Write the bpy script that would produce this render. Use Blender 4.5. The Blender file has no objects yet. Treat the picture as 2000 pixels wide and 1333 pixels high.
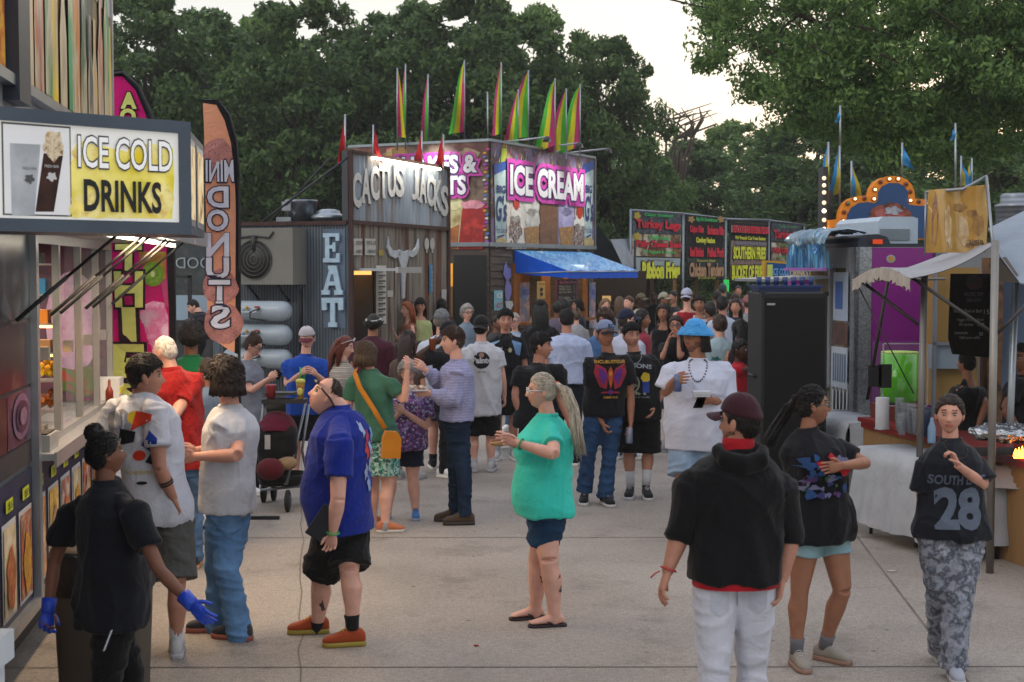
import bpy, bmesh, math, random
import numpy as np
from mathutils import Vector, Matrix
from mathutils.bvhtree import BVHTree
C = bpy.context; D = bpy.data; SC = C.scene; COL = SC.collection
rad = math.radians
# ------------------------------------------------------------------ camera, sky, sun, exposure
CAMH = 2.28; FPX = 2777.8; PITCH = math.atan((666.5-527)/FPX)
cam = D.cameras.new('camera'); cam.lens = 50; cam.sensor_width = 36; cam.clip_end = 2000; cam.clip_start = .05
cam.dof.use_dof = True; cam.dof.focus_distance = 12.0; cam.dof.aperture_fstop = 5.6
camo = D.objects.new('camera', cam); COL.objects.link(camo)
camo.location = (0, 0, CAMH); camo.rotation_euler = (math.pi/2-PITCH, 0, 0); SC.camera = camo
W = D.worlds.new('World'); SC.world = W; W.use_nodes = True
nt = W.node_tree; nt.nodes.clear()
def wn(t): return nt.nodes.new(t)
out = wn('ShaderNodeOutputWorld'); bg = wn('ShaderNodeBackground'); sky = wn('ShaderNodeTexSky')
sky.sky_type = 'NISHITA'; sky.sun_disc = False; sky.sun_elevation = rad(9); sky.sun_rotation = rad(25); sky.air_density = 1.0; sky.dust_density = 2.0
bg.inputs[1].default_value = .022
bg2 = wn('ShaderNodeBackground'); bg2.inputs[1].default_value = 1.12      # thin high overcast veil over the clear sky
tc = wn('ShaderNodeTexCoord'); sep = wn('ShaderNodeSeparateXYZ'); ramp = wn('ShaderNodeValToRGB')
nt.links.new(tc.outputs['Generated'], sep.inputs[0]); nt.links.new(sep.outputs[2], ramp.inputs[0])
e = ramp.color_ramp.elements; e[0].position = 0.0; e[0].color = (.60, .565, .505, 1); e[1].position = .75; e[1].color = (.80, .82, .92, 1)
e2 = ramp.color_ramp.elements.new(.22); e2.color = (.60, .60, .59, 1)
nt.links.new(ramp.outputs[0], bg2.inputs[0])
addn = wn('ShaderNodeAddShader'); nt.links.new(sky.outputs[0], bg.inputs[0])
nt.links.new(bg.outputs[0], addn.inputs[0]); nt.links.new(bg2.outputs[0], addn.inputs[1]); nt.links.new(addn.outputs[0], out.inputs[0])
sl = D.lights.new('sun', 'SUN'); sl.energy = .6; sl.angle = rad(25); sl.color = (1, .9, .78)
so = D.objects.new('sun', sl); COL.objects.link(so); so.rotation_euler = (rad(58), 0, rad(-50)); so['kind'] = 'structure'
vs = SC.view_settings; vs.view_transform = 'Standard'; vs.look = 'None'; vs.gamma = 1; vs.exposure = .33
SC.render.engine = 'CYCLES'

def at(px, py, d):
    u = (px-1000)/FPX; v = (666.5-py)/FPX; sp, cp = math.sin(PITCH), math.cos(PITCH)
    y = cp+v*sp; z = -sp+v*cp; k = d/y
    return np.array([u*k, d, CAMH+z*k])
def gp(px, py, z=0):
    u = (px-1000)/FPX; v = (666.5-py)/FPX; sp, cp = math.sin(PITCH), math.cos(PITCH)
    y = cp+v*sp; zz = -sp+v*cp; k = (z-CAMH)/zz
    return np.array([u*k, y*k, z])
def A(*a): return np.array(a, float)
def nrm(v):
    v = np.asarray(v, float); l = np.linalg.norm(v); return v/l if l > 1e-9 else v
ZZ = A(0, 0, 1)
# ------------------------------------------------------------------ materials
MATS = {}
def lin(c):
    if isinstance(c, str):
        c = tuple(int(c[i:i+2], 16)/255 for i in (0, 2, 4)); return tuple(((x/12.92) if x <= .04045 else ((x+.055)/1.055)**2.4) for x in c)
    return tuple(c)
def mat(col, rough=.8, metal=0, var=.12, vs_=8., bump=0, bs=60., emit=0, alpha=1, trans=0, sheen=0, kind=None, col2=None, ps=20., spec=.5, sss=0, stretch=(1, 1, 1), coat=0):
    key = (str(col), rough, metal, var, vs_, bump, bs, emit, alpha, trans, sheen, kind, str(col2), ps, spec, sss, stretch, coat)
    if key in MATS: return MATS[key]
    m = D.materials.new('mat'); m.use_nodes = True; n = m.node_tree; L = n.links
    b = n.nodes['Principled BSDF']; c = lin(col)+(1,)
    b.inputs['Roughness'].default_value = rough; b.inputs['Metallic'].default_value = metal
    b.inputs['Specular IOR Level'].default_value = spec
    if coat: b.inputs['Coat Weight'].default_value = coat
    if sss: b.inputs['Subsurface Weight'].default_value = sss; b.inputs['Subsurface Radius'].default_value = (.02, .008, .004); b.inputs['Subsurface Scale'].default_value = .5
    if sheen: b.inputs['Sheen Weight'].default_value = sheen; b.inputs['Sheen Roughness'].default_value = .5
    if trans: b.inputs['Transmission Weight'].default_value = trans; b.inputs['IOR'].default_value = 1.3
    if alpha < 1: b.inputs['Alpha'].default_value = alpha
    tcn = n.nodes.new('ShaderNodeTexCoord'); mp = n.nodes.new('ShaderNodeMapping'); L.new(tcn.outputs['Object'], mp.inputs[0]); mp.inputs['Scale'].default_value = stretch
    nz = n.nodes.new('ShaderNodeTexNoise'); nz.inputs['Scale'].default_value = vs_; nz.inputs['Detail'].default_value = 5; L.new(mp.outputs[0], nz.inputs['Vector'])
    mr = n.nodes.new('ShaderNodeMapRange'); mr.inputs[1].default_value = .3; mr.inputs[2].default_value = .7; mr.inputs[3].default_value = 1-var; mr.inputs[4].default_value = 1+var; L.new(nz.outputs[0], mr.inputs[0])
    mul = n.nodes.new('ShaderNodeVectorMath'); mul.operation = 'SCALE'; L.new(mr.outputs[0], mul.inputs['Scale'])
    if kind is None: mul.inputs[0].default_value = c[:3]
    else:
        cols = [lin(x) for x in (col2 if isinstance(col2, (list, tuple)) and isinstance(col2[0], (str, tuple)) else [col2])]
        if kind == 'vor':      # patches of several colours (prints)
            vo = n.nodes.new('ShaderNodeTexVoronoi'); vo.inputs['Scale'].default_value = ps; L.new(mp.outputs[0], vo.inputs['Vector'])
            sp_ = n.nodes.new('ShaderNodeSeparateColor'); L.new(vo.outputs['Color'], sp_.inputs[0]); src = sp_.outputs[0]
        elif kind == 'noise':
            n2 = n.nodes.new('ShaderNodeTexNoise'); n2.inputs['Scale'].default_value = ps; n2.inputs['Detail'].default_value = 4; n2.inputs['Roughness'].default_value = .6; L.new(mp.outputs[0], n2.inputs['Vector'])
            m2 = n.nodes.new('ShaderNodeMapRange'); m2.inputs[1].default_value = .32; m2.inputs[2].default_value = .68; L.new(n2.outputs[0], m2.inputs[0]); src = m2.outputs[0]
        elif kind in ('strx', 'strz', 'strd'):    # woven stripes
            wv = n.nodes.new('ShaderNodeTexWave'); wv.wave_type = 'BANDS'; wv.bands_direction = {'strx': 'X', 'strz': 'Z', 'strd': 'DIAGONAL'}[kind]; wv.inputs['Scale'].default_value = ps; wv.inputs['Distortion'].default_value = .4; L.new(mp.outputs[0], wv.inputs['Vector']); src = wv.outputs['Fac']
        elif kind == 'isl':
            ge = n.nodes.new('ShaderNodeNewGeometry'); src = ge.outputs['Random Per Island']
        elif kind == 'grad':
            sx = n.nodes.new('ShaderNodeSeparateXYZ'); L.new(mp.outputs[0], sx.inputs[0]); src = sx.outputs[2]
        r = n.nodes.new('ShaderNodeValToRGB'); L.new(src, r.inputs[0]); al = [c[:3]]+cols
        r.color_ramp.interpolation = 'CONSTANT' if kind == 'vor' else 'LINEAR'
        el = r.color_ramp.elements; k = len(al)
        el[0].position = 0; el[0].color = al[0]+(1,); el[1].position = (1/k if kind == 'vor' else 1/(k-1)); el[1].color = al[1]+(1,)
        for i in range(2, k):
            q = el.new(i/k if kind == 'vor' else i/(k-1)); q.color = al[i]+(1,)
        L.new(r.outputs[0], mul.inputs[0])
    L.new(mul.outputs[0], b.inputs['Base Color'])
    if emit:
        L.new(mul.outputs[0], b.inputs['Emission Color']); b.inputs['Emission Strength'].default_value = emit
    if bump:
        n3 = n.nodes.new('ShaderNodeTexNoise'); n3.inputs['Scale'].default_value = bs; n3.inputs['Detail'].default_value = 4; n3.inputs['Distortion'].default_value = (1.4 if bs < 30 else 0); L.new(mp.outputs[0], n3.inputs['Vector'])
        bp = n.nodes.new('ShaderNodeBump'); bp.inputs['Strength'].default_value = bump; bp.inputs['Distance'].default_value = .02; L.new(n3.outputs[0], bp.inputs['Height']); L.new(bp.outputs[0], b.inputs['Normal'])
    MATS[key] = m; return m
def cloth(col, **k):
    k.setdefault('rough', .88); k.setdefault('bump', .6); k.setdefault('bs', 9.); k.setdefault('var', .1); k.setdefault('vs_', 5.); k.setdefault('spec', .2); k.setdefault('sheen', .08)
    return mat(col, **k)
def denim(col): return mat(col, rough=.9, var=.28, vs_=7., bump=.35, bs=12., spec=.15)
def metal(col='9aa0a8', rough=.4): return mat(col, rough=rough, metal=.85, var=.12, vs_=4., bump=.05)
def paint(col, rough=.5, **k): k.setdefault('var', .08); k.setdefault('vs_', 3.); return mat(col, rough=rough, **k)
def glow(col, e): return mat(col, emit=e, var=.03)
SKIN = {0: 'c08d7a', 1: 'ab7a66', 2: '94664f', 3: '714a38', 4: '432c22', 5: 'cc9c8a'}
def skinm(i): return mat(SKIN[i], rough=.55, var=.09, vs_=18., bump=.08, bs=120., sss=.12, spec=.35)
def hairm(col): return mat(col, rough=.5, var=.35, vs_=60., bump=.7, bs=90., spec=.35, stretch=(1, 1, .25))
# ------------------------------------------------------------------ mesh builder
class MB:
    def __init__(s): s.v = []; s.f = []; s.m = []; s.s = []; s.n = 0
    def add(s, v, f, mi=0, sm=True):
        v = np.asarray(v, float).reshape(-1, 3); s.v.append(v); n = s.n
        s.f.extend([tuple(i+n for i in q) for q in f]); s.m.extend([mi]*len(f)); s.s.extend([sm]*len(f)); s.n += len(v); return s
    def merge(s, o):
        n = s.n
        for v in o.v: s.v.append(v)
        s.f.extend([tuple(i+n for i in q) for q in o.f]); s.m.extend(o.m); s.s.extend(o.s); s.n += o.n; return s
    def loft(s, rings, mi=0, cap=True, sm=True, closed=True):
        n = len(rings[0]); V = np.concatenate(rings); F = []
        for i in range(len(rings)-1):
            for j in range(n if closed else n-1):
                k = (j+1) % n; F.append((i*n+j, i*n+k, (i+1)*n+k, (i+1)*n+j))
        if cap and closed:
            F.append(tuple(range(n-1, -1, -1))); m = (len(rings)-1)*n; F.append(tuple(range(m, m+n)))
        return s.add(V, F, mi, sm)
    def tube(s, pts, rr, n=10, mi=0, ref=None, cap=True, sm=True, flat=1., e=2.):
        pts = [np.asarray(p, float) for p in pts]
        if not hasattr(rr, '__len__'): rr = [rr]*len(pts)
        rings = []; a = None
        for i, p in enumerate(pts):
            t = nrm((pts[min(i+1, len(pts)-1)]-pts[max(i-1, 0)]))
            if a is None: a = np.asarray(ref, float) if ref is not None else (A(1, 0, 0) if abs(t[0]) < .8 else A(0, 1, 0))
            if ref is not None: a = np.asarray(ref, float)
            a = nrm(a-t*np.dot(a, t)); b = np.cross(t, a); r = rr[i]
            ra, rb = (r, r*flat) if not hasattr(r, '__len__') else r
            rings.append(ring(p, a, b, ra, rb, n, e))
        return s.loft(rings, mi, cap, sm)
    def box(s, x0, x1, y0, y1, z0, z1, mi=0, fr=None, bev=0):
        v = [(x, y, z) for z in (z0, z1) for y in (y0, y1) for x in (x0, x1)]
        v = np.array(v, float)
        if fr is not None: v = np.array([fr(*p) for p in v])
        f = [(0, 2, 3, 1), (4, 5, 7, 6), (0, 1, 5, 4), (2, 6, 7, 3), (0, 4, 6, 2), (1, 3, 7, 5)]
        return s.add(v, f, mi, False)
    def bar(s, a, b, w, h=None, mi=0, up=ZZ):
        a = np.asarray(a, float); b = np.asarray(b, float); h = h or w; t = nrm(b-a)
        x = np.cross(t, up); x = nrm(x) if np.linalg.norm(x) > 1e-3 else A(1, 0, 0); y = np.cross(x, t)
        v = [p+x*i*w/2+y*j*h/2 for p in (a, b) for j in (-1, 1) for i in (-1, 1)]
        return s.add(v, [(0, 1, 3, 2), (4, 6, 7, 5), (0, 4, 5, 1), (2, 3, 7, 6), (0, 2, 6, 4), (1, 5, 7, 3)], mi, False)
    def ell(s, c, r, mi=0, sub=2, R=None):
        u, f = ICO(sub); v = u*np.asarray(r, float)
        if R is not None: v = v@np.asarray(R, float).T
        return s.add(v+np.asarray(c, float), f, mi)
    def lathe(s, c, prof, n=16, mi=0, ax=None, sm=True):
        c = np.asarray(c, float); a, b, t = (A(1, 0, 0), A(0, 1, 0), ZZ) if ax is None else ax
        return s.loft([ring(c+t*z, a, b, max(r, 1e-4), max(r, 1e-4), n) for r, z in prof], mi, True, sm)
    def prism(s, pts, th, fr, mi=0, n0=0):      # 2-D outline in frame (u,z), extruded along n
        n = len(pts); v = [fr(u, n0, z) for u, z in pts]+[fr(u, n0+th, z) for u, z in pts]
        f = [tuple(range(n-1, -1, -1)), tuple(range(n, 2*n))]+[(i, (i+1) % n, n+(i+1) % n, n+i) for i in range(n)]
        return s.add(v, f, mi, False)
def ring(c, a, b, ra, rb, n=16, e=2.):
    t = np.arange(n)*2*math.pi/n; ct, st = np.cos(t), np.sin(t)
    if e != 2: ct = np.sign(ct)*abs(ct)**(2/e); st = np.sign(st)*abs(st)**(2/e)
    return np.asarray(c)+np.outer(ct*ra, a)+np.outer(st*rb, b)
_ico = {}
def ICO(sub):
    if sub not in _ico:
        bm = bmesh.new(); bmesh.ops.create_icosphere(bm, subdivisions=sub, radius=1)
        _ico[sub] = (np.array([v.co[:] for v in bm.verts]), [tuple(v.index for v in f.verts) for f in bm.faces]); bm.free()
    return _ico[sub]
ROOTLOC = {}
def rloc(p):
    return ROOTLOC.get(p.name, A(0, 0, 0)) if p is not None else A(0, 0, 0)
def link(name, me, mats, parent=None, label=None):
    for m in (mats if isinstance(mats, (list, tuple)) else [mats]): me.materials.append(m)
    o = D.objects.new(name, me); COL.objects.link(o)
    if parent is not None:
        o.parent = parent; ROOTLOC[o.name] = rloc(parent)
    if label: o['label'] = label
    return o
def obj(name, mb, mats, parent=None, label=None):
    me = D.meshes.new(name); v = np.concatenate(mb.v)-rloc(parent)
    me.from_pydata(v.tolist(), [], mb.f)
    me.polygons.foreach_set('material_index', mb.m); me.polygons.foreach_set('use_smooth', mb.s); me.update()
    return link(name, me, mats, parent, label)
def thing(name, label, cat, loc, group=None):
    o = D.objects.new(name, None); COL.objects.link(o); o.location = tuple(loc); o.empty_display_size = .1
    ROOTLOC[o.name] = np.asarray(loc, float); o['label'] = label; o['category'] = cat
    if group: o['group'] = group
    return o
def tag(o, label, cat, group=None, kind=None):
    o['label'] = label; o['category'] = cat
    if group: o['group'] = group
    if kind: o['kind'] = kind
    return o
def single(name, mb, mats, label, cat, group=None):        # a thing that is one mesh, origin at its base
    v = np.concatenate(mb.v); c = A((v[:, 0].min()+v[:, 0].max())/2, (v[:, 1].min()+v[:, 1].max())/2, v[:, 2].min())
    me = D.meshes.new(name); me.from_pydata((v-c).tolist(), [], mb.f); me.polygons.foreach_set('material_index', mb.m); me.polygons.foreach_set('use_smooth', mb.s); me.update()
    o = link(name, me, mats); o.location = tuple(c); ROOTLOC[o.name] = c; return tag(o, label, cat, group)
def struct(name, mb, mats):
    o = obj(name, mb, mats); o['kind'] = 'structure'; return o
# remesh overlapping closed shells into one skin, smooth it, then fold it
_tmpsc = D.scenes.new('tmp')
def remesh(mb, vox, it=4, fold=None, fac=.5):
    me = D.meshes.new('t'); v = np.concatenate(mb.v); me.from_pydata(v.tolist(), [], mb.f); me.update()
    o = D.objects.new('t', me); _tmpsc.collection.objects.link(o)
    r = o.modifiers.new('r', 'REMESH'); r.mode = 'VOXEL'; r.voxel_size = vox; r.use_smooth_shade = True
    if it: q = o.modifiers.new('s', 'SMOOTH'); q.iterations = it; q.factor = fac
    vl = _tmpsc.view_layers[0]; vl.update(); dg = vl.depsgraph
    nm = D.meshes.new_from_object(o.evaluated_get(dg), depsgraph=dg)
    D.objects.remove(o); D.meshes.remove(me)
    n = len(nm.vertices); co = np.empty(n*3); nm.vertices.foreach_get('co', co); co = co.reshape(-1, 3)
    if fold is not None:
        no = np.empty(n*3); nm.vertices.foreach_get('normal', no); no = no.reshape(-1, 3); co = co+no*fold(co, no)[:, None]
    k = len(nm.polygons); lt = np.empty(len(nm.loops), int); nm.loops.foreach_get('vertex_index', lt)
    ls = np.empty(k, int); nm.polygons.foreach_get('loop_start', ls); tot = np.empty(k, int); nm.polygons.foreach_get('loop_total', tot)
    F = [tuple(lt[a:a+b].tolist()) for a, b in zip(ls, tot)]
    D.meshes.remove(nm); out_ = MB(); out_.add(co, F); return out_
def frame(o, ang=None, u=None):      # u along the wall, n outwards (towards viewer side), z up
    if u is None: u = A(math.cos(ang), math.sin(ang), 0)
    u = nrm(u); n = A(u[1], -u[0], 0); o = np.asarray(o, float)
    def f(a, b, z): return o+u*a+n*b+A(0, 0, z)
    f.o = o; f.u = u; f.n = n; return f
# ------------------------------------------------------------------ lettering and artwork on flat or curved surfaces
_tx = {}
def text2d(s, bold=0, shear=0, res=3):
    k = (s, bold, shear)
    if k in _tx: return _tx[k]
    cu = D.curves.new('t', 'FONT'); cu.body = s; cu.size = 1; cu.offset = bold; cu.shear = shear; cu.resolution_u = res; cu.fill_mode = 'FRONT' if hasattr(cu, 'fill_mode') else 'BOTH'
    cu.dimensions = '2D'; cu.fill_mode = 'BOTH'; cu.extrude = 0
    o = D.objects.new('t', cu); _tmpsc.collection.objects.link(o); vl = _tmpsc.view_layers[0]; vl.update()
    me = D.meshes.new_from_object(o.evaluated_get(vl.depsgraph), depsgraph=vl.depsgraph)
    v = np.array([x.co[:2] for x in me.vertices]) if len(me.vertices) else np.zeros((0, 2)); f = [tuple(p.vertices) for p in me.polygons]
    D.objects.remove(o); D.meshes.remove(me); _tx[k] = (v, f); return v, f
def fit_text(s, u0, u1, v0, v1, bold=.0, shear=0, pad=0):       # text stretched to fill a rectangle
    v, f = text2d(s, 0, shear)
    if len(v) == 0: return v, f
    lo = v.min(0); hi = v.max(0); w, _f = text2d(s, bold, shear) if bold else (v, f)
    sx = (u1-u0)/max(hi[0]-lo[0], 1e-6); sy = (v1-v0)/max(hi[1]-lo[1], 1e-6)
    if sx > 1.7*sy and len(s) < 2: sx = 1.7*sy; c = (u0+u1)/2; u0 = c-sx*(hi[0]-lo[0])/2
    return np.stack([(w[:, 0]-lo[0])*sx+u0, (w[:, 1]-lo[1])*sy+v0], 1), _f
class Art:       # layered flat artwork on a frame: metres along u and z, layer k stands k*gap proud
    def __init__(s, fr, gap=.004): s.fr = fr; s.mb = MB(); s.mats = []; s.gap = gap; s.warp = None; s.tm = MB()
    def _m(s, m):
        if m not in s.mats: s.mats.append(m)
        return s.mats.index(m)
    def raw(s, v, f, m, k=1, sm=False):
        if s.warp: v = np.array([s.warp(*p) for p in v])
        if len(v): s.mb.add([s.fr(p[0], k*s.gap, p[1]) for p in v], f, s._m(m), sm)
        return s
    def rect(s, u0, v0, u1, v1, m, k=1): return s.raw([(u0, v0), (u1, v0), (u1, v1), (u0, v1)], [(0, 1, 2, 3)], m, k)
    def poly(s, p, m, k=1): return s.raw(p, [tuple(range(len(p)))], m, k)
    def oval(s, cu, cv, ru, rv, m, k=1, n=20, wob=0, rot=0):
        p = []
        for i in range(n):
            t = i*2*math.pi/n; q = 1+wob*math.sin(5*t+cu*9)+wob*.6*math.sin(8*t+cv*7); x, y = ru*q*math.cos(t), rv*q*math.sin(t)
            p.append((cu+x*math.cos(rot)-y*math.sin(rot), cv+x*math.sin(rot)+y*math.cos(rot)))
        return s.poly(p, m, k)
    def text(s, t, u0, v0, u1, v1, m, k=3, bold=.0, shear=0, outl=None, om=None, outl2=None, om2=None, mirror=False, arc=None):
        for bo, mm, kk in ((outl2, om2, k-2), (outl, om, k-1), (bold, m, k)):
            if mm is None: continue
            v, f = fit_text(t, u0, u1, v0, v1, bo or 0, shear)
            if len(v) == 0: continue
            if mirror: v = v.copy(); v[:, 0] = u0+u1-v[:, 0]
            if arc: v = np.array([arc(*p) for p in v])
            s.raw(v, f, mm, kk)
        return s
    def out(s, name, parent): return obj(name, s.mb, s.mats, parent) if s.mb.n else None
# ------------------------------------------------------------------ people
def sst(x, a, b):
    t = np.clip((x-a)/(b-a), 0, 1); return t*t*(3-2*t)
def gau(x, c, w): return np.exp(-((x-c)/w)**2)
def head_surface(u, fem=0):
    x, f, z = u[:, 0], u[:, 1], u[:, 2]
    X = .075*x; F = .096*f; Z = .118*z
    jaw = sst(-z, .05, 1.); front = sst(f, .25, .8); back = np.clip(-f, 0, 1)
    X = X*(1-(.34 if fem else .27)*jaw)*(1+.05*sst(z, .1, .7)); F = F+back*jaw*.06+back*.006*sst(z, -.1, .5)
    F = F-front*.006*sst(z, -.9, .2)
    F = F+front*.012*gau(Z, -.098, .018)*gau(X, 0, .03)
    nose = np.clip((.028-Z)/.056, 0, 1)**1.2*sst(Z, -.040, -.027)
    F = F+front*.027*nose*gau(X, 0, .0085+.006*sst(-Z, -.01, .03))
    F = F-front*.010*(gau(X, .031, .017)+gau(X, -.031, .017))*gau(Z, .010, .014)
    F = F+front*.005*gau(Z, .032, .010)*gau(X, 0, .05)
    F = F+front*.007*gau(X, 0, .024)*(gau(Z, -.051, .006)+gau(Z, -.063, .007))-front*.004*gau(Z, -.057, .0028)*gau(X, 0, .022)
    F = F+front*.003*(gau(X, .045, .02)+gau(X, -.045, .02))*gau(Z, -.02, .02)
    return np.stack([X, F, Z], 1)
def hairline(u, style):
    f = u[:, 1]; az = np.degrees(np.arctan2(abs(u[:, 0]), f))      # 0 front, 180 back
    if style == 'ring': return np.interp(az, [0, 75, 95, 180], [.3, .3, .035, .02])
    if style in ('long', 'pony', 'bunh', 'gran'): return np.interp(az, [0, 40, 68, 88, 110, 180], [.066, .056, .01, -.01, -.06, -.085])
    return np.interp(az, [0, 45, 70, 85, 100, 140, 180], [.060, .056, .03, -.012, -.02, -.06, -.072])
def lows(p, k, seed=0):       # cheap smooth noise, about -1..1
    r = np.random.RandomState(seed); s = 0
    for i in range(5):
        d = r.normal(size=3); d /= np.linalg.norm(d); s = s+np.sin(p@d*k*(1+.5*i)+r.rand()*6.3+1.5*np.sin(p@r.normal(size=3)*k*.6))*(.5 if i else .7)
    return s/2
def cloth_fold(kind, amp, seed, axis=None):
    def f(co, no):
        r = np.random.RandomState(seed); p = co.copy(); a = 0; amp_ = amp
        if kind == 'shirt':      # soft diagonal and hanging folds
            for i in range(6):
                ang = r.uniform(-.7, .7)+(1.2 if i > 3 else 0); d = A(math.cos(ang)*r.choice([-1, 1]), r.uniform(-1, 1), math.sin(ang)*.6)
                w = 1.1*np.sin(p@(r.normal(size=3)*5)+r.rand()*6); q = .5+.5*np.sin(p@d*r.uniform(16, 34)+w)
                a = a+q**2.6*.38*np.clip(-.1+1.1*np.sin(p@r.normal(size=3)*6+r.rand()*6), 0, 1)
                q = 1-abs(np.sin(p@d*r.uniform(9, 17)+1.4*w)); a = a+q**3.2*.42*np.clip(-.15+1.15*np.sin(p@r.normal(size=3)*8+r.rand()*6), 0, 1)
        elif kind == 'pants':    # short horizontal creases, strongest low down
            for i in range(4):
                d = A(r.uniform(-.5, .5), r.uniform(-.5, .5), 1); w = 1.8*np.sin(p@(r.normal(size=3)*9)+r.rand()*6)
                a = a+(1-2*abs(np.sin(p@d*r.uniform(20, 36)+w)))*.45*(.5+.5*np.sin(p@r.normal(size=3)*11))
        else: a = lows(p, 30, seed)
        return np.clip(amp*(a-.22), -.007, .02)
    return f
TT = [-.34, -.12, 0, .15, .3, .45, .6, .75, .86, .95, 1.03]
TWm = [.165, .17, .168, .158, .152, .155, .165, .172, .138, .086, .062]
TWf = [.175, .182, .178, .155, .137, .137, .148, .148, .118, .074, .055]
TDm = [.11, .118, .118, .112, .108, .108, .113, .116, .100, .075, .058]
TDf = [.11, .122, .122, .108, .098, .100, .108, .106, .092, .068, .052]
def person(label, px, d, top, yaw=0, sex='m', skin=1, hair=('short', '1c1512'), hy=0, hp=0, ht=0, fat=1., belly=0., bust=0., lod=1, J=None, low=0.,
           shirt=None, pants=None, shoes='dddddd', hat=None, glasses=None, group=None, stance=.10, walk=0., curl=(.5, .5), beard=None, sock=None, shw=1., neckl=.0, hs=1.,
           tuck=False, hem=None, kid=0, feet=True, py0=None, necklace=None, toe=None, hsize=1.05, name='person'):
    J = J or {}; R_ = np.random.RandomState(abs(hash(label)) % 9999 if False else (sum(map(ord, label)) % 9999))
    htop = at(px, top, d)[2]-(.02 if hair and hair[0] != 'bald' else 0)-(.015 if hat else 0)
    base = A(at(px, 600, d)[0], d, 0); H = htop-low; s = H/1.76; base0 = base.copy()
    fw = A(math.sin(rad(yaw)), -math.cos(rad(yaw)), 0); lf = A(math.cos(rad(yaw)), math.sin(rad(yaw)), 0)
    def JP(k, dflt):
        if k in J:
            q = J[k]; return at(q[0], q[1], d-(q[2] if len(q) > 2 else 0))
        return dflt
    Z0 = A(0, 0, -low) if False else A(0, 0, 0)
    pel = JP('pel', base+ZZ*(.95*s+low)); neck = JP('neck', pel+ZZ*.53*s); hc = JP('head', neck+ZZ*(.152*s+neckl)+fw*.02)
    up = nrm(neck-pel); Ls = np.linalg.norm(neck-pel)
    lfs = nrm(lf-up*np.dot(lf, up)); fws = np.cross(up, lfs)*-1
    if np.dot(fws, fw) < 0: fws = -fws
    fem = sex == 'f'; shr = (.145 if fem else .168)*s*shw*(1+.35*(fat-1))
    S = {1: JP('ls', neck-up*.118*s+lfs*shr), -1: JP('rs', neck-up*.118*s-lfs*shr)}
    hipw = .085*s*(1+.5*(fat-1)); hp_ = {1: pel-ZZ*.03*s+lf*hipw, -1: pel-ZZ*.03*s-lf*hipw}
    an = {}; kn = {}; toes = {}
    for sg, nm in ((1, 'l'), (-1, 'r')):
        an[sg] = JP(nm+'a', A(pel[0], pel[1], 0)+lf*sg*stance+fw*walk*sg*.5+ZZ*(.085*s+low))
        md = (hp_[sg]+an[sg])/2; kn[sg] = JP(nm+'k', md+ZZ*.0+fw*(.03+.06*abs(walk)*(sg*np.sign(walk) > 0)))
        toes[sg] = fw+lf*sg*.22
        if toe and nm in toe: a_ = rad(toe[nm][0]); toes[sg] = A(math.sin(a_), -math.cos(a_), math.tan(rad(toe[nm][1] if len(toe[nm]) > 1 else 0)))
    el = {}; wr = {}; ua, fa = .285*s, .25*s
    for sg, nm in ((1, 'l'), (-1, 'r')):
        wr[sg] = JP(nm+'w', S[sg]-ZZ*.51*s+lf*sg*.09+fw*(.08-walk*sg*.25))
        if nm+'e' in J: el[sg] = JP(nm+'e', None)
        else:
            v = wr[sg]-S[sg]; dd = np.linalg.norm(v)
            if dd > (ua+fa)*.99: wr[sg] = S[sg]+v/dd*(ua+fa)*.99; v = wr[sg]-S[sg]; dd = (ua+fa)*.99
            a_ = (ua*ua-fa*fa+dd*dd)/(2*dd); hh = math.sqrt(max(ua*ua-a_*a_, 0)); bd = -fw*.6-ZZ*.8+lf*sg*.35; bd = nrm(bd-nrm(v)*np.dot(bd, nrm(v)))
            el[sg] = S[sg]+nrm(v)*a_+bd*hh
    root = thing(name, label, 'person', (pel[0], pel[1], low), group)
    TW = TWf if fem else TWm; TD = TDf if fem else TDm
    def tors(t, ex=0., drape=0.):
        w = np.interp(t, TT, TW)*s*fat**(.9 if t < .8 else .45); dp = np.interp(t, TT, TD)*s*fat**(.9 if t < .8 else .4); fo = 0
        g = math.exp(-((t-.22)/.3)**2); dp += belly*g*.5; fo += belly*g*.5; w += belly*g*.2
        g = math.exp(-((t-.66)/.13)**2); dp += bust*g*.5; fo += bust*g*.5
        if drape and t < .7:
            w = max(w, w*(1-drape)+drape*np.interp(.72, TT, TW)*s*fat**.9); 
        return w+ex, dp+ex, fo
    def trings(ts, ex, drape=0., e=2.3, n=28):
        rs = []
        for t in ts:
            w, dp, fo = tors(t, ex if t < .9 else ex*.5, drape); lt = nrm(lf*(1-np.clip(t, 0, 1))+lfs*np.clip(t, 0, 1)); c = pel+up*Ls*t if t > 0 else pel+ZZ*Ls*t
            rs.append(ring(c+fws*fo, lt, fws, w, dp, n, e))
        return rs
    vox = {0: .008, 1: .011, 2: .016, 3: .022}[lod]; n1 = {0: 12, 1: 12, 2: 10, 3: 8}[lod]
    # ---- body: one skin
    b = MB(); b.loft(trings([-.12, 0, .15, .3, .45, .6, .75, .86, .92], -.034)); cov = .82 if pants and pants[1] == 'long' else 1.
    nr = .054*s*(.88 if fem else 1.04)*(1+.4*(fat-1)); hax = hc-neck
    b.tube([neck-up*.10*s, neck-up*.02*s, neck+hax*.45, hc-ZZ*.02*s-fws*.015], [nr*1.15, nr*1.04, nr*.97, nr*.95], n1+2)
    af = fat**.65*(.80 if fem else .94)*(1-.12*kid); lfz = fat**.7*(.97 if fem else .96)*(1-.15*kid)
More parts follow.
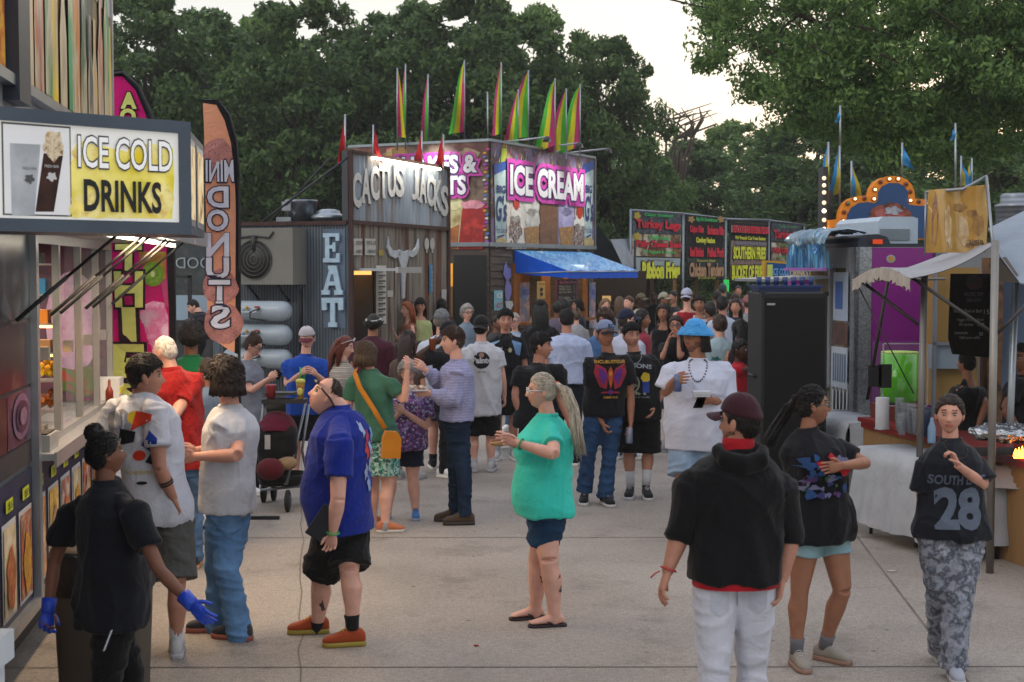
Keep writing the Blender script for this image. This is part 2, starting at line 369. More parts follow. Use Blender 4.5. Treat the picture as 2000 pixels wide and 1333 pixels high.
    for sg in (1, -1):
        b.tube([neck-up*.09*s+lfs*sg*.06*s, S[sg]-up*.008, S[sg]+(el[sg]-S[sg])*.25, S[sg]+(el[sg]-S[sg])*.7, el[sg]], [.032*s, .048*s*af, .052*s*af, .047*s*af, .041*s*af], n1)
        fv = wr[sg]-el[sg]; b.tube([el[sg], el[sg]+fv*.3, el[sg]+fv*.7, wr[sg], wr[sg]+nrm(fv)*.015], [.041*s*af, .044*s*af, .034*s*af, .027*s*af**.5, .026*s], n1)
        kv = kn[sg]-hp_[sg]; b.tube([hp_[sg]-kv*.05, hp_[sg]+kv*.3, hp_[sg]+kv*.75, kn[sg]], [.085*s*lfz*cov, .088*s*lfz*cov, .068*s*lfz*cov, .056*s*lfz*cov], n1+2)
        cv = an[sg]-kn[sg]; bk = nrm(-fw+cv*0)*.012*s
        b.tube([kn[sg], kn[sg]+cv*.12, kn[sg]+cv*.32+bk, kn[sg]+cv*.7+bk*.5, an[sg], an[sg]-ZZ*.03*s], [.056*s*lfz*cov, .052*s*lfz*cov, .060*s*lfz*cov, .043*s*lfz**.8*cov, .037*s*lfz**.5*cov, .036*s*cov], n1+2)
        if shoes == 'flipflop':
            td = nrm(toes[sg]*A(1, 1, 0)); pr = np.cross(td, ZZ); o = an[sg]*A(1, 1, 0)+ZZ*(low+.02)
            b.loft([ring(o+td*x*s+ZZ*h/2*s, pr, ZZ, w*s, h/2*s, 12, 2.4) for x, w, h in ((-.07, .02, .04), (-.055, .03, .06), (0, .034, .085), (.05, .036, .06), (.11, .044, .038), (.15, .043, .026), (.17, .03, .018))])
            for q in range(5): b.ell(o+td*(.175-.009*abs(q-1)*(1 if q > 1 else .5))*s+pr*(.032-.016*q)*s*sg*-1+ZZ*.012, (.011*s,)*3, sub=1)
    body = remesh(b, vox, 3)
    # hands
    for sg in (1, -1):
        nm = 'l' if sg == 1 else 'r'; hd = J.get(nm+'h'); Dv = nrm(wr[sg]-el[sg])
        if hd is not None: Dv = nrm(A(*hd[:3]))
        cu = curl[0] if sg == 1 else curl[1]; hand(body, wr[sg], Dv, fw if abs(Dv[2]) > .6 else ZZ, -lf*sg, s*(1.0 if not fem else .92), cu, lod)
    # head
    hb, mats_h = head(hc, yaw+hy, hp, ht, s*.935*hsize*(1+.12*kid)*(.97 if fem else 1), fem, lod, skin, hair, beard)
    body.merge(hb)
    obj('body', body, mats_h, root)
    hairdo(root, hc, yaw+hy, hp, ht, s*.935*hsize*(1+.12*kid)*(.97 if fem else 1), fem, lod, hair, hat, glasses, beard, nrm(neck-hc), J, d)
    # ---- shirt
    so_ = None
    if shirt:
        m, ln, loose = shirt[0], shirt[1], shirt[2]; dr = shirt[3] if len(shirt) > 3 else .6
        hm = hem if hem is not None else (-.02 if tuck else -.16)
        k = MB(); ts = [hm, hm+.04, 0.02, .15, .3, .45, .6, .75, .86, .95] if ln != 'tank' else [hm, hm+.04, .02, .15, .3, .45, .6, .75, .84]
        ts = sorted(set(ts)); k.loft(trings(ts, loose, 0 if tuck else dr))
        if ln != 'tank':
            k.tube([neck-up*.14*s, neck-up*.08*s, neck-up*.04*s, neck-up*.004*s+fws*.0], [(.12*s,.092*s), (.108*s,.085*s), (.088*s*(fat**.3), .078*s*(fat**.3)), .067*s*(fat**.4)], n1+8, ref=lfs)
        for sg in (1, -1):
            sv = el[sg]-S[sg]; l2 = loose*.75
            if ln == 'tank':
                k.tube([neck-up*.16*s+lfs*sg*.08*s+fws*.07, neck-up*.02*s+lfs*sg*.075*s, neck-up*.16*s+lfs*sg*.08*s-fws*.07], .02*s, 8); continue
            k.tube([neck-up*.065*s+lfs*sg*.035*s, neck-up*.075*s+(S[sg]-neck+up*.075*s)*.5, S[sg]-up*.004, S[sg]+sv*.2], [(.044*s), (.056*s*af+l2*.3), (.058*s*af+l2*.6), (.062*s*af+l2)], n1+2)
            fr_ = {'s': .62, 'ss': .45, 'e': .85, 'l': 1, 'r': 1}[ln]
            if ln in ('l', 'r'):
                fv = wr[sg]-el[sg]; e_ = .96 if ln == 'l' else .22
                k.tube([S[sg], S[sg]+sv*.4, S[sg]+sv*.85, el[sg], el[sg]+fv*.2, el[sg]+fv*.6*e_, el[sg]+fv*e_], [.062*s*af+l2, .060*s*af+l2, .052*s*af+l2, .05*s*af+l2, .049*s*af+l2, .043*s*af+l2, .036*s*af+l2*.5], n1+2)
            else: k.tube([S[sg], S[sg]+sv*.3, S[sg]+sv*fr_*.8, S[sg]+sv*fr_], [.061*s*af+l2*.9, .060*s*af+l2, .058*s*af+l2*(1.05 if ln != 'e' else 1.4), .058*s*af+l2*(1.15 if ln != 'e' else 1.6)], n1+2)
        km = remesh(k, vox, 3, cloth_fold('shirt', (.027 if lod < 2 else .018), R_.randint(999)))
        so_ = obj('shirt', km, m, root)
        if ln != 'tank' and lod < 3:
            cl = MB(); tr = .064*s*(fat**.4); cl.loft([ring(neck+up*(-.003*s+z), lfs, fws, tr+q, tr*.92+q, 24) for z, q in ((-.006, .006), (.006, .0035), (.008, -.002), (0, -.006))], cap=False)
            obj('collar', cl, shirt[4] if len(shirt) > 4 else m, root)
    # ---- trousers, shorts, skirt
    if pants:
        m, kind, lo = pants[0], pants[1], max(pants[2], .012); tlo = min(lo*.5-.004, .004)
        k = MB()
        if kind == 'skirt':
            k.loft([ring(c, lf, fw, w*s*fat, dd*s*fat, 28) for c, w, dd in ((pel+ZZ*.09*s, .14, .11), (pel, .175, .13), (pel-ZZ*.2*s, .195, .155), (pel-ZZ*pants[3]*s, .205, .17))])
        else:
            k.loft(trings([-.13, -.08, 0, .08, .14], tlo-(0 if tuck else .008), 0, 2.2))
            for sg in (1, -1):
                kv = kn[sg]-hp_[sg]; cv = an[sg]-kn[sg]
                if kind == 'shorts':
                    fr_ = pants[3] if len(pants) > 3 else .85; fx = min(fr_, 1.); en = hp_[sg]+kv*fx+(nrm(cv)*.42*s*(fr_-1) if fr_ > 1 else 0)
                    k.tube([hp_[sg]+ZZ*.03*s, hp_[sg]+kv*.25, hp_[sg]+kv*fx*.7, en-kv*.04, en], [.090*s*lfz+lo, .092*s*lfz+lo, .082*s*lfz+lo*1.3, .079*s*lfz+lo*1.6, .080*s*lfz+lo*1.6], n1+4)
                else:
                    aw = pants[3] if len(pants) > 3 else .058
                    k.tube([hp_[sg]+ZZ*.02*s, hp_[sg]+kv*.3, hp_[sg]+kv*.75, kn[sg], kn[sg]+cv*.3-fw*.008, kn[sg]+cv*.75, an[sg]+nrm(cv)*.005, an[sg]+nrm(cv)*.04*s], [.088*s*lfz+lo, .090*s*lfz+lo, .070*s*lfz+lo, .060*s*lfz+lo, .058*s*lfz+lo, max(aw*s, .04*s+lo), aw*s+.002, aw*s], n1+4)
        obj({'shorts': 'shorts', 'long': 'trousers', 'skirt': 'skirt'}[kind], remesh(k, vox, 3, cloth_fold('pants', .011 if kind == 'long' else .009, R_.randint(999))), m, root)
        if tuck:
            bl = MB(); c = trings([.075, .125], lo*.5+.006, 0, 2.2); bl.loft([c[0], c[1]], cap=False); obj('belt', bl, paint('2e1d12', .5), root)
    # ---- feet
    if feet:
        for sg in (1, -1):
            nm = 'l' if sg == 1 else 'r'
            if sock: sm = MB(); cv = nrm(an[sg]-kn[sg]); sm.tube([an[sg]-cv*sock[1]*s, an[sg]-cv*.04*s, an[sg]+cv*.03*s], [.047*s*lfz**.7, .043*s*lfz**.5, .042*s], 14); obj('sock', sm, cloth(sock[0]), root)
            shoe(root, an[sg], toes[sg], s*(1 if not fem else .93)*(1-.1*kid), shoes, low, lod)
    if necklace:
        nk = MB(); pts = []
        for i in range(25):
            t = -2.5+5*i/24; pts.append(neck+lfs*math.sin(t)*.072*s+fws*(math.cos(t)*.055+.022+.045*max(0, math.cos(t)))*s-up*(.005+necklace[1]*(0.5+.5*math.cos(t))**2)*s)
        if so_ is not None:
            bv = BVHTree.FromPolygons([v.co[:] for v in so_.data.vertices], [tuple(p.vertices) for p in so_.data.polygons]); rl = rloc(root); q = []
            for p in pts:
                h = bv.ray_cast(Vector((p+fws*.4-rl).tolist()), Vector((-fws).tolist()), .6); q.append(np.array(h[0][:])+rl+fws*.006 if h[0] is not None and np.dot(np.array(h[0][:])+rl-p, fws) > -.03 else p)
            pts = q
        for a, b2 in zip(pts[:-1], pts[1:]): nk.ell((a+b2)/2, (necklace[2],)*3, sub=1)
        obj('necklace', nk, metal(necklace[0], .3), root)
    I = dict(root=root, wr=wr, el=el, S=S, pel=pel, neck=neck, hc=hc, fw=fw, lf=lf, s=s, up=up, fws=fws, lfs=lfs, shirt=so_, d=d)
    return I
def hand(mb, Wp, Dv, Aim, med, s, curl, lod):
    Av = Aim-Dv*np.dot(Aim, Dv); Av = nrm(Av) if np.linalg.norm(Av) > .1 else nrm(np.cross(Dv, med)); N = np.cross(Dv, Av)
    if np.dot(N, med) < 0: N = -N
    n = 10 if lof(lod) else 8
    mb.loft([ring(Wp+Dv*t*s+N*.002, Av, N, a*s, b*s, n, 2.5) for t, a, b in ((-.015, .025, .020), (.01, .027, .018), (.035, .036, .017), (.065, .041, .015), (.088, .040, .013), (.096, .034, .009))])
    for i, L in enumerate((.072, .080, .075, .058)):
        b = Wp+Dv*(.086-.004*abs(i-1))*s+Av*(.031-.0205*i)*s; c = curl*(1+.12*i); p = [b-Dv*.01*s, b]; a = 0
        for k, q in enumerate((.45, .32, .23)):
            a += c*(.6, .95, .6)[k]; dr = Dv*math.cos(a)+N*math.sin(a)+Av*(.06-.045*i); p.append(p[-1]+nrm(dr)*L*q*s)
        mb.tube(p, [.0095*s, .0092*s, .0085*s, .0078*s, .0055*s], 7)
    b = Wp+Dv*.022*s+Av*.026*s; a = curl*.8
    d1 = nrm(Dv*.62+Av*.7*(1-curl*.35)+N*(.25+.3*curl)); d2 = nrm(Dv*.8+Av*.3*(1-curl*.6)+N*(.3+.5*curl))
    mb.tube([b-d1*.01, b, b+d1*.034*s, b+d1*.034*s+d2*.03*s, b+d1*.034*s+d2*.048*s], [.012*s, .0125*s, .0105*s, .009*s, .006*s], 7)
def lof(l): return l < 2
def hframe(hc, yaw, hp, ht, s):
    Rz = Matrix.Rotation(rad(yaw), 3, 'Z'); Rx = Matrix.Rotation(rad(hp), 3, 'X'); Ry = Matrix.Rotation(rad(ht), 3, 'Y')
    Mx = np.array(Rz@Ry@Rx)     # local: x = person's left, y = back (-front), z = up
    def f(v):
        v = np.asarray(v, float); w = v*A(1, -1, 1)*s; return w@Mx.T+hc
    return f
def head(hc, yaw, hp, ht, s, fem, lod, skin, hair, beard):
    f = hframe(hc, yaw, hp, ht, s); u, F = ICO({0: 5, 1: 5, 2: 4, 3: 3}[lod]); v = head_surface(u, fem)
    X, Fr, Z = v[:, 0], v[:, 1], v[:, 2]; fr = u[:, 1] > .3
    mi = np.zeros(len(F), int); Fa = np.array(F); c = v[Fa].mean(1); cu = u[Fa].mean(1); front = cu[:, 1] > .35
    ax = abs(c[:, 0]); mi[front & (abs(c[:, 2]+.057) < .010-.00025*(ax*1000)*.3) & (ax < .024)] = 1
    mi[front & (abs(c[:, 2]-(.0355-.12*np.clip(ax-.03, 0, 1))) < (.0032 if fem else .0046)) & (ax > .014) & (ax < .050)] = 2
    if lod < 3: mi[front & (abs(c[:, 2]-.0195) < .0022) & (ax > .018) & (ax < .043)] = 2
    if beard: mi[(cu[:, 1] > -.15) & (c[:, 2] < -.030-.028*(cu[:, 1] > .6)*(ax < .05)) & ~((abs(c[:, 2]+.057) < .010) & (ax < .022))] = 5; mi[front & (abs(c[:, 2]+.0415) < .0045) & (ax < .026)] = 5
    mb = MB(); F2 = [q[::-1] for q in F]
    mb.add(f(v), F2); mb.m = mi.tolist()
    e1, ef = ICO(2)
    for sg in (1, -1):
        mb.add(f(e1*A(.009, .017, .032)+A(sg*.079, -.008, -.004)+np.outer(e1[:, 2], A(sg*.002, -.006, 0))), ef, 0)
        if lod < 3:
            ev, eff = ICO(3); cen = ev[np.array(eff)].mean(1); col = np.where((cen[:, 1] > .86), 4, 3)
            k = len(mb.f); mb.add(f(ev*A(.0128, .011, .0058)+A(sg*.0315, .0775, .0095)), eff); mb.m[k:] = col.tolist()
    hcl = hair[1] if hair else '2a1d15'
    if hair and hair[0] in ('long', 'pony', 'bunh') and hcl > 'a': hcl = '8a7560'
    return mb, [skinm(skin), paint({0: 'a8605a', 1: '9c5a50', 2: '8a4a40', 3: '5e332c', 4: '47241f', 5: 'b56a66'}[skin], .5), hairm(hcl), paint('9a9490', .3), paint('1d120c', .2), mat(SKIN[skin], rough=.7, var=.1, kind='noise', col2='3a2a22', ps=90.)]
def hairdo(root, hc, yaw, hp, ht, s, fem, lod, hair, hat, glasses, beard, dn, J, d):
    f = hframe(hc, yaw, hp, ht, s); sub = {0: 5, 1: 5, 2: 4, 3: 3}[lod]; u, F = ICO(sub); hv = head_surface(u, fem)
    no = nrm_rows(u*A(1, 1, .9)); seed = int(abs(hc[0])*100) % 97
    h = None
    if hair and hair[0] != 'bald':
        st, colr = hair[0], hair[1]; th = {'short': .012, 'buzz': .005, 'top': .016, 'afro': .055, 'curly': .040, 'bob': .022, 'long': .016, 'pony': .010, 'bunh': .011, 'ring': .005, 'gran': .026, 'mop': .026, 'dreads': .018}[st]
        hl = hairline(u, 'long' if st in ('long', 'pony', 'bunh', 'gran', 'bob', 'mop', 'dreads') else ('ring' if st == 'ring' else 'short'))
        hl = hl+lows(hv, 150, seed+5)*.005+lows(hv, 420, seed+6)*.002; m = sst(hv[:, 2]-hl, -.005, .012)
        nz = lows(hv, 240 if st in ('afro', 'curly', 'gran', 'mop') else 130, seed)
        fade = 1. if st not in ('short', 'top') else np.clip(.25+.75*sst(hv[:, 2], .0, .06), 0, 1)*(1.35 if st == 'top' else 1)
        stretch_ = lows(hv*A(1, .2, .25), 520, seed+1)
        amp = {'afro': .010, 'curly': .011, 'gran': .006, 'mop': .008}.get(st, .0028)
        t = th*fade+nz*amp+(stretch_*.0016 if st not in ('afro', 'curly') else 0); R = hv+no*(np.where(m > 0, t*m, 0)-.010*(1-m))[:, None]
        if hat: R = hv+no*(np.where(m > 0, np.minimum(t, np.where(hv[:, 2] > .03, .007, t))*m, 0)-.010*(1-m))[:, None]
        h = MB(); h.add(f(R), [q[::-1] for q in F])
        if st in ('afro', 'curly', 'gran') and lod < 3:
            rr = np.random.RandomState(seed); n = 0
            for i in rr.permutation(len(u))[:1400]:
                if m[i] < .9 or n > (620 if lod < 2 else 160) or (hat and hv[i, 2] > .02): continue
                n += 1; q = rr.uniform(.005, .009); b = np.asarray(R[i])+rr.normal(size=3)*.004; h.add(f(ICO(1)[0]*A(q, q, q*.8)+b), ICO(1)[1])
        if st in ('short', 'top', 'mop', 'ring') and lod < 3:
            rr = np.random.RandomState(seed); n = 0; Lk = {'short': .016, 'top': .030, 'mop': .045, 'ring': .012}[st]
            for i in rr.permutation(len(u)):
                if n > (900 if lod < 2 else 260): break
                if m[i] < .45 or (hat and hv[i, 2] > .03) or (st == 'top' and hv[i, 2] < .035): continue
                n += 1; tp = hv[i, 2] > .06; d0 = A(rr.normal()*.45, (.9 if hv[i, 1] > -.02 else -.6) if tp else -.35, -.25 if tp else -1.)+rr.normal(size=3)*.35; nn = no[i]; d0 = nrm(d0-nn*np.dot(d0, nn)); b0 = R[i]-nn*.004; L2 = Lk*rr.uniform(.6, 1.2)*(1 if tp else .6)
                h.tube([f(b0), f(b0+nn*.006+d0*L2*.5), f(b0+nn*.004+d0*L2)], [.0034, .0027, .0006], 4)
        if st in ('long', 'pony', 'bunh', 'bob', 'gran') and lod < 3 and not hat:
            rr = np.random.RandomState(seed+3); n = 0
            for i in rr.permutation(len(u)):
                if n > (420 if lod < 2 else 120): break
                if m[i] < .5: continue
                n += 1; d0 = A(hv[i, 0]*3+rr.normal()*.12, -1 if st in ('pony', 'bunh') or hv[i, 2] > .07 else -.5, -.1 if st in ('pony', 'bunh') else -1)+rr.normal(size=3)*.10; pt = [R[i]-no[i]*.001]; q = hv[i].copy(); nn = no[i]
                for k_ in range(4):
                    dd_ = nrm(d0-nn*np.dot(d0, nn)); q = q+dd_*.014; nn = nrm(q/A(.0056, .0092, .0139)*A(.075, .096, .118)); pt.append(q+nn*(.001+th*(.9 if k_ < 3 else .6)+.002*rr.rand()-(.0 if R is None else 0)))
                h.tube([f(x_) for x_ in pt], [.0012, .0024, .0026, .002, .0005], 4)
        B = lambda x, y, z: f(A(x, y, z))
        xl = nrm(B(1, 0, 0)-B(0, 0, 0))
        if st in ('long', 'bob', 'dreads', 'pony', 'bunh', 'mop'):
            L = hair[2] if len(hair) > 2 else .35; rr = np.random.RandomState(seed)
            bk = nrm(B(0, -1, 0)-B(0, 0, 0))
            if st in ('long',):
                pth = [B(0, -.03, .085), B(0, -.075, .04), B(0, -.09, -.03), B(0, -.085, -.10)+bk*.015, B(0, -.08, -.10)-ZZ*L*.5*s+bk*.035, B(0, -.08, -.10)-ZZ*L*s+bk*.02]
                h.tube(pth, [(.06*s, .03*s), (.082*s, .035*s), (.088*s, .04*s), (.092*s, .04*s), (.088*s, .032*s), (.05*s, .014*s)], 22, ref=xl)
                for i in range(70 if lod < 2 else 24):
                    a = rr.uniform(-1, 1); ff = rr.uniform(.6, 1.05); w = .096*a; y0 = -.05-.055*math.sqrt(max(0, 1-a*a))
                    h.tube([B(w*.7, y0*.6, .06), B(w, y0, -.02), B(w*1.05, y0-.02, -.12)+bk*.01, B(w, y0-.02, -.11)-ZZ*L*ff*s+bk*.02], [.004, .0075, .008, .002], 5)
                for sg in (1, -1):
                    for i in range(12 if lod < 2 else 4):
                        q = rr.uniform(0, 1); h.tube([B(sg*.05, .03-.03*q, .095), B(sg*.083, .02-.06*q, .03), B(sg*.092, .0-.06*q, -.06), B(sg*(.09+.01*q), .01-.05*q, -.10)-ZZ*L*.8*q*s], [.006, .011, .011, .003], 6)
            if st in ('bob', 'dreads', 'mop'):
                for i in range(260 if lod < 2 and st == 'mop' else 120 if lod < 2 else 40):
                    az = rr.uniform(82 if st == 'dreads' else 62, 278 if st == 'dreads' else 298) if st != 'mop' else rr.uniform(25, 335); a = rad(az); x, y = math.sin(a), math.cos(a); r1 = (.086 if st != 'mop' else .09); q = rr.uniform(.85, 1.08)
                    zz = -.06-L*.35*q if st != 'mop' else -.04*q-(.05 if 80 < az < 280 else -.05)
                    h.tube([B(x*.045, y*.06, .10), B(x*r1*.93, y*.10*.9, .05), B(x*r1*1.06, y*.112, -.01 if st != 'mop' else zz*.4), B(x*r1*1.12, y*.11+(rr.normal()*.01), zz)], [.006, .012, .0135 if st != 'dreads' else .011, .004 if st != 'dreads' else .009], 6)
            if st == 'pony':
                p0 = B(0, -.105, .045); P_ = J.get('tail')
                pts = [B(0, -.08, .05), p0]+([at(q[0], q[1], d-(q[2] if len(q) > 2 else 0)) for q in P_] if P_ else [p0+bk*.05-ZZ*.05, p0+bk*.06-ZZ*L*.6, p0+bk*.03-ZZ*L])
                n = len(pts); rr_ = [(.020*s, .020*s), (.022*s, .02*s)]+[((.030-.022*(i/(n-3 or 1))**2)*s, (.026-.020*(i/(n-3 or 1))**2)*s) for i in range(n-2)]
                h.tube(pts, rr_, 16)
                for i in range(90 if lod < 2 else 14):
                    o = rr.normal(size=3)*.012; h.tube([p+o*(0 if k < 2 else 1+.5*k/n)+rr.normal(size=3)*.003 for k, p in enumerate(pts)], [.003]+[.0035]*(n-2)+[.001], 5)
                sc = MB(); sc.ell(p0, (.024*s,)*3, sub=2); obj('hair_tie', sc, cloth('c8502a' if colr > '8' else '1a1416'), root)
            if st == 'bunh':
                b0 = B(*(hair[3] if len(hair) > 3 else (0, -.07, .11))); r0 = (hair[2] if len(hair) > 2 else .045)*s
                uu, FF = ICO(3 if lod > 1 else 4); h.add(uu*(r0+lows(uu, 6, seed)[:, None]*r0*.12)+b0, FF)
                for i in range(26 if lod < 2 else 8):
                    o = nrm(rr.normal(size=3)); p = nrm(np.cross(o, rr.normal(size=3))); h.tube([b0+(o*math.cos(t)+p*math.sin(t))*r0*1.02 for t in np.linspace(0, 2.6, 6)], [.003]+[.007*r0/.045]*4+[.002], 5)
        obj('hair', h, hairm(colr), root)
    if hat:
        kind, cm = hat[0], hat[1]; hb = MB()
        if kind in ('cap', 'capb', 'bucket', 'cowboy'):
            pl = .040+.02*np.clip(u[:, 1], -1, 1)*(1 if kind == 'cap' else 0); m = sst(hv[:, 2]-pl, -.004, .006)
            seam = .0018*np.exp(-(((np.degrees(np.arctan2(u[:, 0], u[:, 1])) % 60)-30)/3)**2)
            R = hv*A(1, 1, 1)+no*((.020+.008*sst(hv[:, 2], .05, .11)-seam)*m-.012*(1-m))[:, None]; cr = MB(); cr.add(f(R), [q[::-1] for q in F]); ho = obj('cap' if kind in ('cap', 'capb') else 'hat', cr, cm, root)
            br = MB(); bm_ = hat[2] if len(hat) > 2 else cm
            if kind in ('cap', 'capb'):
                sgn = 1 if kind == 'cap' else -1; zz0 = .052 if sgn == 1 else .036; T, B2 = [], []
                for j in range(5):
                    r = j/4; row = []
                    for i in range(15):
                        a = rad(-62+124*i/14); ex = r*.075*math.cos(a*1.15)**.6 if math.cos(a*1.15) > 0 else 0
                        row.append(A(.083*math.sin(a)*(1+.08*r), sgn*(.098*math.cos(a)+ex), zz0-.030*(math.sin(a)**2)-.012*r-(.0 if sgn == 1 else .01*r)))
                    T.append(row)
                V = [f(p) for r_ in T for p in r_]+[f(p-A(0, 0, .005)) for r_ in T for p in r_]; Q = []
                for j in range(4):
                    for i in range(14): a = j*15+i; Q += [(a, a+1, a+16, a+15), (a+75, a+90, a+91, a+76)]
                for i in range(14): Q += [(60+i, 61+i, 136+i, 135+i)]
                br.add(np.array(V), Q); obj('brim', br, bm_, ho)
                bt = MB(); bt.ell(f(A(0, -.005, .146)), (.008*s,)*3, sub=1); obj('button', bt, bm_, ho)
            elif kind == 'bucket':
                rs = [[f(A((.083+o)*math.sin(a), (.105+o)*math.cos(a), z)) for a in np.linspace(0, 2*math.pi, 28, endpoint=False)] for o, z in ((.012, .080), (.018, .066), (.034, .040), (.047, .020), (.045, .016), (.031, .036), (.010, .062))]
                br.loft([np.array(r_) for r_ in rs], cap=False); obj('brim', br, bm_, ho)
            else:
                rs = [[f(A((.080+o)*math.sin(a), (.100+o)*math.cos(a), z+.03*abs(math.sin(a))**3*(o > .03))) for a in np.linspace(0, 2*math.pi, 28, endpoint=False)] for o, z in ((.010, .06), (.012, .048), (.05, .045), (.075, .052), (.075, .048), (.05, .040), (.008, .043))]
                br.loft([np.array(r_) for r_ in rs], cap=False); obj('brim', br, bm_, ho)
        elif kind == 'band':
            hb.loft([np.array([f(A((.09+o)*math.sin(a), (.118+o)*math.cos(a), z+.02*math.cos(a))) for a in np.linspace(0, 2*math.pi, 28, endpoint=False)]) for o, z in ((.0, .03), (.012, .033), (.012, .055), (.0, .058))], cap=False)
            ho = obj('visor', hb, cm, root)
        elif kind == 'shades':      # sunglasses pushed up on the hair
            for sg in (1, -1): hb.tube([f(A(sg*.03+.022*math.sin(a), .085-.0*math.cos(a), .10+.018*math.cos(a))) for a in np.linspace(0, 2*math.pi, 12)], .004, 6)
            for sg in (1, -1): hb.tube([f(A(sg*.05, .085, .10)), f(A(sg*.088, .03, .075)), f(A(sg*.09, -.03, .03))], .003, 5)
            ho = obj('sunglasses', hb, cm, root)
    if glasses:
        g = MB()
        for sg in (1, -1):
            g.tube([f(A(sg*.033+.023*math.cos(a), .098-.004*abs(math.cos(a)), .007+.019*math.sin(a))) for a in np.linspace(0, 2*math.pi, 17)], glasses[1], 6)
            g.tube([f(A(sg*.056, .094, .012)), f(A(sg*.079, .06, .012)), f(A(sg*.084, -.005, .012))], glasses[1], 6)
        g.tube([f(A(-.01, .1, .01)), f(A(0, .104, .013)), f(A(.01, .1, .01))], glasses[1], 6); obj('glasses', g, paint(glasses[0], .3), root)
        if len(glasses) > 2:
            ln = MB()
            for sg in (1, -1): ln.add([f(A(sg*.033+.022*math.cos(a), .097, .007+.018*math.sin(a))) for a in np.linspace(0, 2*math.pi, 14, endpoint=False)], [tuple(range(14))])
            obj('lens', ln, paint(glasses[2], .1), root)
def nrm_rows(v): return v/np.linalg.norm(v, axis=1)[:, None]
SHOE = [(-.088, .014, .05), (-.080, .029, .075), (-.055, .035, .098), (-.015, .037, .108), (.03, .039, .102), (.075, .044, .080), (.12, .048, .062), (.155, .045, .054), (.18, .035, .044), (.195, .018, .030)]
def shoe(root, an, td, s, col, low, lod):
    if col is None: return
    hi = False; sole = 'd5d2ca'; lace = None
    if isinstance(col, tuple): col, sole, lace, hi = (col+(None, None, False))[:4]
    sole = sole or 'd5d2ca'
    flat = nrm(td*A(1, 1, 0)); t = nrm(td); pr = nrm(np.cross(flat, ZZ)); upv = np.cross(pr, t)
    o = an-upv*.085*s
    if td[2] == 0: o = A(an[0], an[1], low)
    if col == 'flipflop':
        k = MB(); prof = [(-.09, .02), (-.08, .034), (-.03, .038), (.03, .038), (.1, .047), (.15, .048), (.185, .036), (.198, .015)]
        k.loft([ring(o+t*x*s+upv*.009, pr, upv, w*s, .0095, 12, 4) for x, w in prof]); sh = obj('flip_flop', k, paint('2a1c20', .7), root)
        st = MB()
        for g in (1, -1): st.tube([o+t*.12*s+upv*.05*s*.6, o+t*.07*s+pr*g*.03*s+upv*.052*s, o+t*.02*s+pr*g*.038*s+upv*.02], .006, 6)
        obj('strap', st, paint('2a1c20', .7), sh); return
    k = MB(); n = 18
    k.loft([ring(o+t*x*s+upv*(.020+h/2)*s, pr, upv, w*s, h/2*s, n, 2.5) for x, w, h in SHOE])
    hh = .135 if hi else .085
    k.tube([o+t*.0*s+upv*.05*s, o-t*.008*s+upv*.085*s, an*0+o-t*.012*s+upv*(hh+.02)*s], [(.036*s, .05*s), (.038*s, .046*s), (.041*s, .048*s)], n, ref=pr)
    if lod < 2:
        so2 = remesh(k, .007, 2); sh = obj('shoe', so2, cloth(col, bump=.2, rough=.7), root)
    else: sh = obj('shoe', k, cloth(col, bump=.2), root)
    q = MB(); q.loft([ring(o+t*x*s+upv*.016*s, pr, upv, (w+.005)*s, .0175*s, n, 5) for x, w, h in SHOE]); obj('sole', q, paint(sole, .6), sh)
    if lod < 2:
        l = MB()
        for i in range(5): x = .04+i*.017; z = .126-i*.0125; l.tube([o+t*x*s+pr*.024*s+upv*(z-.012)*s, o+t*(x+.006)*s+upv*z*s, o+t*x*s-pr*.024*s+upv*(z-.012)*s], .0035, 5)
        obj('laces', l, cloth(lace or 'c9c9c6'), sh)
# artwork on clothing: thrown onto the cloth from in front and laid on its surface
def decal(I, back, cu, cz, items, name='print', axis=None, ctr=None):
    so_ = I['shirt']; rl = rloc(I['root']); n = (axis if axis is not None else I['fws'])*(-1 if back else 1); n = nrm(n); right = nrm(np.cross(ZZ, n)); upv = np.cross(n, right)
    bv = BVHTree.FromPolygons([v.co[:] for v in so_.data.vertices], [tuple(p.vertices) for p in so_.data.polygons])
    O = (ctr if ctr is not None else I['neck'])+right*cu+upv*cz
    mb = MB(); mats = []
    for lay, (v, F, m) in enumerate(items):
        bm = bmesh.new(); vs_ = [bm.verts.new((p[0], p[1], 0)) for p in v]
        for q in F:
            try: bm.faces.new([vs_[i] for i in q])
            except ValueError: pass
        if not bm.verts: bm.free(); continue
        lo = np.min(v, 0); hi = np.max(v, 0)
        for ax in (0, 1):
            x = lo[ax]+.025
            while x < hi[ax]:
                co = (x, 0, 0) if ax == 0 else (0, x, 0); no = (1, 0, 0) if ax == 0 else (0, 1, 0)
                bmesh.ops.bisect_plane(bm, geom=list(bm.verts)+list(bm.edges)+list(bm.faces), plane_co=co, plane_no=no); x += .025
        bm.verts.index_update(); V = []; miss = set()
        for w in bm.verts:
            p = O+right*w.co.x+upv*w.co.y; h = bv.ray_cast(Vector((p+n*.6-rl).tolist()), Vector((-n).tolist()), 1.0)
            if h[0] is None or h[1].dot(Vector(n.tolist())) < .12: miss.add(w.index)
            V.append((np.array(h[0][:])+rl if h[0] is not None else p)+n*(.0035+.0012*lay))
        if m not in mats: mats.append(m)
        mb.add(V, [tuple(x.index for x in q.verts) for q in bm.faces if not any(x.index in miss for x in q.verts)], mats.index(m), True); bm.free()
    if mb.n: obj(name, mb, mats, so_)
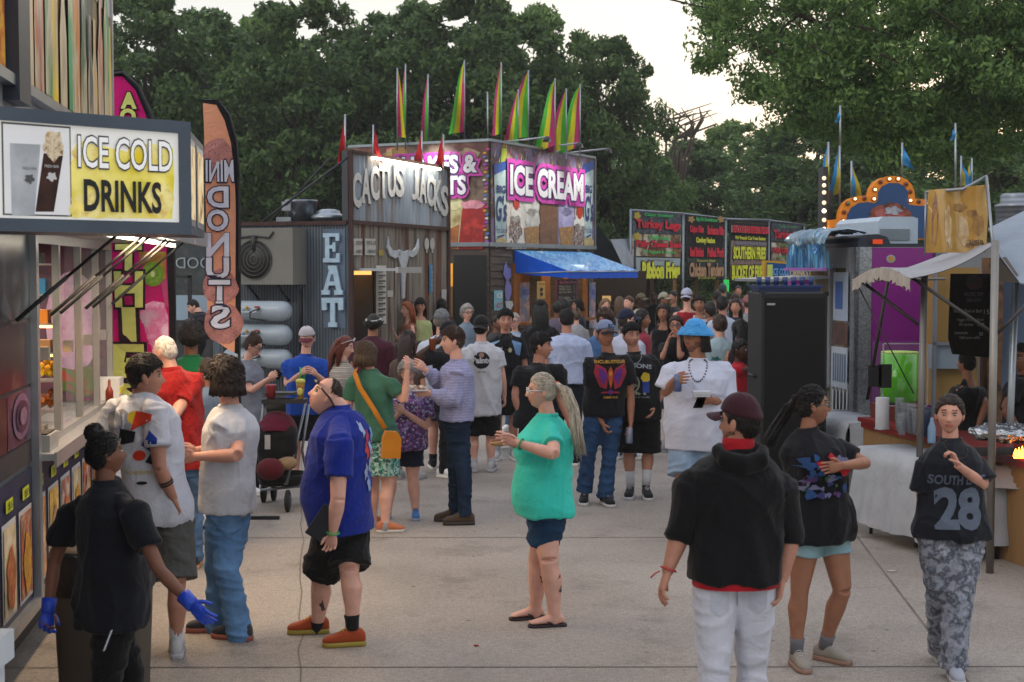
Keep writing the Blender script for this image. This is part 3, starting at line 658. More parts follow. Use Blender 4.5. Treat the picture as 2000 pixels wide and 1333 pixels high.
def decalb(I, x, y, z, n, items):      # tattoo on bare skin
    b = [c for c in I['root'].children if c.name.startswith('body')][0]; K = dict(I); K['shirt'] = b; decal(K, False, 0, 0, items, name='tattoo', axis=n, ctr=at(x, y, z))
def dtext(t, u0, u1, v0, v1, m, bold=.0, arc=0):
    v, F = fit_text(t, u0, u1, v0, v1, bold)
    if arc: v = v.copy(); c = (u0+u1)/2; v[:, 1] += arc*(1-((v[:, 0]-c)/((u1-u0)/2))**2)
    return (v, F, m)
def dpoly(p, m): return (np.array(p, float), [tuple(range(len(p)))], m)
def doval(cu, cv, ru, rv, m, n=18, w=0, k=5): return dpoly([(cu+ru*(1+w*math.sin(k*t+cu*50))*math.cos(t), cv+rv*(1+w*math.sin(k*t+cu*50))*math.sin(t)) for t in np.linspace(0, 2*math.pi, n, endpoint=False)], m)
# ------------------------------------------------------------------ ground
def ground():
    m = D.materials.new('concrete'); m.use_nodes = True; n = m.node_tree; L = n.links; b = n.nodes['Principled BSDF']; b.inputs['Roughness'].default_value = .85; b.inputs['Specular IOR Level'].default_value = .25
    tc = n.nodes.new('ShaderNodeTexCoord'); co = tc.outputs['Object']
    def noi(sc, det=4, ro=.6):
        q = n.nodes.new('ShaderNodeTexNoise'); q.inputs['Scale'].default_value = sc; q.inputs['Detail'].default_value = det; q.inputs['Roughness'].default_value = ro; L.new(co, q.inputs['Vector']); return q.outputs[0]
    def rmp(src, pts):
        r = n.nodes.new('ShaderNodeValToRGB'); L.new(src, r.inputs[0]); e = r.color_ramp.elements
        e[0].position, e[0].color = pts[0][0], pts[0][1]+(1,); e[1].position, e[1].color = pts[-1][0], pts[-1][1]+(1,)
        for p, c in pts[1:-1]: q = e.new(p); q.color = c+(1,)
        return r.outputs[0]
    def mix(a, b_, f, mode='MULTIPLY'):
        x = n.nodes.new('ShaderNodeMixRGB'); x.blend_type = mode; L.new(a, x.inputs[1]); L.new(b_, x.inputs[2])
        if hasattr(f, 'links'): L.new(f, x.inputs[0])
        else: x.inputs[0].default_value = f
        return x.outputs[0]
    base = rmp(noi(.55, 6), [(.3, (.235, .212, .188)), (.5, (.295, .267, .238)), (.7, (.345, .315, .28))])
    agg = rmp(noi(95, 3, .7), [(.36, (.55, .53, .51)), (.5, (1., 1., 1.)), (.64, (1.32, 1.29, 1.24))])
    agg2 = rmp(noi(26, 5, .75), [(.36, (.78, .77, .76)), (.62, (1.14, 1.13, 1.12))])
    st = rmp(noi(1.7, 6, .65), [(.32, (.70, .69, .68)), (.45, (1., 1., 1.)), (.9, (1.05, 1.05, 1.04))])
    c = mix(base, agg, .8); c = mix(c, agg2, .8); c = mix(c, st, .8)
    vo = n.nodes.new('ShaderNodeTexVoronoi'); vo.inputs['Scale'].default_value = 3.1; L.new(co, vo.inputs['Vector'])    # gum spots
    c = mix(c, rmp(vo.outputs['Distance'], [(.04, (.42, .41, .41)), (.065, (1., 1., 1.))]), .8)
    L.new(c, b.inputs['Base Color'])
    bp = n.nodes.new('ShaderNodeBump'); bp.inputs['Strength'].default_value = .35; bp.inputs['Distance'].default_value = .006; L.new(noi(120, 3), bp.inputs['Height']); L.new(bp.outputs[0], b.inputs['Normal'])
    g = MB(); g.box(-300, 300, -40, 500, -.3, 0); struct('ground', g, m)
    j = MB(); fr = frame((0, 0, 0), u=(-.16, 1, 0)); jm = paint('6a6157', .95, var=.3)
    # saw-cut joints between the slabs and one long crack
    rs = np.random.RandomState(2)
    def strip(pts, w, z=.004):
        for a, b2 in zip(pts[:-1], pts[1:]):
            a = A(*a); b2 = A(*b2); p = nrm(A(-(b2-a)[1], (b2-a)[0], 0))*w/2; up = A(0, 0, z); j.add([a-p+up, a+p+up, b2+p+up, b2-p+up], [(0, 3, 2, 1)], 0, False)
    for y0 in (8.05, 12.0, 15.9, 20.5, 25.5): strip([(-8, y0-.05, 0), (-2, y0, 0), (3, y0+.02, 0), (9, y0+.05, 0)], .012)
    a0, a1 = gp(588, 1345), gp(590, 780)
    pts = [a0+(a1-a0)*t+A(rs.normal()*.009, 0, 0) for t in np.linspace(0, 1, 46)]; strip(pts, .008)
    strip([gp(1900, 1345), gp(1560, 900), gp(1400, 760)], .014)
    struct('slab_joints', j, jm)
    l = MB(); lit = [(gp(780, 945), .03), (gp(605, 828), .025), (gp(1742, 1117), .05), (gp(930, 1263), .02), (gp(460, 1180), .02), (gp(1160, 1050), .02)]
    for i, (p, r) in enumerate(lit):
        k = MB(); k.ell(p+A(0, 0, .006), (r, r*.5, .006), sub=1)
        single('litter', k, paint('b8b0a8' if i not in (3,) else '9a2c2c', .9), ['crumpled scrap of napkin on the concrete between the stroller and blue shirt', 'small white crumb on the concrete below the stroller', 'torn white paper scrap on the concrete left of the camouflage trousers', 'small red scrap on the concrete below the flip flops', 'pale crumb on the concrete beside grey and black sneakers', 'pale scrap on the concrete right of the flip flop woman'][i], 'litter', 'scraps on the ground')
ground()
gr = MB(); gr.box(-120, 120, 42, 200, -.05, .06); struct('lawn', gr, mat('1c2a10', rough=.95, var=.4, vs_=3., bump=1., bs=8.))
# ------------------------------------------------------------------ trees
def leafmat(a, b, c):
    k = ('leaf', a, b, c)
    if k in MATS: return MATS[k]
    m = D.materials.new('leaves'); m.use_nodes = True; n = m.node_tree; L = n.links; bs = n.nodes['Principled BSDF']
    ge = n.nodes.new('ShaderNodeNewGeometry'); r = n.nodes.new('ShaderNodeValToRGB'); L.new(ge.outputs['Random Per Island'], r.inputs[0]); e = r.color_ramp.elements
    e[0].color = lin(a)+(1,); e[1].color = lin(c)+(1,); q = e.new(.5); q.color = lin(b)+(1,)
    L.new(r.outputs[0], bs.inputs['Base Color']); bs.inputs['Roughness'].default_value = .6; bs.inputs['Specular IOR Level'].default_value = .25
    tr = n.nodes.new('ShaderNodeBsdfTranslucent'); L.new(r.outputs[0], tr.inputs[0]); mx = n.nodes.new('ShaderNodeMixShader'); mx.inputs[0].default_value = .35
    L.new(bs.outputs[0], mx.inputs[1]); L.new(tr.outputs[0], mx.inputs[2]); L.new(mx.outputs[0], n.nodes['Material Output'].inputs[0]); MATS[k] = m; return m
def crown_mesh(blobs, nper, ls, seed, mt, droop=0):
    r = np.random.RandomState(seed); N = nper*len(blobs); cs = np.repeat(np.array([b[0] for b in blobs]), nper, 0); rr = np.repeat(np.array([b[1] for b in blobs]), nper, 0)
    d = r.normal(size=(N, 3)); d /= np.linalg.norm(d, axis=1)[:, None]; q = r.rand(N)**.45; p = cs+d*rr*q[:, None]
    p += r.normal(size=(N, 3))*.06*rr
    # each leaf a pointed diamond, tilted at random but mostly spread outwards
    a = r.normal(size=(N, 3)); a[:, 2] -= droop; a /= np.linalg.norm(a, axis=1)[:, None]
    nn = r.normal(size=(N, 3))+d*.8+A(0, 0, .6); b = np.cross(a, nn); b /= np.linalg.norm(b, axis=1)[:, None]
    s = ls*r.uniform(.6, 1.35, N)[:, None]; w = s*.42
    V = np.stack([p-a*s*.5, p+b*w*.5-a*s*.05, p+a*s*.5, p-b*w*.5-a*s*.05], 1).reshape(-1, 3)
    me = D.meshes.new('crown'); me.vertices.add(4*N); me.vertices.foreach_set('co', V.ravel()); me.loops.add(4*N); me.loops.foreach_set('vertex_index', np.arange(4*N)); me.polygons.add(N)
    me.polygons.foreach_set('loop_start', np.arange(N)*4); me.polygons.foreach_set('loop_total', np.full(N, 4)); me.update(calc_edges=True); me.materials.append(mt); return me
def tree_blobs(h, w, seed, n, low=.15, br=1.3):
    r = np.random.RandomState(seed); out = []; lob = r.rand(7)*6.28
    while len(out) < n:
        z = r.uniform(low, 1); az = r.rand()*6.28; zz = (z-low)/(1-low); prof = (.80+.2*min(zz*3, 1))*math.sqrt(max(0.02, 1-max(0, (zz-.45)/.55)**2))
        prof *= .86+.14*math.sin(2*az+lob[0])+.14*math.sin(5*az+lob[1]+z*9); q = r.rand()**.4
        b = br*r.uniform(.55, 1.15)*(1-.35*(z > .85)); out.append((A(math.cos(az)*w/2*prof*q, math.sin(az)*w/2*prof*q, z*h-b*.4), A(b, b, b*.72)))
    return out
def trunk_mb(h, r0, blobs, seed, fork=.3):
    r = np.random.RandomState(seed); mb = MB(); top = A(r.normal()*.3, r.normal()*.3, h*.8); mid = A(r.normal()*.2, r.normal()*.2, h*fork)
    mb.tube([A(0, 0, -.1), A(0, 0, .3), mid*.6, mid, (mid+top)/2+A(r.normal()*.2, 0, 0), top], [r0*1.5, r0*1.1, r0*.95, r0*.8, r0*.45, r0*.12], 9)
    for i in r.permutation(len(blobs))[:22]:
        c = blobs[i][0]; t = r.uniform(.0, .6); s = mid+(top-mid)*t; e = c; m = (s+e)/2+A(0, 0, -.05*h*r.rand())+r.normal(size=3)*.15
        mb.tube([s, m, e], [r0*(.42-.3*t), r0*.22*(1-t*.5), r0*.04], 6)
    return mb
bark = mat('2e251d', rough=.95, var=.3, vs_=6., bump=1., bs=14., stretch=(1, 1, .3))
LM = [leafmat('364a32', '4a6238', '647c44'), leafmat('3c5438', '526c40', '6c884c'), leafmat('4a6338', '64804a', '7e9a54')]
PROT = []
for k, (h, w, n, nper) in enumerate(((12, 9, 190, 190), (12, 8, 180, 190), (12, 10, 200, 180))):
    bl = tree_blobs(h, w, 40+k, n,   .06, .85); cm = crown_mesh(bl, nper, .27, 60+k, LM[k]); tm = trunk_mb(h, .32, bl, 80+k)
    me = D.meshes.new('trunk'); me.from_pydata(np.concatenate(tm.v).tolist(), [], tm.f); me.polygons.foreach_set('use_smooth', tm.s); me.materials.append(bark); PROT.append((cm, me, h, w))
def tree(px, toppy, d, wpx, k, rot, label, name='leafy_tree'):
    cm, tm, h0, w0 = PROT[k]; p = at(px, toppy, d); h = p[2]; sx = (wpx*d/FPX)/w0
    o = thing(name, label, 'tree', (p[0], d, 0), 'trees behind the stalls'); o.scale = (sx, sx, h/h0); o.rotation_euler = (0, 0, rot)
    for nm, me in (('trunk', tm), ('crown', cm)):
        c = D.objects.new(nm, me); COL.objects.link(c); c.parent = o
TREES = [  # px, top py, depth, width px, kind
 (250, -20, 46, 511, 0, 'tall dark tree rising behind the pink feather banner'),
 (395, 22, 50, 465, 1, 'dark tree directly above the peach donut banner'),
 (600, -6, 44, 511, 0, 'tall tree behind the silver roof vents and red pennant'),
 (505, 30, 54, 387, 2, 'paler tree between the donut banner and the roof vents'),
 (800, 8, 47, 434, 1, 'dark tree behind the pennants at the back end of the shake sign'),
 (930, -24, 45, 511, 0, 'tallest dark tree directly behind the middle of the multicoloured pennants'),
 (1070, 18, 48, 465, 2, 'tree behind the right group of pennants over the ice cream sign'),
 (1175, 70, 46, 356, 0, 'dark tree whose right edge meets the open sky beside the ice cream sign'),
 (1340, 275, 62, 341, 1, 'low tree above the hand lettered food banners, under open sky'),
 (1450, 238, 66, 372, 2, 'round low tree beyond the rightmost food banner'),
 (1590, 215, 56, 434, 1, 'tree behind the yellow and blue flags left of the bulb sign'),
 (1760, 190, 50, 465, 0, 'dark tree behind the bulb lit marquee sign'),
 (1950, 120, 44, 511, 1, 'dark tree behind the tan banner and white canopy'),
 (700, 60, 58, 372, 1, 'tree seen in the dip of the treeline left of the shake sign'),
 (120, 10, 56, 403, 2, 'tree hidden mostly behind the drinks stall roof sign'),
 (1255, 300, 52, 263, 2, 'bushy tree between the ice cream sign and the food banners'),
]
for i, t in enumerate(TREES): tree(t[0], t[1], t[2], t[3], t[4], i*1.7, t[5])
# continuous far wood behind them, one mass
r = np.random.RandomState(5); bl = []
for i in range(300):
    x = r.uniform(-34, 42); hx = np.interp(x, [-34, -8, 3, 6.5, 10, 18, 42], [11.5, 11.5, 10.5, 6.0, 5.6, 8.0, 9.5]); z = r.uniform(0, 1)**.8*hx; b = r.uniform(1.4, 2.3)
    bl.append((A(x, 72+r.uniform(-3, 3), max(z-b*.6, .3)), A(b, b, b*.8)))
me = crown_mesh(bl, 210, .62, 9, LM[1]); o = D.objects.new('far_wood', me); COL.objects.link(o); tag(o, 'dark mass of far woodland closing the view behind the separate trees', 'woodland', kind='stuff')
# bare twigs against the sky
tw = MB()
for i in range(7):
    b = at(1300+i*8, 300, 58); t = at(1290+i*9+r.normal()*8, 205+r.rand()*45, 58); m = (b+t)/2+A(r.normal()*.3, 0, 0); tw.tube([at(1318, 420, 58), b, m, t], [.10, .06, .045, .02], 5)
    for q in range(3): tw.tube([m, m+A(r.normal()*.5, 0, .6), m+A(r.normal()*.9, 0, 1.1)], [.05, .035, .015], 4)
tw.tube([A(at(1318, 420, 58)[0], 58, 0), at(1318, 420, 58)], [.25, .15], 6)
single('bare_tree', tw, paint('4a4038', .95), 'bare dead tree top with thin twigs against the sky above the food banners', 'tree')
# ---- big overhanging tree on the right, nearer
def near_tree():
    r = np.random.RandomState(12); d0 = 24.; root = thing('shade_tree', 'large near shade tree whose leafy boughs hang into the top right of the sky', 'tree', (at(2120, 600, 25)[0], 25, 0))
    bl = []
    # outline of the boughs as seen, filled through a depth of several metres
    edge = [(1370, -60, 60), (1400, -80, 130), (1440, -80, 150), (1490, -80, 205), (1540, -80, 250), (1590, -80, 262), (1640, -90, 285), (1700, -90, 300), (1760, -90, 315), (1820, -90, 320), (1880, -90, 330), (1940, -90, 300), (2000, -90, 300), (2060, -90, 330)]
    for x, a, b in edge:
        n = int((b-a)/7.5)
        for i in range(n):
            y = r.uniform(a, b); dd = d0+r.uniform(-2.6, 3.5); q = r.uniform(.22, .5)
            if x < 1560 and r.rand() < .45: continue
            if r.rand() < .18: continue
            if 1430 < x < 1600 and 15 < y < 95 and r.rand() < .55: continue
            bl.append((at(x+r.uniform(-28, 28), y, dd), A(q*1.15, q, q*.62)))
    me = crown_mesh([(b[0]-rloc(root), b[1]) for b in bl], 230, .11, 13, leafmat('3c5832', '56743e', '7a9652'), droop=.7); c = D.objects.new('crown', me); COL.objects.link(c); c.parent = root
    tk = MB(); base = rloc(root); fk = at(2090, 150, 25)
    tk.tube([base-ZZ*.1, base+ZZ*.4, (base+fk)/2, fk, at(2080, -250, 25)], [.5, .4, .34, .28, .2], 12)
    J_ = lambda x, y, z=0: at(x, y, 24.5+z)
    for pts, w in (([fk, J_(1950, 40), J_(1780, 20), J_(1650, 70), J_(1560, 28), J_(1450, 5)], .14), ([J_(1780, 20), J_(1690, 110), J_(1620, 190), J_(1560, 230)], .06), ([J_(1650, 70), J_(1600, 60), J_(1540, 75), J_(1470, 60)], .04),
                   ([fk, J_(1960, 160), J_(1860, 240), J_(1760, 285)], .1), ([J_(1960, 160), J_(1940, 60), J_(1860, -60)], .09), ([J_(1560, 28), J_(1490, 90), J_(1430, 110)], .03), ([J_(1850, 28), J_(1760, -60), J_(1640, -90), J_(1500, -110)], .09), ([J_(1640, -90), J_(1540, -40), J_(1420, -60)], .05)):
        tk.tube(pts, [w*(1-.85*i/(len(pts)-1)) for i in range(len(pts))], 8)
    for i in range(120):
        b = bl[r.randint(len(bl))][0]; e = b+A(r.normal()*.5, r.normal()*.3, .25+r.rand()*.3); tk.tube([b, (b+e)/2+r.normal(size=3)*.04, e], [.006, .012, .02], 4)
    obj('trunk', tk, bark, root)
near_tree()
# ------------------------------------------------------------------ pixel helpers on real planes
def uvp(fr, px, py, n=0):
    u = (px-1000)/FPX; v = (666.5-py)/FPX; sp, cp = math.sin(PITCH), math.cos(PITCH); dr = A(u, cp+v*sp, -sp+v*cp); c = A(0, 0, CAMH)
    k = np.dot(fr.o+fr.n*n-c, fr.n)/np.dot(dr, fr.n); p = c+dr*k-fr.o; return float(np.dot(p, fr.u)), float(p[2]+fr.o[2]*0)+float(0)
class PA(Art):
    n0 = 0
    def q(s, px, py): u, z = uvp(s.fr, px, py, s.n0); return u, z
    def R(s, a, b, c, d, m, k=1): (u0, z1), (u1, z0) = s.q(a, b), s.q(c, d); return s.rect(u0, z0, u1, z1, m, k)
    def Pl(s, pts, m, k=1): return s.poly([s.q(*p) for p in pts], m, k)
    def O(s, cx, cy, rx, ry, m, k=1, **kw):
        (u0, z0), (u1, z1) = s.q(cx-rx, cy+ry), s.q(cx+rx, cy-ry); return s.oval((u0+u1)/2, (z0+z1)/2, (u1-u0)/2, (z1-z0)/2, m, k, **kw)
    def T(s, t, a, b, c, d, m, k=3, **kw): (u0, z1), (u1, z0) = s.q(a, b), s.q(c, d); return s.text(t, u0, z0, u1, z1, m, k, **kw)
# ------------------------------------------------------------------ food trailer on the left
steel = metal('a7adb5', .35); alum = paint('a4a8ad', .35, metal=.6); dark = paint('15171c', .6); white = paint('c9cbcc', .4)
FT = frame((-2.704, 7.5, 0), u=(-.144, 1, 0))
glassm = mat('8fa0ac', rough=.05, alpha=.12, spec=.4, var=0.)
def left_trailer():
    R = thing('food_trailer', 'long food trailer along the left edge with open serving windows under raised silver flaps', 'food trailer', FT(1.2, -.9, 0))
    o = MB(); f = FT
    o.box(-4, 4.45, -2.2, -.02, .32, 1.15, fr=f); o.box(-4, 4.45, -2.2, -.02, 2.52, 3.3, fr=f); o.box(-4, .82, -.3, -.02, 1.15, 2.52, fr=f); o.box(4.3, 4.45, -2.2, -.02, 1.15, 2.52, fr=f); o.box(-4, 4.3, -2.2, -2.1, 1.15, 2.52, fr=f)
    obj('wall', o, paint('85888c', .45, var=.15), R)
    k = MB(); k.box(-3.9, 4.3, -2.0, -.1, .05, .32, fr=f); obj('chassis', k, dark, R)
    for u in (-1.2, -.5, 2.9): w = MB(); w.lathe(f(u, -.18, .33), [(.02, -.1), (.3, -.1), (.33, -.07), (.33, .07), (.3, .1), (.02, .1)], 20, ax=(f.u, ZZ, f.n)); obj('wheel', w, paint('1a1a1c', .8), R)
    # printed skirt below the windows: navy band, yellow price tags, white framed food pictures
    navy = paint('1b2140', .5, var=.3, vs_=6.); a = PA(f, .006); a.rect(-3.9, .34, 4.42, 1.13, navy, 1); rs = np.random.RandomState(4)
    foods = ['b5792e', 'd8c29a', '9c5a3a', 'c98a4a', 'd4a017', 'a86a5a', 'c9b48a', 'b84a30']
    for i in range(16):
        u = -2.8+i*.45; a.rect(u, .40, u+.36, .93, paint('c4c6c8', .5), 2); a.rect(u+.025, .425, u+.335, .905, mat(foods[i % 8], kind='noise', col2=[foods[(i+3) % 8], 'cfc4ae'], ps=9., var=.3), 3)
        a.oval(u+.18, .62, .11, .17, mat(foods[(i+5) % 8], kind='noise', col2=foods[(i+1) % 8], ps=25., var=.35), 4, wob=.1)
        a.rect(u+.09, .98, u+.27, 1.05, paint('c3cc2a', .6), 3); a.text(['$7', '$9', '$6', '$8'][i % 4], u+.13, .99, u+.23, 1.04, dark, 4)
    a.out('menu_picture', R)
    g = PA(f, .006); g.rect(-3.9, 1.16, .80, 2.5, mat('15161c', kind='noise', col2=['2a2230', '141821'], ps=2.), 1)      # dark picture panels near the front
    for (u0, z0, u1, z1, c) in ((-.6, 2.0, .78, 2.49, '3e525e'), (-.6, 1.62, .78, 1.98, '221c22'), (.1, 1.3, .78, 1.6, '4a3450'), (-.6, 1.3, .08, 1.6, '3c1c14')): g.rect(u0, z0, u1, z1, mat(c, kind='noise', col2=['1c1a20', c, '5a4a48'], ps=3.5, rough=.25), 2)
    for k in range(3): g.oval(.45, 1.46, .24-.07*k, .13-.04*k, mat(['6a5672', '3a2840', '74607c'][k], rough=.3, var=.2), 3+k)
    g.out('picture_panel', R)
    p = MB(); p.box(.78, .86, -.02, .05, .3, 2.52, fr=f); p.box(-4, -3.9, -.02, .06, .3, 3.3, fr=f); p.box(-4, 4.45, -.02, .05, .30, .36, fr=f); obj('corner_post', p, steel, R)
    s = MB(); s.box(.86, 4.4, -.16, .12, 1.15, 1.19, fr=f); s.box(.86, 4.4, .12, .135, 1.11, 1.2, fr=f); obj('counter', s, alum, R)
    # sliding windows
    ed = [.90, 1.78, 2.66, 3.50, 4.28]
    for i in range(4):
        u0, u1 = ed[i], ed[i+1]; w = MB(); t = .032
        w.box(u0, u0+t, -.03, .015, 1.19, 2.5, fr=f); w.box(u1-t, u1, -.03, .015, 1.19, 2.5, fr=f); w.box(u0+t, u1-t, -.03, .015, 1.19, 1.23, fr=f); w.box(u0+t, u1-t, -.03, .015, 2.44, 2.5, fr=f)
        m_ = (u0+u1)/2; q = obj('window', w, paint('9a9da0', .35, metal=.5), R)
        if i: gl = MB(); gl.box(m_ if i == 1 else u0+t, u1-t, -.03, -.024, 1.24, 2.44, fr=f); obj('pane', gl, glassm, q)
        lk = MB(); lk.box(m_-.03, m_+.03, -.04, .02, 1.72, 1.80, fr=f); obj('latch', lk, steel, q)
    # raised flaps on struts with strip lights beneath
    for i in range(3):
        u0 = .2+i*1.4; u1 = u0+1.34; w = MB(); z = lambda n: 2.50+.03*n
        w.add([f(u, n, z(n)+dz) for dz in (0, .035) for n in (0, .78) for u in (u0, u1)], [(0, 2, 3, 1), (4, 5, 7, 6), (0, 1, 5, 4), (2, 6, 7, 3), (0, 4, 6, 2), (1, 3, 7, 5)], 0, False)
        w.box(u0, u1, .76, .79, 2.47, 2.58, fr=f); q = obj('awning_flap', w, alum, R)
        for u in (u0+.12, u1-.16):
            st = MB(); st.tube([f(u, .60, 2.5), f(u-.02, .30, 2.24)], .009, 8); obj('strut', st, dark, q)
            st = MB(); st.tube([f(u-.02, .30, 2.24), f(u-.04, .03, 2.0)], .013, 8); obj('strut_sleeve', st, paint('303336', .6), q)
        lt = MB(); lt.box(u0+.15, u1-.15, .5, .54, 2.465, 2.49, fr=f); obj('strip_light', lt, glow('fff4dd', 5.), q)
    it = MB(); it.box(.8, 4.35, -2.1, -.1, 1.02, 1.06, fr=f); obj('floor_panel', it, alum, R)
    # upper sign boards with tall pictures
    u = PA(f, .006); u.rect(.62, 3.34, 4.45, 5.6, mat('8d8a84', kind='noise', col2=['a58a63', '5d6a60', 'b3a9a0'], ps=.8, stretch=(1, 1, .3), var=.15), 1)
    u.rect(.62, 4.35, 4.45, 5.6, mat('a8a49c', kind='noise', col2=['c2bab0', '8f9a8c'], ps=1.5, stretch=(1, 1, .2), var=.1), 2)
    for i in range(13):
        x = .85+i*.29; c = ['d8a42a', '1f8a52', 'd0b48a', 'd07a1e', '4a4a48', 'b8341e', 'e0b81a', '2f9a5a', '1f5a3a'][(i*5) % 9]; y1 = rs.uniform(4.0, 4.7); w_ = rs.uniform(.11, .16)
        u.poly([(x-w_, 3.36), (x+w_, 3.36), (x+w_, y1-.35), (x+w_*.4, y1-.1), (x+w_*.35, y1+.15), (x-w_*.35, y1+.15), (x-w_*.4, y1-.1), (x-w_, y1-.35)], mat(c, kind='noise', col2=[c, 'c9b89a', c], ps=3., stretch=(1, 1, .3), var=.3, rough=.35), 3+i % 3)
    u.rect(-3, 3.34, .24, 5.6, mat('9a2c18', kind='noise', col2=['c9761e', 'd8a53a', '8c1c14'], ps=4., var=.2), 1); u.out('sign_board', R)
    k = MB(); k.box(.28, .60, -.05, .07, 3.2, 5.6, fr=f); obj('sign_post', k, paint('2c3340', .4), R); k = MB(); k.box(-4, 4.45, -.1, .05, 3.28, 3.34, fr=f); k.box(4.40, 4.46, -.1, .03, 3.3, 5.62, fr=f); obj('trim', k, steel, R)
    bb = MB(); bb.box(-4, 4.44, -.12, -.02, 3.3, 5.6, fr=f); obj('sign_backing', bb, paint('5a5e64'), R)
    for x, e_, c in ((1.6, 26, (1, .80, .55)), (3.4, 22, (1, .86, .68))):     # warm lamps burning inside and under the flaps
        l = D.lights.new('trailer_lamp', 'AREA'); l.energy = e_*.8; l.color = c; l.size = 1.0; l.shape = 'RECTANGLE'; l.size_y = .3; q = D.objects.new('lamp', l); COL.objects.link(q); q.location = tuple(f(x, -.8, 2.44)-rloc(R)); q.parent = R
    l = D.lights.new('flap_lamp', 'AREA'); l.energy = 60; l.color = (1, .70, .42); l.shape = 'RECTANGLE'; l.size = .15; l.size_y = 3.4; q = D.objects.new('lamp', l); COL.objects.link(q); q.location = tuple(f(2.2, .5, 2.45)-rloc(R)); q.rotation_euler = (0, rad(-18), rad(8.2)); q.parent = R
    # food and gear inside
    wb = paint('a8a8a8', .3, metal=.6); sh = MB(); shc = [paint(c) for c in ('6a3a1c', 'a87a2a', '2a4a6a', '8a2a2a', 'b0a890', '3a3a3e', '5a7a3a')]
    bk = PA(frame(f(4.25, -2.09, 0)-f.n*0, u=f.u*-1), .004) if False else None; iw = MB(); iw.box(.85, 4.28, -2.09, -2.05, 1.15, 2.5, fr=f); obj('inner_wall', iw, mat('4a3f38', kind='noise', col2=['6a5a48', '2c2826'], ps=3.), R)
    for j, z in enumerate((1.3, 1.62, 1.95)):
        sh.box(.95, 4.2, -2.04, -1.75, z-.03, z, 5, fr=f)
        for i in range(17): u0 = 1.0+i*.185; q = .06+.1*rs.rand(); sh.box(u0, u0+.14, -1.98, -1.8, z, z+.08+q, rs.randint(7), fr=f)
    for i in range(5): u0 = 1.2+i*.65; sh.box(u0, u0+.3, -.75, -.45, 1.06, 1.28+.1*(i % 2), [5, 0, 4][i % 3], fr=f)
    obj('shelf_goods', sh, shc, R)
    def tray(u, n, z, w, h, label, col, nb, br, cols):
        t = thing('food_tray', label, 'tray', f(u, n, z), 'trays of food in the trailer'); b = MB(); b.box(u-w/2, u+w/2, n-.2, n+.2, z, z+.02, fr=f); b.box(u-w/2, u-w/2+.015, n-.2, n+.2, z+.02, z+h, fr=f); b.box(u+w/2-.015, u+w/2, n-.2, n+.2, z+.02, z+h, fr=f); b.box(u-w/2, u+w/2, n+.185, n+.2, z+.02, z+h, fr=f); obj('pan', b, wb, t)
        fb = MB()
        for i in range(nb): fb.ell(f(u+rs.uniform(-w/2, w/2)*.85, n+rs.uniform(-.16, .16), z+.04+rs.uniform(0, h+.03)), A(br, br, br)*rs.uniform(.7, 1.2), rs.randint(2), 1)
        obj('food', fb, [paint(cols[0], .5), paint(cols[1], .5)], t)
    tray(1.10, -.32, 1.25, .42, .06, 'steel tray of bright yellow and orange popped snacks in the first serving window', 0, 150, .022, ('e0b818', 'd8641a'))
    tray(1.10, -.36, 1.44, .36, .05, 'upper heap of yellow peppers on the raised pan in the first serving window', 0, 120, .024, ('e8c81a', 'e0a41a'))
    tray(2.1, -.5, 1.22, .5, .05, 'tray of red candied apples behind the second window', 0, 40, .035, ('a01818', 'b83a20'))
    tray(2.9, -.5, 1.22, .5, .05, 'tray of brown fried snacks behind the third window', 0, 60, .03, ('8a5426', 'a86a30'))
    w = PA(frame(f(4.29, -1.2, 0), u=f.n), .004); w.rect(0, 1.2, 1.19, 2.5, mat('6e3450', kind='noise', col2=['4a3c48', '8a4a66'], ps=3.), 1); w.oval(.9, 1.85, .22, .42, mat('9a7aa0', kind='noise', col2=['b898b4', '8a5a80'], ps=4.), 2); w.oval(.95, 1.36, .2, .12, mat('8a1c1c', kind='noise', col2=['3a6a2a', 'a82a2a'], ps=9.), 3, wob=.15); w.out('painted_reflection', R)  # pink reflection in the windows, painted as a print on the inner end wall
    T = thing('snack_rack', 'steel rack of snacks, boxes and warm lights inside the first serving window', 'rack', f(1.9, -.35, 1.19)); fr = frame(f(1.75, -.75, 0), u=f.n); z = 1.19
    for zz in (1.19, 1.36, 1.56, 1.74, 1.93, 2.12, 2.32): b = MB(); b.box(0, .74, -.2, 0, zz-.012, zz, fr=fr); obj('shelf', b, wb, T)
    b = MB(); [b.box(u_, u_+.02, -.2, 0, 1.19, 2.44, fr=fr) for u_ in (0, .36, .72)]; obj('upright', b, wb, T)
    for zz, hh, c, n_ in ((1.19, .09, 'b8b4ac', 2), (1.36, .12, 'c8742a', 14), (1.56, .13, 'e0c01e', 20), (1.74, .10, 'b0865a', 6), (1.93, .12, 'c87a2a', 4), (2.12, .12, '2a6a9a', 3), (2.32, .1, '2a2c30', 2)):
        b = MB()
        for i in range(n_):
            if n_ > 10:
                for k in range(4): b.ell(fr(.04+.68*(i+.5*rs.rand())/n_, -.05-.12*rs.rand(), zz+.02+.03*k*rs.rand()+.02), (.024,)*3, sub=1)
            else: b.box(.03+.7*i/n_, .02+.7*(i+.8)/n_, -.17, -.03, zz, zz+hh*(.7+.3*rs.rand()), fr=fr)
        obj('snacks', b, paint(c, .5), T)
    b = MB(); b.box(.05, .7, -.1, -.08, 1.90, 1.915, fr=fr); b.box(.05, .7, -.1, -.08, 1.71, 1.725, fr=fr); obj('warm_light', b, glow('ffb050', 9.), T)
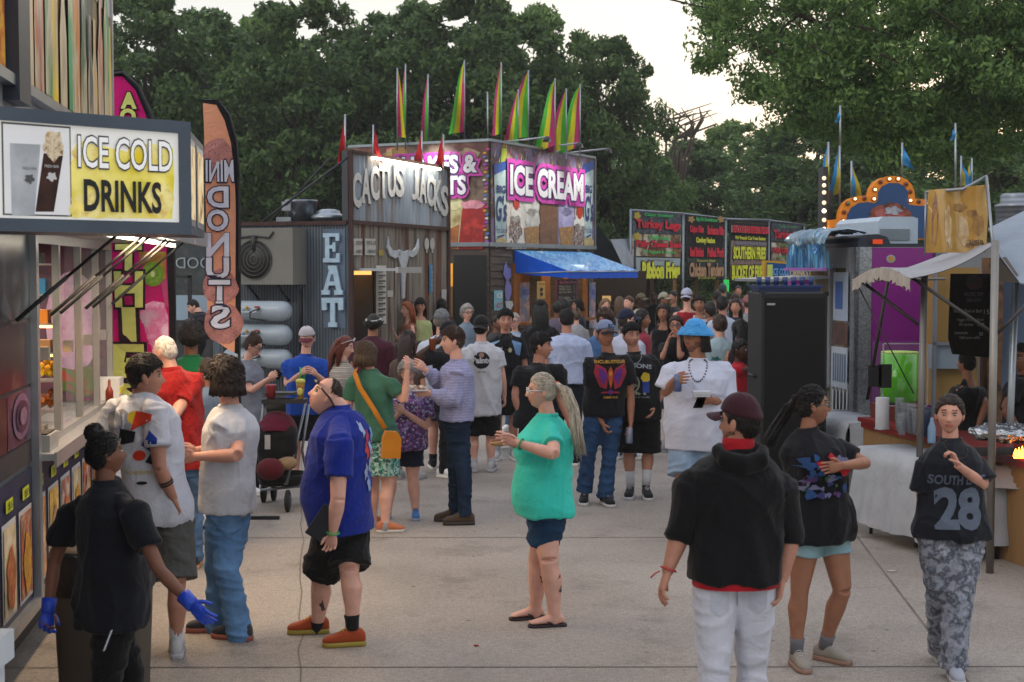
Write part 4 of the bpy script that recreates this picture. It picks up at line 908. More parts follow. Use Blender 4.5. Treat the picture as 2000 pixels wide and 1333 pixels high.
    h = thing('heat_lamp_shelf', 'orange lit heat lamp shelf inside the first serving window', 'warmer', f(1.2, -1.2, 1.2)); b = MB(); b.box(.95, 1.75, -1.4, -1.0, 1.62, 1.66, fr=f); b.box(.95, 1.75, -1.4, -1.0, 1.95, 1.99, fr=f); b.box(.95, .98, -1.4, -1.0, 1.06, 1.99, fr=f); b.box(1.72, 1.75, -1.4, -1.0, 1.06, 1.99, fr=f); obj('shelf', b, wb, h)
    b = MB(); b.box(1.0, 1.7, -1.35, -1.05, 1.92, 1.945, fr=f); obj('lamp', b, glow('ff9a3c', 4.), h); b = MB()
    for i in range(6): b.box(1.02+i*.11, 1.11+i*.11, -1.3, -1.05, 1.665, 1.72+.02*(i % 2), fr=f)
    obj('food_box', b, paint('c8963c', .6), h)
    h = thing('ice_machine', 'dark box with a blue light on the shelf in the first serving window', 'machine', f(1.3, -.9, 2.0)); b = MB(); b.box(1.0, 1.6, -1.2, -.7, 1.99, 2.3, fr=f); obj('case', b, paint('2a2e34', .4), h); b = MB(); b.box(1.05, 1.5, -.7, -.69, 2.02, 2.09, fr=f); obj('light', b, glow('3aa6e8', 1.2), h)
    b = MB(); b.box(4.0, 4.25, -.08, .10, 1.2, 1.40, fr=f); b.box(4.02, 4.23, .10, .11, 1.27, 1.33, 1, fr=f); single('cup_dispenser', b, [white, paint('c9c02a')], 'white box with a yellow sticker on the trailer counter beside the white tee man', 'box')
    b = MB(); b.lathe(f(3.85, .04, 1.19), [(.03, 0), (.032, .12), (.02, .15), (.012, .16), (.012, .2), (.004, .22)], 12); single('sauce_bottle', b, mat('7a2a18', rough=.3), 'brown sauce bottle on the trailer counter left of the white box', 'bottle')
    b = MB(); b.box(.95, 1.25, -.18, .08, 1.19, 1.29, fr=f); b.box(.97, 1.23, -.16, .06, 1.29, 1.30, 1, fr=f); single('card_reader', b, [paint('8c8f92', .4), dark], 'grey till box on the near end of the trailer counter', 'till')
left_trailer()
def lightbox():
    fr = frame(at(-70, 460, 5.85)*A(1, 1, 0), u=(.72, .69, 0)); a = PA(fr, .003); a.n0 = 0
    R = thing('lightbox_sign', 'lit box sign reading ICE COLD DRINKS in a grey frame, top left', 'sign', at(150, 460, 6.2))
    u0 = -.15; u1, zb = uvp(fr, 368, 460); z0, z1 = 2.44, 2.955; dep = .5; bu = A(-.144, 1, 0)/1.01
    def sk(u, n, z): return fr.o+fr.u*u-bu*n+ZZ*z
    b = MB(); t = .055
    for (a0, a1, b0, b1) in ((u0, u1, z0, z0+t), (u0, u1, z1-t, z1), (u0, u0+t, z0+t, z1-t), (u1-t, u1, z0+t, z1-t)): b.box(a0, a1, -.04, .03, b0, b1, fr=lambda u, n, z: fr(u, n, z))
    b.add([sk(u, -n, z) for n in (.03, 1.15) for z in (z0+.01, z1-.01) for u in (u0, u1-.01)], [(0, 2, 3, 1), (4, 5, 7, 6), (0, 1, 5, 4), (2, 6, 7, 3), (0, 4, 6, 2), (1, 3, 7, 5)], 0, False); obj('frame', b, paint('4a5664', .4, metal=.4, var=.15), R)
    P_ = fr; fr2 = frame(fr(0, .012, 0), u=fr.u); a = PA(fr2, .002)
    wh = mat('d8d8d4', emit=.33, var=.04, vs_=2.); yl = mat('d9c832', emit=.28, kind='noise', col2=['e3d778', 'c9a822'], ps=4.); bk = paint('141414', .6); pw = mat('cfd0d2', emit=.3, var=.03)
    a.rect(u0+.03, z0+.03, u1-.03, z1-.03, wh, 0)
    a.R(2, 238, 140, 424, paint('5a5a5a'), 1); a.R(5, 242, 137, 421, pw, 2)
    a.Pl([(18, 280), (78, 283), (66, 421), (22, 421)], mat('b4b8bc', emit=.2, kind='noise', col2='8f959a', ps=5.), 3); a.Pl([(84, 300), (122, 304), (104, 414), (68, 414)], mat('241512', kind='noise', col2='4a2a1c', ps=8.), 3); a.O(103, 285, 19, 28, mat('b79258', emit=.12, kind='noise', col2=['e0d2b4', '8a5a2a'], ps=30.), 4, wob=.12)
    for x, y, c in ((56, 342, '55585c'), (99, 338, 'd8d8d8')): a.O(x, y+8, 9, 8, paint(c), 5, wob=.2); a.T('FRESH BAR', x-14, y-16, x+14, y-9, paint(c), 5)
    a.Pl([(132, 424), (134, 330), (150, 290), (200, 286), (262, 300), (338, 290), (340, 350), (336, 428)], yl, 1)
    for x, y, rx, ry in ((165, 300, 24, 22), (210, 400, 70, 26), (310, 390, 28, 34), (290, 310, 44, 26), (150, 410, 16, 16)): a.O(x, y, rx, ry, mat('d6c020', emit=.25, kind='noise', col2=['e8dc90', 'b98a1e'], ps=7.), 2, wob=.08)
    a.T('ICE COLD', 150, 266, 334, 336, mat('dcdcdc', emit=.35, var=.02), 6, bold=.012, outl=.05, om=paint('3a3a3e'))
    a.T('DRINKS', 162, 352, 312, 416, bk, 6, bold=.03); a.out('sign_face', R)
    # short side of the box with two lit picture panels
    sd = MB(); sm = []
    for i, (n0, n1, c) in enumerate(((.10, .52, 'b98a4a'), (.62, 1.08, 'c9a05a'))):
        for (q0, q1, z_0, z_1, mi) in ((n0, n1, z0+.05, z1-.05, 0), (n0+.04, n1-.04, z0+.08, z1-.08, 1)):
            e_ = .004+.004*mi; sd.add([fr.o+fr.u*(u1+e_-.01)+bu*n+ZZ*z for n, z in ((q0, z_0), (q1, z_0), (q1, z_1), (q0, z_1))], [(0, 1, 2, 3)], mi, False)
    obj('side_picture', sd, [alum, mat('c99a4a', emit=.4, kind='noise', col2=['d9c8a0', '8a5a2a'], ps=6.)], R)
lightbox()
# ------------------------------------------------------------------ feather banners
def feather(name, label, outline, edge, d, face, edgec, arts, grp, pole):
    R = thing(name, label, 'feather banner', (at(pole[0][0], 600, d)[0], d, 0), grp); fr = frame((0, d, 0), u=(1, 0, 0)); a = PA(fr, .004)
    amp = lambda u, z: .035*math.sin(z*2.3+u*3)+.018*math.sin(u*14+z*5)
    def wf(pts, k):
        return [fr(p[0], k*.004+amp(p[0], p[1]), p[1]) for p in pts]
    def fill(poly_px, m, name, off, th):      # gridded cloth sheet cut to the outline, with real thickness
        bm = bmesh.new(); P2 = [a.q(*p) for p in poly_px]; vs_ = [bm.verts.new((p[0], p[1], 0)) for p in P2]; bm.faces.new(vs_); lo = np.min(P2, 0); hi = np.max(P2, 0)
        for ax in (0, 1):
            x = lo[ax]+.06
            while x < hi[ax]: bmesh.ops.bisect_plane(bm, geom=list(bm.verts)+list(bm.edges)+list(bm.faces), plane_co=((x, 0, 0), (0, x, 0))[ax], plane_no=((1, 0, 0), (0, 1, 0))[ax]); x += .06
        bm.verts.index_update(); vv = [(v.co.x, v.co.y) for v in bm.verts]; ff = [tuple(x.index for x in q.verts) for q in bm.faces]; bm.free(); mb = MB()
        mb.add([fr(u, off+amp(u, z), z) for u, z in vv], ff); mb.add([fr(u, off-th+amp(u, z), z) for u, z in vv], [q[::-1] for q in ff]); return obj(name, mb, m, R)
    fill(outline, face, 'banner_cloth', 0, .004); fill(edge, edgec, 'sleeve', .004, .014)
    a.warp = None; old = a.fr
    def wfr(u, n, z): return old(u, n+amp(u, z)+.002, z)
    wfr.o, wfr.u, wfr.n = old.o, old.u, old.n; a.fr = wfr; arts(a); a.out('banner_print', R)
    pm = MB(); pm.tube([at(x, y, d+.02) for x, y in pole]+[A(at(pole[-1][0], 600, d)[0], d+.02, 0)], .014, 8); obj('pole', pm, dark, R)
    bs = MB(); b0 = A(at(pole[-1][0], 600, d)[0], d, 0); bs.bar(b0+A(-.35, 0, .015), b0+A(.35, 0, .015), .04, .03); bs.bar(b0+A(0, -.35, .015), b0+A(0, .35, .015), .04, .03); obj('base', bs, dark, R)
def donut_art(a):
    sp = mat('9a6668', kind='noise', col2=['b98078', '7a4a50'], ps=60., var=.3); wt = cloth('c6cbd8'); nv = cloth('2a2d44')
    for x, y, r in ((425, 300, 28), (424, 330, 22), (430, 560, 33), (446, 565, 20), (438, 632, 37)): a.O(x, y, r, r*1.05, sp, 1, wob=.03)
    a.T('MINI', 402, 314, 456, 354, wt, 4, bold=.02, outl=.07, om=nv, mirror=True)
    for c, (y0, y1), (x0, x1) in zip('DONUTS', ((366, 404), (411, 450), (457, 500), (505, 543), (549, 591), (598, 640)), ((406, 444), (405, 444), (404, 446), (404, 446), (410, 448), (416, 447))):
        a.T(c, x0, y0, x1, y1, wt, 4, bold=.03, outl=.045 if c == 'N' else .07, om=nv, mirror=True)
        if c in 'T':      # slab serifs
            for yy in ((y1,) if c == 'T' else (y0, y1)):
                for xx in ((x0+x1)/2,) if c == 'T' else (x0+4, x1-4): a.R(xx-9, yy-3.5, xx+9, yy+3.5, nv, 4.2); a.R(xx-7, yy-2, xx+7, yy+2, wt, 5)
feather('feather_banner', 'peach feather banner with reversed MINI DONUTS lettering and a black sleeve', [(396, 200), (424, 206), (440, 236), (452, 280), (457, 330), (459, 420), (460, 600), (460, 689), (452, 686), (408, 655), (402, 500), (400, 350)],
        [(393, 196), (427, 196), (446, 222), (459, 270), (467, 340), (469, 450), (469, 600), (466, 692), (459, 690), (460, 560), (459, 420), (457, 330), (452, 280), (440, 236), (424, 206), (396, 201)], 12.9, cloth('dc9c7c', vs_=2.), cloth('14161c'), donut_art, 'feather banners by the food trailer', [(400, 197), (427, 199), (447, 225), (461, 275), (467, 345), (468, 600), (467, 692)])
def smooth_art(a):
    pk = cloth('b8a8b8', kind='noise', col2=['c86a9a', 'd8b8d0'], ps=5.); yl = cloth('c8cc72'); bk = cloth('2a1426')
    a.Pl([(262, 640), (276, 600), (300, 588), (322, 592), (330, 620), (331, 760), (262, 760)], pk, 1); a.O(300, 536, 22, 24, mat('6f9a22', var=.2), 1); a.O(300, 536, 16, 18, mat('8cb83a', kind='noise', col2='5f8a1e', ps=30.), 2); a.O(300, 536, 4, 6, paint('cfd8a0'), 3)
    a.Pl([(272, 492), (326, 492), (326, 560), (312, 530), (296, 512), (276, 520)], mat('c9a03a', kind='noise', col2='8a5a2a', ps=6.), 1)
    a.Pl([(316, 552), (328, 540), (331, 600), (324, 600)], cloth('b84a7a'), 2)
    for c, (x0, y0, x1, y1) in (('T', (232, 480, 276, 526)), ('H', (229, 534, 279, 597)), ('I', (242, 604, 266, 668)), ('E', (226, 676, 280, 740)), ('S', (226, 748, 280, 800))): a.T(c, x0, y0, x1, y1, yl, 4, bold=.04, outl=.09, om=bk)
    a.T('A', 238, 182, 262, 210, yl, 4, bold=.06, outl=.12, om=bk); a.T('O', 236, 214, 262, 240, yl, 4, bold=.06, outl=.12, om=bk)
feather('feather_banner', 'hot pink smoothie feather banner with big yellow letters and fruit pictures', [(214, 150), (236, 148), (262, 176), (282, 224), (300, 290), (316, 380), (327, 480), (331, 600), (333, 800), (224, 800), (214, 500)],
        [(212, 138), (236, 136), (268, 160), (292, 215), (312, 285), (328, 380), (339, 480), (343, 600), (344, 800), (333, 800), (331, 600), (327, 480), (316, 380), (300, 290), (282, 224), (262, 176), (236, 148), (214, 150)], 12.4, cloth('c2126e', vs_=2.), cloth('1a1820'), smooth_art, 'feather banners by the food trailer', [(216, 145), (240, 142), (270, 168), (294, 220), (322, 330), (340, 480), (343, 800)])
# dark van and fence of shade seen between the banners
def far_left():
    fr = frame((-6.6, 23.5, 0), u=(1, -.1, 0)); R = thing('parked_van', 'dark windowed van parked behind the two feather banners', 'van', fr(1, -1, 0)); b = MB(); b.box(0, 4.2, -1.9, 0, .5, 2.2, fr=fr); b.box(.2, 4., -1.8, -.1, 2.2, 2.85, fr=fr); obj('body', b, paint('20262c', .25, coat=.6), R)
    g = PA(fr, .02); g.rect(.3, 1.9, 3.9, 2.7, mat('38464e', rough=.08, kind='noise', col2=['1c262c', '5a6a72'], ps=1.5), 1); g.rect(.3, 1.45, 3.9, 1.86, paint('8aa0b0', .3), 1); g.text('GOOD', 1.1, 2.3, 1.9, 2.48, paint('8a949a'), 3, mirror=True); g.out('side_window', R)
    for u in (.8, 3.3): w = MB(); w.lathe(fr(u, -.05, .36), [(.02, -.1), (.34, -.1), (.37, -.07), (.37, .07), (.3, .1), (.02, .1)], 20, ax=(fr.u, ZZ, fr.n)); obj('wheel', w, paint('141416', .8), R)
    b = MB(); q = frame((-6.2, 20.4, 0), u=(1, 0, 0)); b.box(0, 1.6, -.05, 0, 2.16, 2.2, fr=q); b.box(0, .06, -.05, 0, 0, 2.2, fr=q); b.box(1.55, 1.6, -.05, 0, 0, 2.2, fr=q); single('metal_rack', b, dark, 'thin dark metal rack frame standing between the two feather banners', 'rack')
    b = MB()
    for i in range(60): z = np.random.RandomState(i); b.ell(A(-9+z.rand()*7, 33+z.rand()*2, z.rand()*2.2+.3), A(.7, .6, .5), sub=1)
    bl = [(A(-9.5+7.5*((i*37) % 60)/60, 34+((i*13) % 7)*.25, .3+((i*23) % 11)*.2), A(.7, .6, .5)) for i in range(60)]; me = crown_mesh(bl, 160, .16, 21, LM[1]); o = D.objects.new('hedge', me); COL.objects.link(o); tag(o, 'dark clipped hedge behind the van at the left', 'hedge')
    tb = thing('picnic_table', 'dark picnic table where the man in black sits behind the banners', 'table', (-4.45, 19.0, 0)); b = MB(); b.box(-5.2, -3.7, 18.7, 19.4, .72, .77); obj('tabletop', b, paint('1d2126', .6), tb)
    for x in (-5.0, -3.9):
        for y in (18.75, 19.35): b = MB(); b.tube([A(x-.25, y, 0), A(x, y, .72), A(x+.25, y, 0)], .02, 6); obj('leg', b, dark, tb)
far_left()
b = MB(); b.box(-2.42, -2.06, 5.0, 5.7, .0, .70); b.box(-2.45, -2.03, 4.97, 5.73, .70, .82); single('cooler', b, paint('c4ccd2', .35), 'white plastic cooler box at the very bottom left corner', 'cooler')
tc_ = MB(); p = at(290, 1100, 7.9)
def trash():
    R = thing('trash_bin', 'brown bin with a black plastic liner between the glove worker and grey shorts man', 'bin', (p[0]-.12, 7.45, 0)); x, y = p[0]-.12, 7.45; b = MB()
    b.loft([ring(A(x, y, z), A(1, 0, 0), A(0, 1, 0), r, r, 24, 4) for z, r in ((0, .20), (.02, .21), (.78, .24), (.80, .24))]); obj('bin_body', b, paint('4a4138', .6), R)
    b = MB(); b.loft([ring(A(x, y, z), A(1, 0, 0), A(0, 1, 0), r, r, 40, 3) for z, r in ((.60, .252), (.80, .262), (.83, .25), (.80, .22), (.5, .2))], cap=False); k = remesh(b, .02, 0) if False else b; obj('liner', k, mat('0c0d10', rough=.25, bump=1., bs=12.), R)
trash()
# ------------------------------------------------------------------ shack with the arched western lettering
def corrug(mb, fr, u0, u1, z0, z1, n, pitch=.06, amp=.012, mi=0):
    k = int((u1-u0)/(pitch/4)); us = np.linspace(u0, u1, k+1); V = []
    for z in (z0, z1):
        for u in us: V.append(fr(u, n+amp*math.sin(u*2*math.pi/pitch), z))
    mb.add(V, [(i, i+1, k+2+i, k+1+i) for i in range(k)], mi, True)
rust = mat('7c8792', rough=.65, metal=.1, kind='noise', col2=['8a949f', '7f8a96', '6c645f', '6f7984'], ps=1.6, stretch=(1.6, 1.6, .22), var=.2, vs_=2.)
rust2 = mat('6e4a3c', rough=.8, metal=.1, kind='noise', col2=['5c3a2e', '7a766e', '8a8276', '523a32'], ps=2.2, stretch=(2.4, 2.4, .12), var=.25)
KC = A(-2.465, 21.6, 0)
KR = frame(KC, u=(.3417, .9398, 0)); KL = frame(KC-nrm(A(.94, -.342, 0))*2.4, u=(.94, -.342, 0))
def shack():
    R = thing('food_shack', 'rusty corrugated metal food shack with arched pale lettering and a bull skull', 'food stall', KC+A(.2, 1.5, 0))
    b = MB(); b.box(0, .12, -2.3, -.02, .25, 2.98, fr=KR); b.box(.12, .85, -2.3, -.02, .25, 1.1, fr=KR) ; b.box(.12, .85, -2.3, -.02, 2.28, 2.98, fr=KR); b.box(.85, 3.84, -2.3, -.02, .25, 2.98, fr=KR); b.box(.12, .85, -2.3, -1.6, 1.1, 2.28, fr=KR); obj('wall', b, paint('3a3d42', .7), R)
    b = MB(); corrug(b, KR, .85, 3.84, .3, 3.0, 0); corrug(b, KR, 0, .85, .3, 1.1, 0); corrug(b, KR, 0, .85, 2.28, 3.0, 0); corrug(b, KR, 0, .12, 1.1, 2.28, 0); obj('rusted_cladding', b, rust2, R)
    b = MB(); corrug(b, KL, 0, 2.4, .3, 2.98, 0, .05, .01); obj('side_cladding', b, mat('4d5964', rough=.6, metal=.4, kind='noise', col2=['5c6a76', '3f4850'], ps=2., stretch=(2, 2, .2)), R)
    b = MB(); b.box(0, 3.84, -.12, -.02, 2.98, 4.08, fr=KR); obj('fascia_backing', b, paint('33373d'), R); b = MB(); corrug(b, KR, 0, 3.84, 3.02, 4.05, .02, .14, .012); obj('fascia', b, rust, R)
    b = MB()
    for (a0, a1, z0, z1) in ((-.02, 3.86, 4.04, 4.09), (-.02, 3.86, 2.97, 3.03), (-.03, .03, .3, 4.09), (3.80, 3.87, .3, 4.09)): b.box(a0, a1, .005, .06, z0, z1, fr=KR)
    b.box(0, 2.37, -.02, .05, 2.96, 3.02, fr=KL); obj('trim', b, paint('38201c', .8, var=.3), R)
    # arched lettering, each letter its own height on the curve
    lt = PA(KR, .012); lt.n0 = .04
    cols = (paint('b4b4b2', .5, var=.15, vs_=9.), paint('22262c', .6)); arcp = [(0.08, 3.17, .62), (.48, 3.30, .58), (.85, 3.38, .58), (1.22, 3.44, .54), (1.62, 3.47, .52), (2.02, 3.46, .52), (2.42, 3.38, .56), (2.72, 3.30, .56), (3.05, 3.22, .56), (3.36, 3.10, .60), (3.66, 2.98, .62)]
    word = 'CACTUS JACKS'; xs = np.linspace(.05, 3.80, 13)[:12]; wd = .33
    for i, c in enumerate(word):
        if c == ' ': continue
        x0 = .04+i*(3.78/12)+(.04 if i > 6 else 0)-(.0 if i < 6 else .05); t = (x0+.15-1.9)/1.9; zb = 3.50-.29*t*t; h = .49
        zb -= .02
        for dd, m in ((.035, cols[1]), (0, cols[0])):
            v, F = fit_text(c, x0+dd, x0+dd+wd-.05, zb-dd*.6, zb+h-dd*.6, .035); lt.raw(v, F, m, 2 if dd else 4)
        if c in 'ATUKJ':      # flared feet on the strokes
            yb = {'U': zb+h}.get(c, zb)
            for xx in ((x0+.14,) if c in 'T' else (x0+.04, x0+.24)): lt.raw([(xx-.055, yb-.02), (xx+.055, yb-.02), (xx+.03, yb+.035), (xx-.03, yb+.035)], [(0, 1, 2, 3)], cols[0], 5)
    lt.out('lettering', R)
    b = MB(); b.box(.7, 3.35, .05, .10, 4.0, 4.03, fr=KR); obj('light_strip', b, glow('fff1d8', 14.), R)
    l = D.lights.new('sign_lamp', 'AREA'); l.shape = 'RECTANGLE'; l.size = 2.6; l.size_y = .06; l.energy = 20; l.color = (1, .93, .82); q = D.objects.new('lamp', l); COL.objects.link(q); q.location = tuple(KR(2.0, .16, 4.02)-rloc(R)); q.rotation_euler = (0, rad(-28), math.atan2(KR.u[1], KR.u[0])); q.rotation_euler = Matrix(((KR.u[0], KR.n[0], 0), (KR.u[1], KR.n[1], 0), (0, 0, 1))).to_euler(); q.rotation_euler.rotate_axis('X', rad(-25)); q.parent = R
    # wall fittings
    w = PA(KR, .012); w.n0 = .03; wt = paint('a9a8a2', .6, var=.12, vs_=20.); bk = paint('1c1c1e')
    for x0, x1, t1, t2 in ((690, 707, 'ORDER', 'HERE'), (712, 733, 'PICK UP', 'HERE')):
        w.R(x0, 466, x1, 499, wt, 3); w.T(t1, x0+2, 471, x1-2, 479, bk, 5, bold=.02); w.T(t2, x0+3, 488, x1-3, 495, bk, 5, bold=.02)
    w.R(734, 519, 754, 632, paint('b5b3ac', .6), 3)
    for i in range(9): w.R(737, 526+i*11, 751, 529+i*11, paint('3a3a3e'), 4); w.R(737, 531+i*11, 746, 533+i*11, paint('55555a'), 4)
    w.R(756, 568, 767, 580, wt, 3); w.R(739, 488, 748, 500, paint('8a7a2a'), 3); w.R(838, 516, 844, 572, paint('2c7aa6', .6), 3)
    for i in range(6): w.T('CATERS'[i], 839, 520+i*8.5, 843, 526+i*8.5, wt, 5)
    for x in (833, 844): w.O(x, 477, 4.5, 12, wt, 3); w.R(x-1.2, 486, x+1.2, 494, wt, 3)
    w.Pl([(862, 566), (872, 566), (870, 590), (862, 588)], wt, 3)
    w.out('wall_signs', R)
    sk = PA(KR, .014); sk.n0 = .03; sm = paint('a6acb4', .5, var=.15, vs_=8.); pr = lambda pts: [sk.q(*p) for p in pts]
    b = MB()
    for pts in ([(757, 462), (759, 480), (766, 490), (779, 489), (781, 500), (770, 505), (760, 500), (755, 485)], [(816, 466), (812, 482), (806, 490), (796, 489), (794, 500), (804, 503), (812, 497), (817, 484)], [(779, 488), (788, 492), (797, 489), (796, 504), (792, 520), (790, 545), (789, 582), (785, 584), (784, 560), (783, 530), (779, 512), (776, 500)]): b.prism(pr(pts), .03, KR, n0=.02)
    obj('bull_skull', b, sm, R)
    b = MB(); k0, z0 = uvp(KR, 690, 514); k1, z1 = uvp(KR, 735, 520); b.box(.1, .95, .0, .75, 2.26, 2.30, fr=KR); b.box(.08, .97, .73, .77, 2.23, 2.32, fr=KR); obj('window_flap', b, alum, R)
    b = MB(); b.box(.08, 3.0, .0, .42, 1.06, 1.11, fr=KR); obj('counter', b, paint('3c332e', .5), R)
    b = MB(); b.box(.12, .85, -1.58, -.04, 2.2, 2.26, fr=KR); obj('ceiling_lamp', b, glow('ffb060', 1.3), R); b = MB(); b.box(.13, .84, -1.59, -1.55, 1.1, 2.2, fr=KR); obj('inner_wall', b, paint('a05a2c'), R)
    # EAT in slab letters on a grey board
    e = PA(KL, .012); e.n0 = .03; bd = paint('4e5e70', .6, var=.2); e.R(630, 448, 674, 642, bd, 1); em = paint('9db6c8', .45, var=.12, vs_=12.); b = MB(); P_ = lambda pts: [e.q(*p) for p in pts]
    e.out('letter_board', R)
    b.prism(P_([(633, 456), (664, 456), (664, 471), (658, 471), (657, 463), (645, 463), (645, 479), (651, 479), (652, 474), (657, 474), (657, 492), (652, 492), (651, 486), (645, 486), (645, 505), (658, 505), (659, 495), (665, 495), (665, 513), (633, 513), (633, 505), (637, 505), (637, 464), (633, 464)]), .04, KL, n0=.03)
    b.prism(P_([(643, 519), (659, 519), (668, 567), (671, 567), (671, 576), (655, 576), (655, 567), (659, 567), (657, 558), (644, 558), (642, 567), (646, 567), (646, 576), (630, 576), (630, 567), (634, 567), (645, 527), (643, 527)]), .04, KL, n0=.03); 
    b.prism(P_([(630, 582), (672, 582), (672, 606), (663, 606), (662, 592), (656, 592), (656, 630), (660, 630), (660, 639), (643, 639), (643, 630), (647, 630), (647, 592), (640, 592), (640, 606), (631, 606)]), .04, KL, n0=.03); obj('letters', b, em, R)
    b = MB(); b.prism(P_([(649, 536), (653, 536), (655, 550), (646, 550)]), .003, KL, n0=.071); obj('letter_hole', b, bd, R)
    # roof edge, brace
    b = MB(); b.tube([KL(.9, 0, 3.02), KR(0, .02, 4.0)], .018, 6); b.tube([KL(.8, -.4, 3.02), KR(.02, -.3, 4.0)], .014, 6); obj('brace', b, paint('23272c'), R)
    rf = MB(); rf.add([KC+ZZ*2.98, KC-KL.u*2.4+ZZ*2.98, KC-KL.u*2.4+KR.u*3.84+ZZ*2.98, KC+KR.u*3.84+ZZ*2.98], [(0, 1, 2, 3)], 0, False); obj('roof', rf, paint('4a4e54', .6), R)
    # air conditioner on the side wall
    e = PA(KL, .01); u0, z1 = e.q(475, 448); u1, z0 = e.q(600, 556); T = thing('air_conditioner', 'big beige outdoor air conditioner with round fan grille beside the EAT letters', 'air conditioner', KL((u0+u1)/2, .2, z0))
    b = MB(); b.box(u0, u1, .03, .45, z0, z1, fr=KL); obj('case', b, paint('6b6a63', .6), T); cu, cz = (u0+u1)/2-.1, (z0+z1)/2-.05
    b = MB(); b.lathe(KL(cu, .452, cz), [(.005, 0), (.30, 0), (.30, .012), (.005, .012)], 28, ax=(KL.u, ZZ, KL.n)); g = obj('fan_opening', b, paint('141618'), T); b = MB()
    for r in (.06, .12, .18, .24, .30): b.tube([KL(cu+r*math.cos(t), .475, cz+r*math.sin(t)) for t in np.linspace(0, 6.2832, 25)], .005, 5)
    obj('grille', b, paint('55534c', .5), g); b = MB(); b.tube([KL(cu-.32, .47, cz+.42), KL(cu-.27, .47, cz+.33), KL(cu, .47, cz+.36), KL(cu+.27, .47, cz+.33), KL(cu+.34, .47, cz+.42)], .016, 6); b.tube([KL(cu, .47, cz+.36), KL(cu, .47, cz+.12)], [.05, .02], 8); obj('horn_ornament', b, paint('1c1c1e'), T)
    b = MB(); b.tube([KL(u0+.3, .03, z0-.25), KL(u0+.3, .4, z0)], .02, 6); b.tube([KL(u1-.3, .03, z0-.25), KL(u1-.3, .4, z0)], .02, 6); obj('bracket', b, dark, T)
    # gas bottles lying in a rack
    for i, (y0, y1, lb) in enumerate(((586, 626, 'topmost white gas tank with black hose, under the air conditioner'), (630, 672, 'middle white gas tank of the stack under the air conditioner'), (676, 716, 'lowest white gas tank of the stack, partly hidden by the woman with a phone'))):
        u0, z1 = e.q(472, y0); u1, z0 = e.q(600, y1); r = (z1-z0)/2; T = thing('gas_tank', lb, 'gas tank', KL((u0+u1)/2, .6, z0), 'gas tanks beside the shack'); b = MB()
        b.lathe(KL(u0+.02, .55, z0+r), [(.02, 0), (r*.6, .02), (r*.9, .07), (r, .14), (r, u1-u0-.14), (r*.9, u1-u0-.07), (r*.6, u1-u0-.02), (.02, u1-u0)], 24, ax=(ZZ, KL.n, KL.u)); obj('tank', b, paint('8d98a0', .35, var=.1), T)
        a = PA(KL, .004); a.n0 = .55+r; 
        b = MB(); b.tube([KL(u0+.45, .55+r, z0+r*1.2), KL(u0+.45, .62+r, z0+r*.9), KL(u0+.7, .64+r, z0+r*.9), KL(u0+.7, .55+r, z0+r*1.2)], .016, 6); obj('valve_guard', b, paint('9aa3aa'), T); b = MB(); b.ell(KL(u0+.52, .58+r, z0+r*1.35), A(.03, .03, .03), sub=1); obj('valve', b, paint('b88a1e'), T)
        b = MB(); b.tube([KL(u0+.75, .57+r, z0+r*1.3), KL(u0+.62, .66+r, z0+r*.9), KL(u0+.6, .62+r, z0+r*.3), KL(u0+.85, .6+r, z0+.02)], .014, 6); obj('hose', b, paint('141416'), T); b = MB(); b.box(u0+.64, u0+.72, .55+r*.98, .56+r, z0+r*1.35, z0+r*1.5, fr=KL); obj('red_label', b, paint('9a2a22'), T)
    b = MB()
    for u in (.28, 1.62): b.box(u, u+.04, .1, .16, .0, 1.98, fr=KL); b.box(u, u+.04, .1, .9, .0, .05, fr=KL)
    single('tank_rack', b, dark, 'black steel rack holding the white gas tanks', 'rack')
    b = MB(); e2 = PA(KL, .01); u0, z1 = e2.q(604, 700); b.box(u0, u0+.9, .3, .7, z1-.5, z1, fr=KL); 
    # roof vents
    q = at(583, 445, 22.3); T = thing('roof_vent', 'large dented steel exhaust drum on the shack roof, left of the dome vent', 'vent', A(q[0], 22.6, 2.98)); b = MB(); c = A(q[0], 22.6, 2.98); b.lathe(c, [(.18, 0), (.2, .1), (.22, .12), (.255, .36), (.26, .38), (.25, .40), (.2, .38)], 28); obj('drum', b, mat('8b939b', rough=.35, metal=.7, kind='noise', col2='5d656d', ps=6.), T); b = MB(); b.box(q[0]-.35, q[0]-.12, 22.3, 22.36, 3.0, 3.1); b.box(q[0]-.26, q[0]-.12, 22.3, 22.36, 3.2, 3.34); obj('motor_box', b, metal(), T)
    q = at(640, 445, 22.3); T = thing('roof_vent', 'low domed aluminium roof vent right of the exhaust drum', 'vent', A(q[0], 22.4, 2.98)); b = MB(); b.lathe(A(q[0], 22.4, 2.98), [(.2, 0), (.2, .06), (.27, .09), (.27, .13), (.22, .17), (.19, .18), (.18, .22), (.10, .245), (.01, .25)], 28); obj('dome', b, mat('8f979f', rough=.3, metal=.75, var=.2), T)
shack()
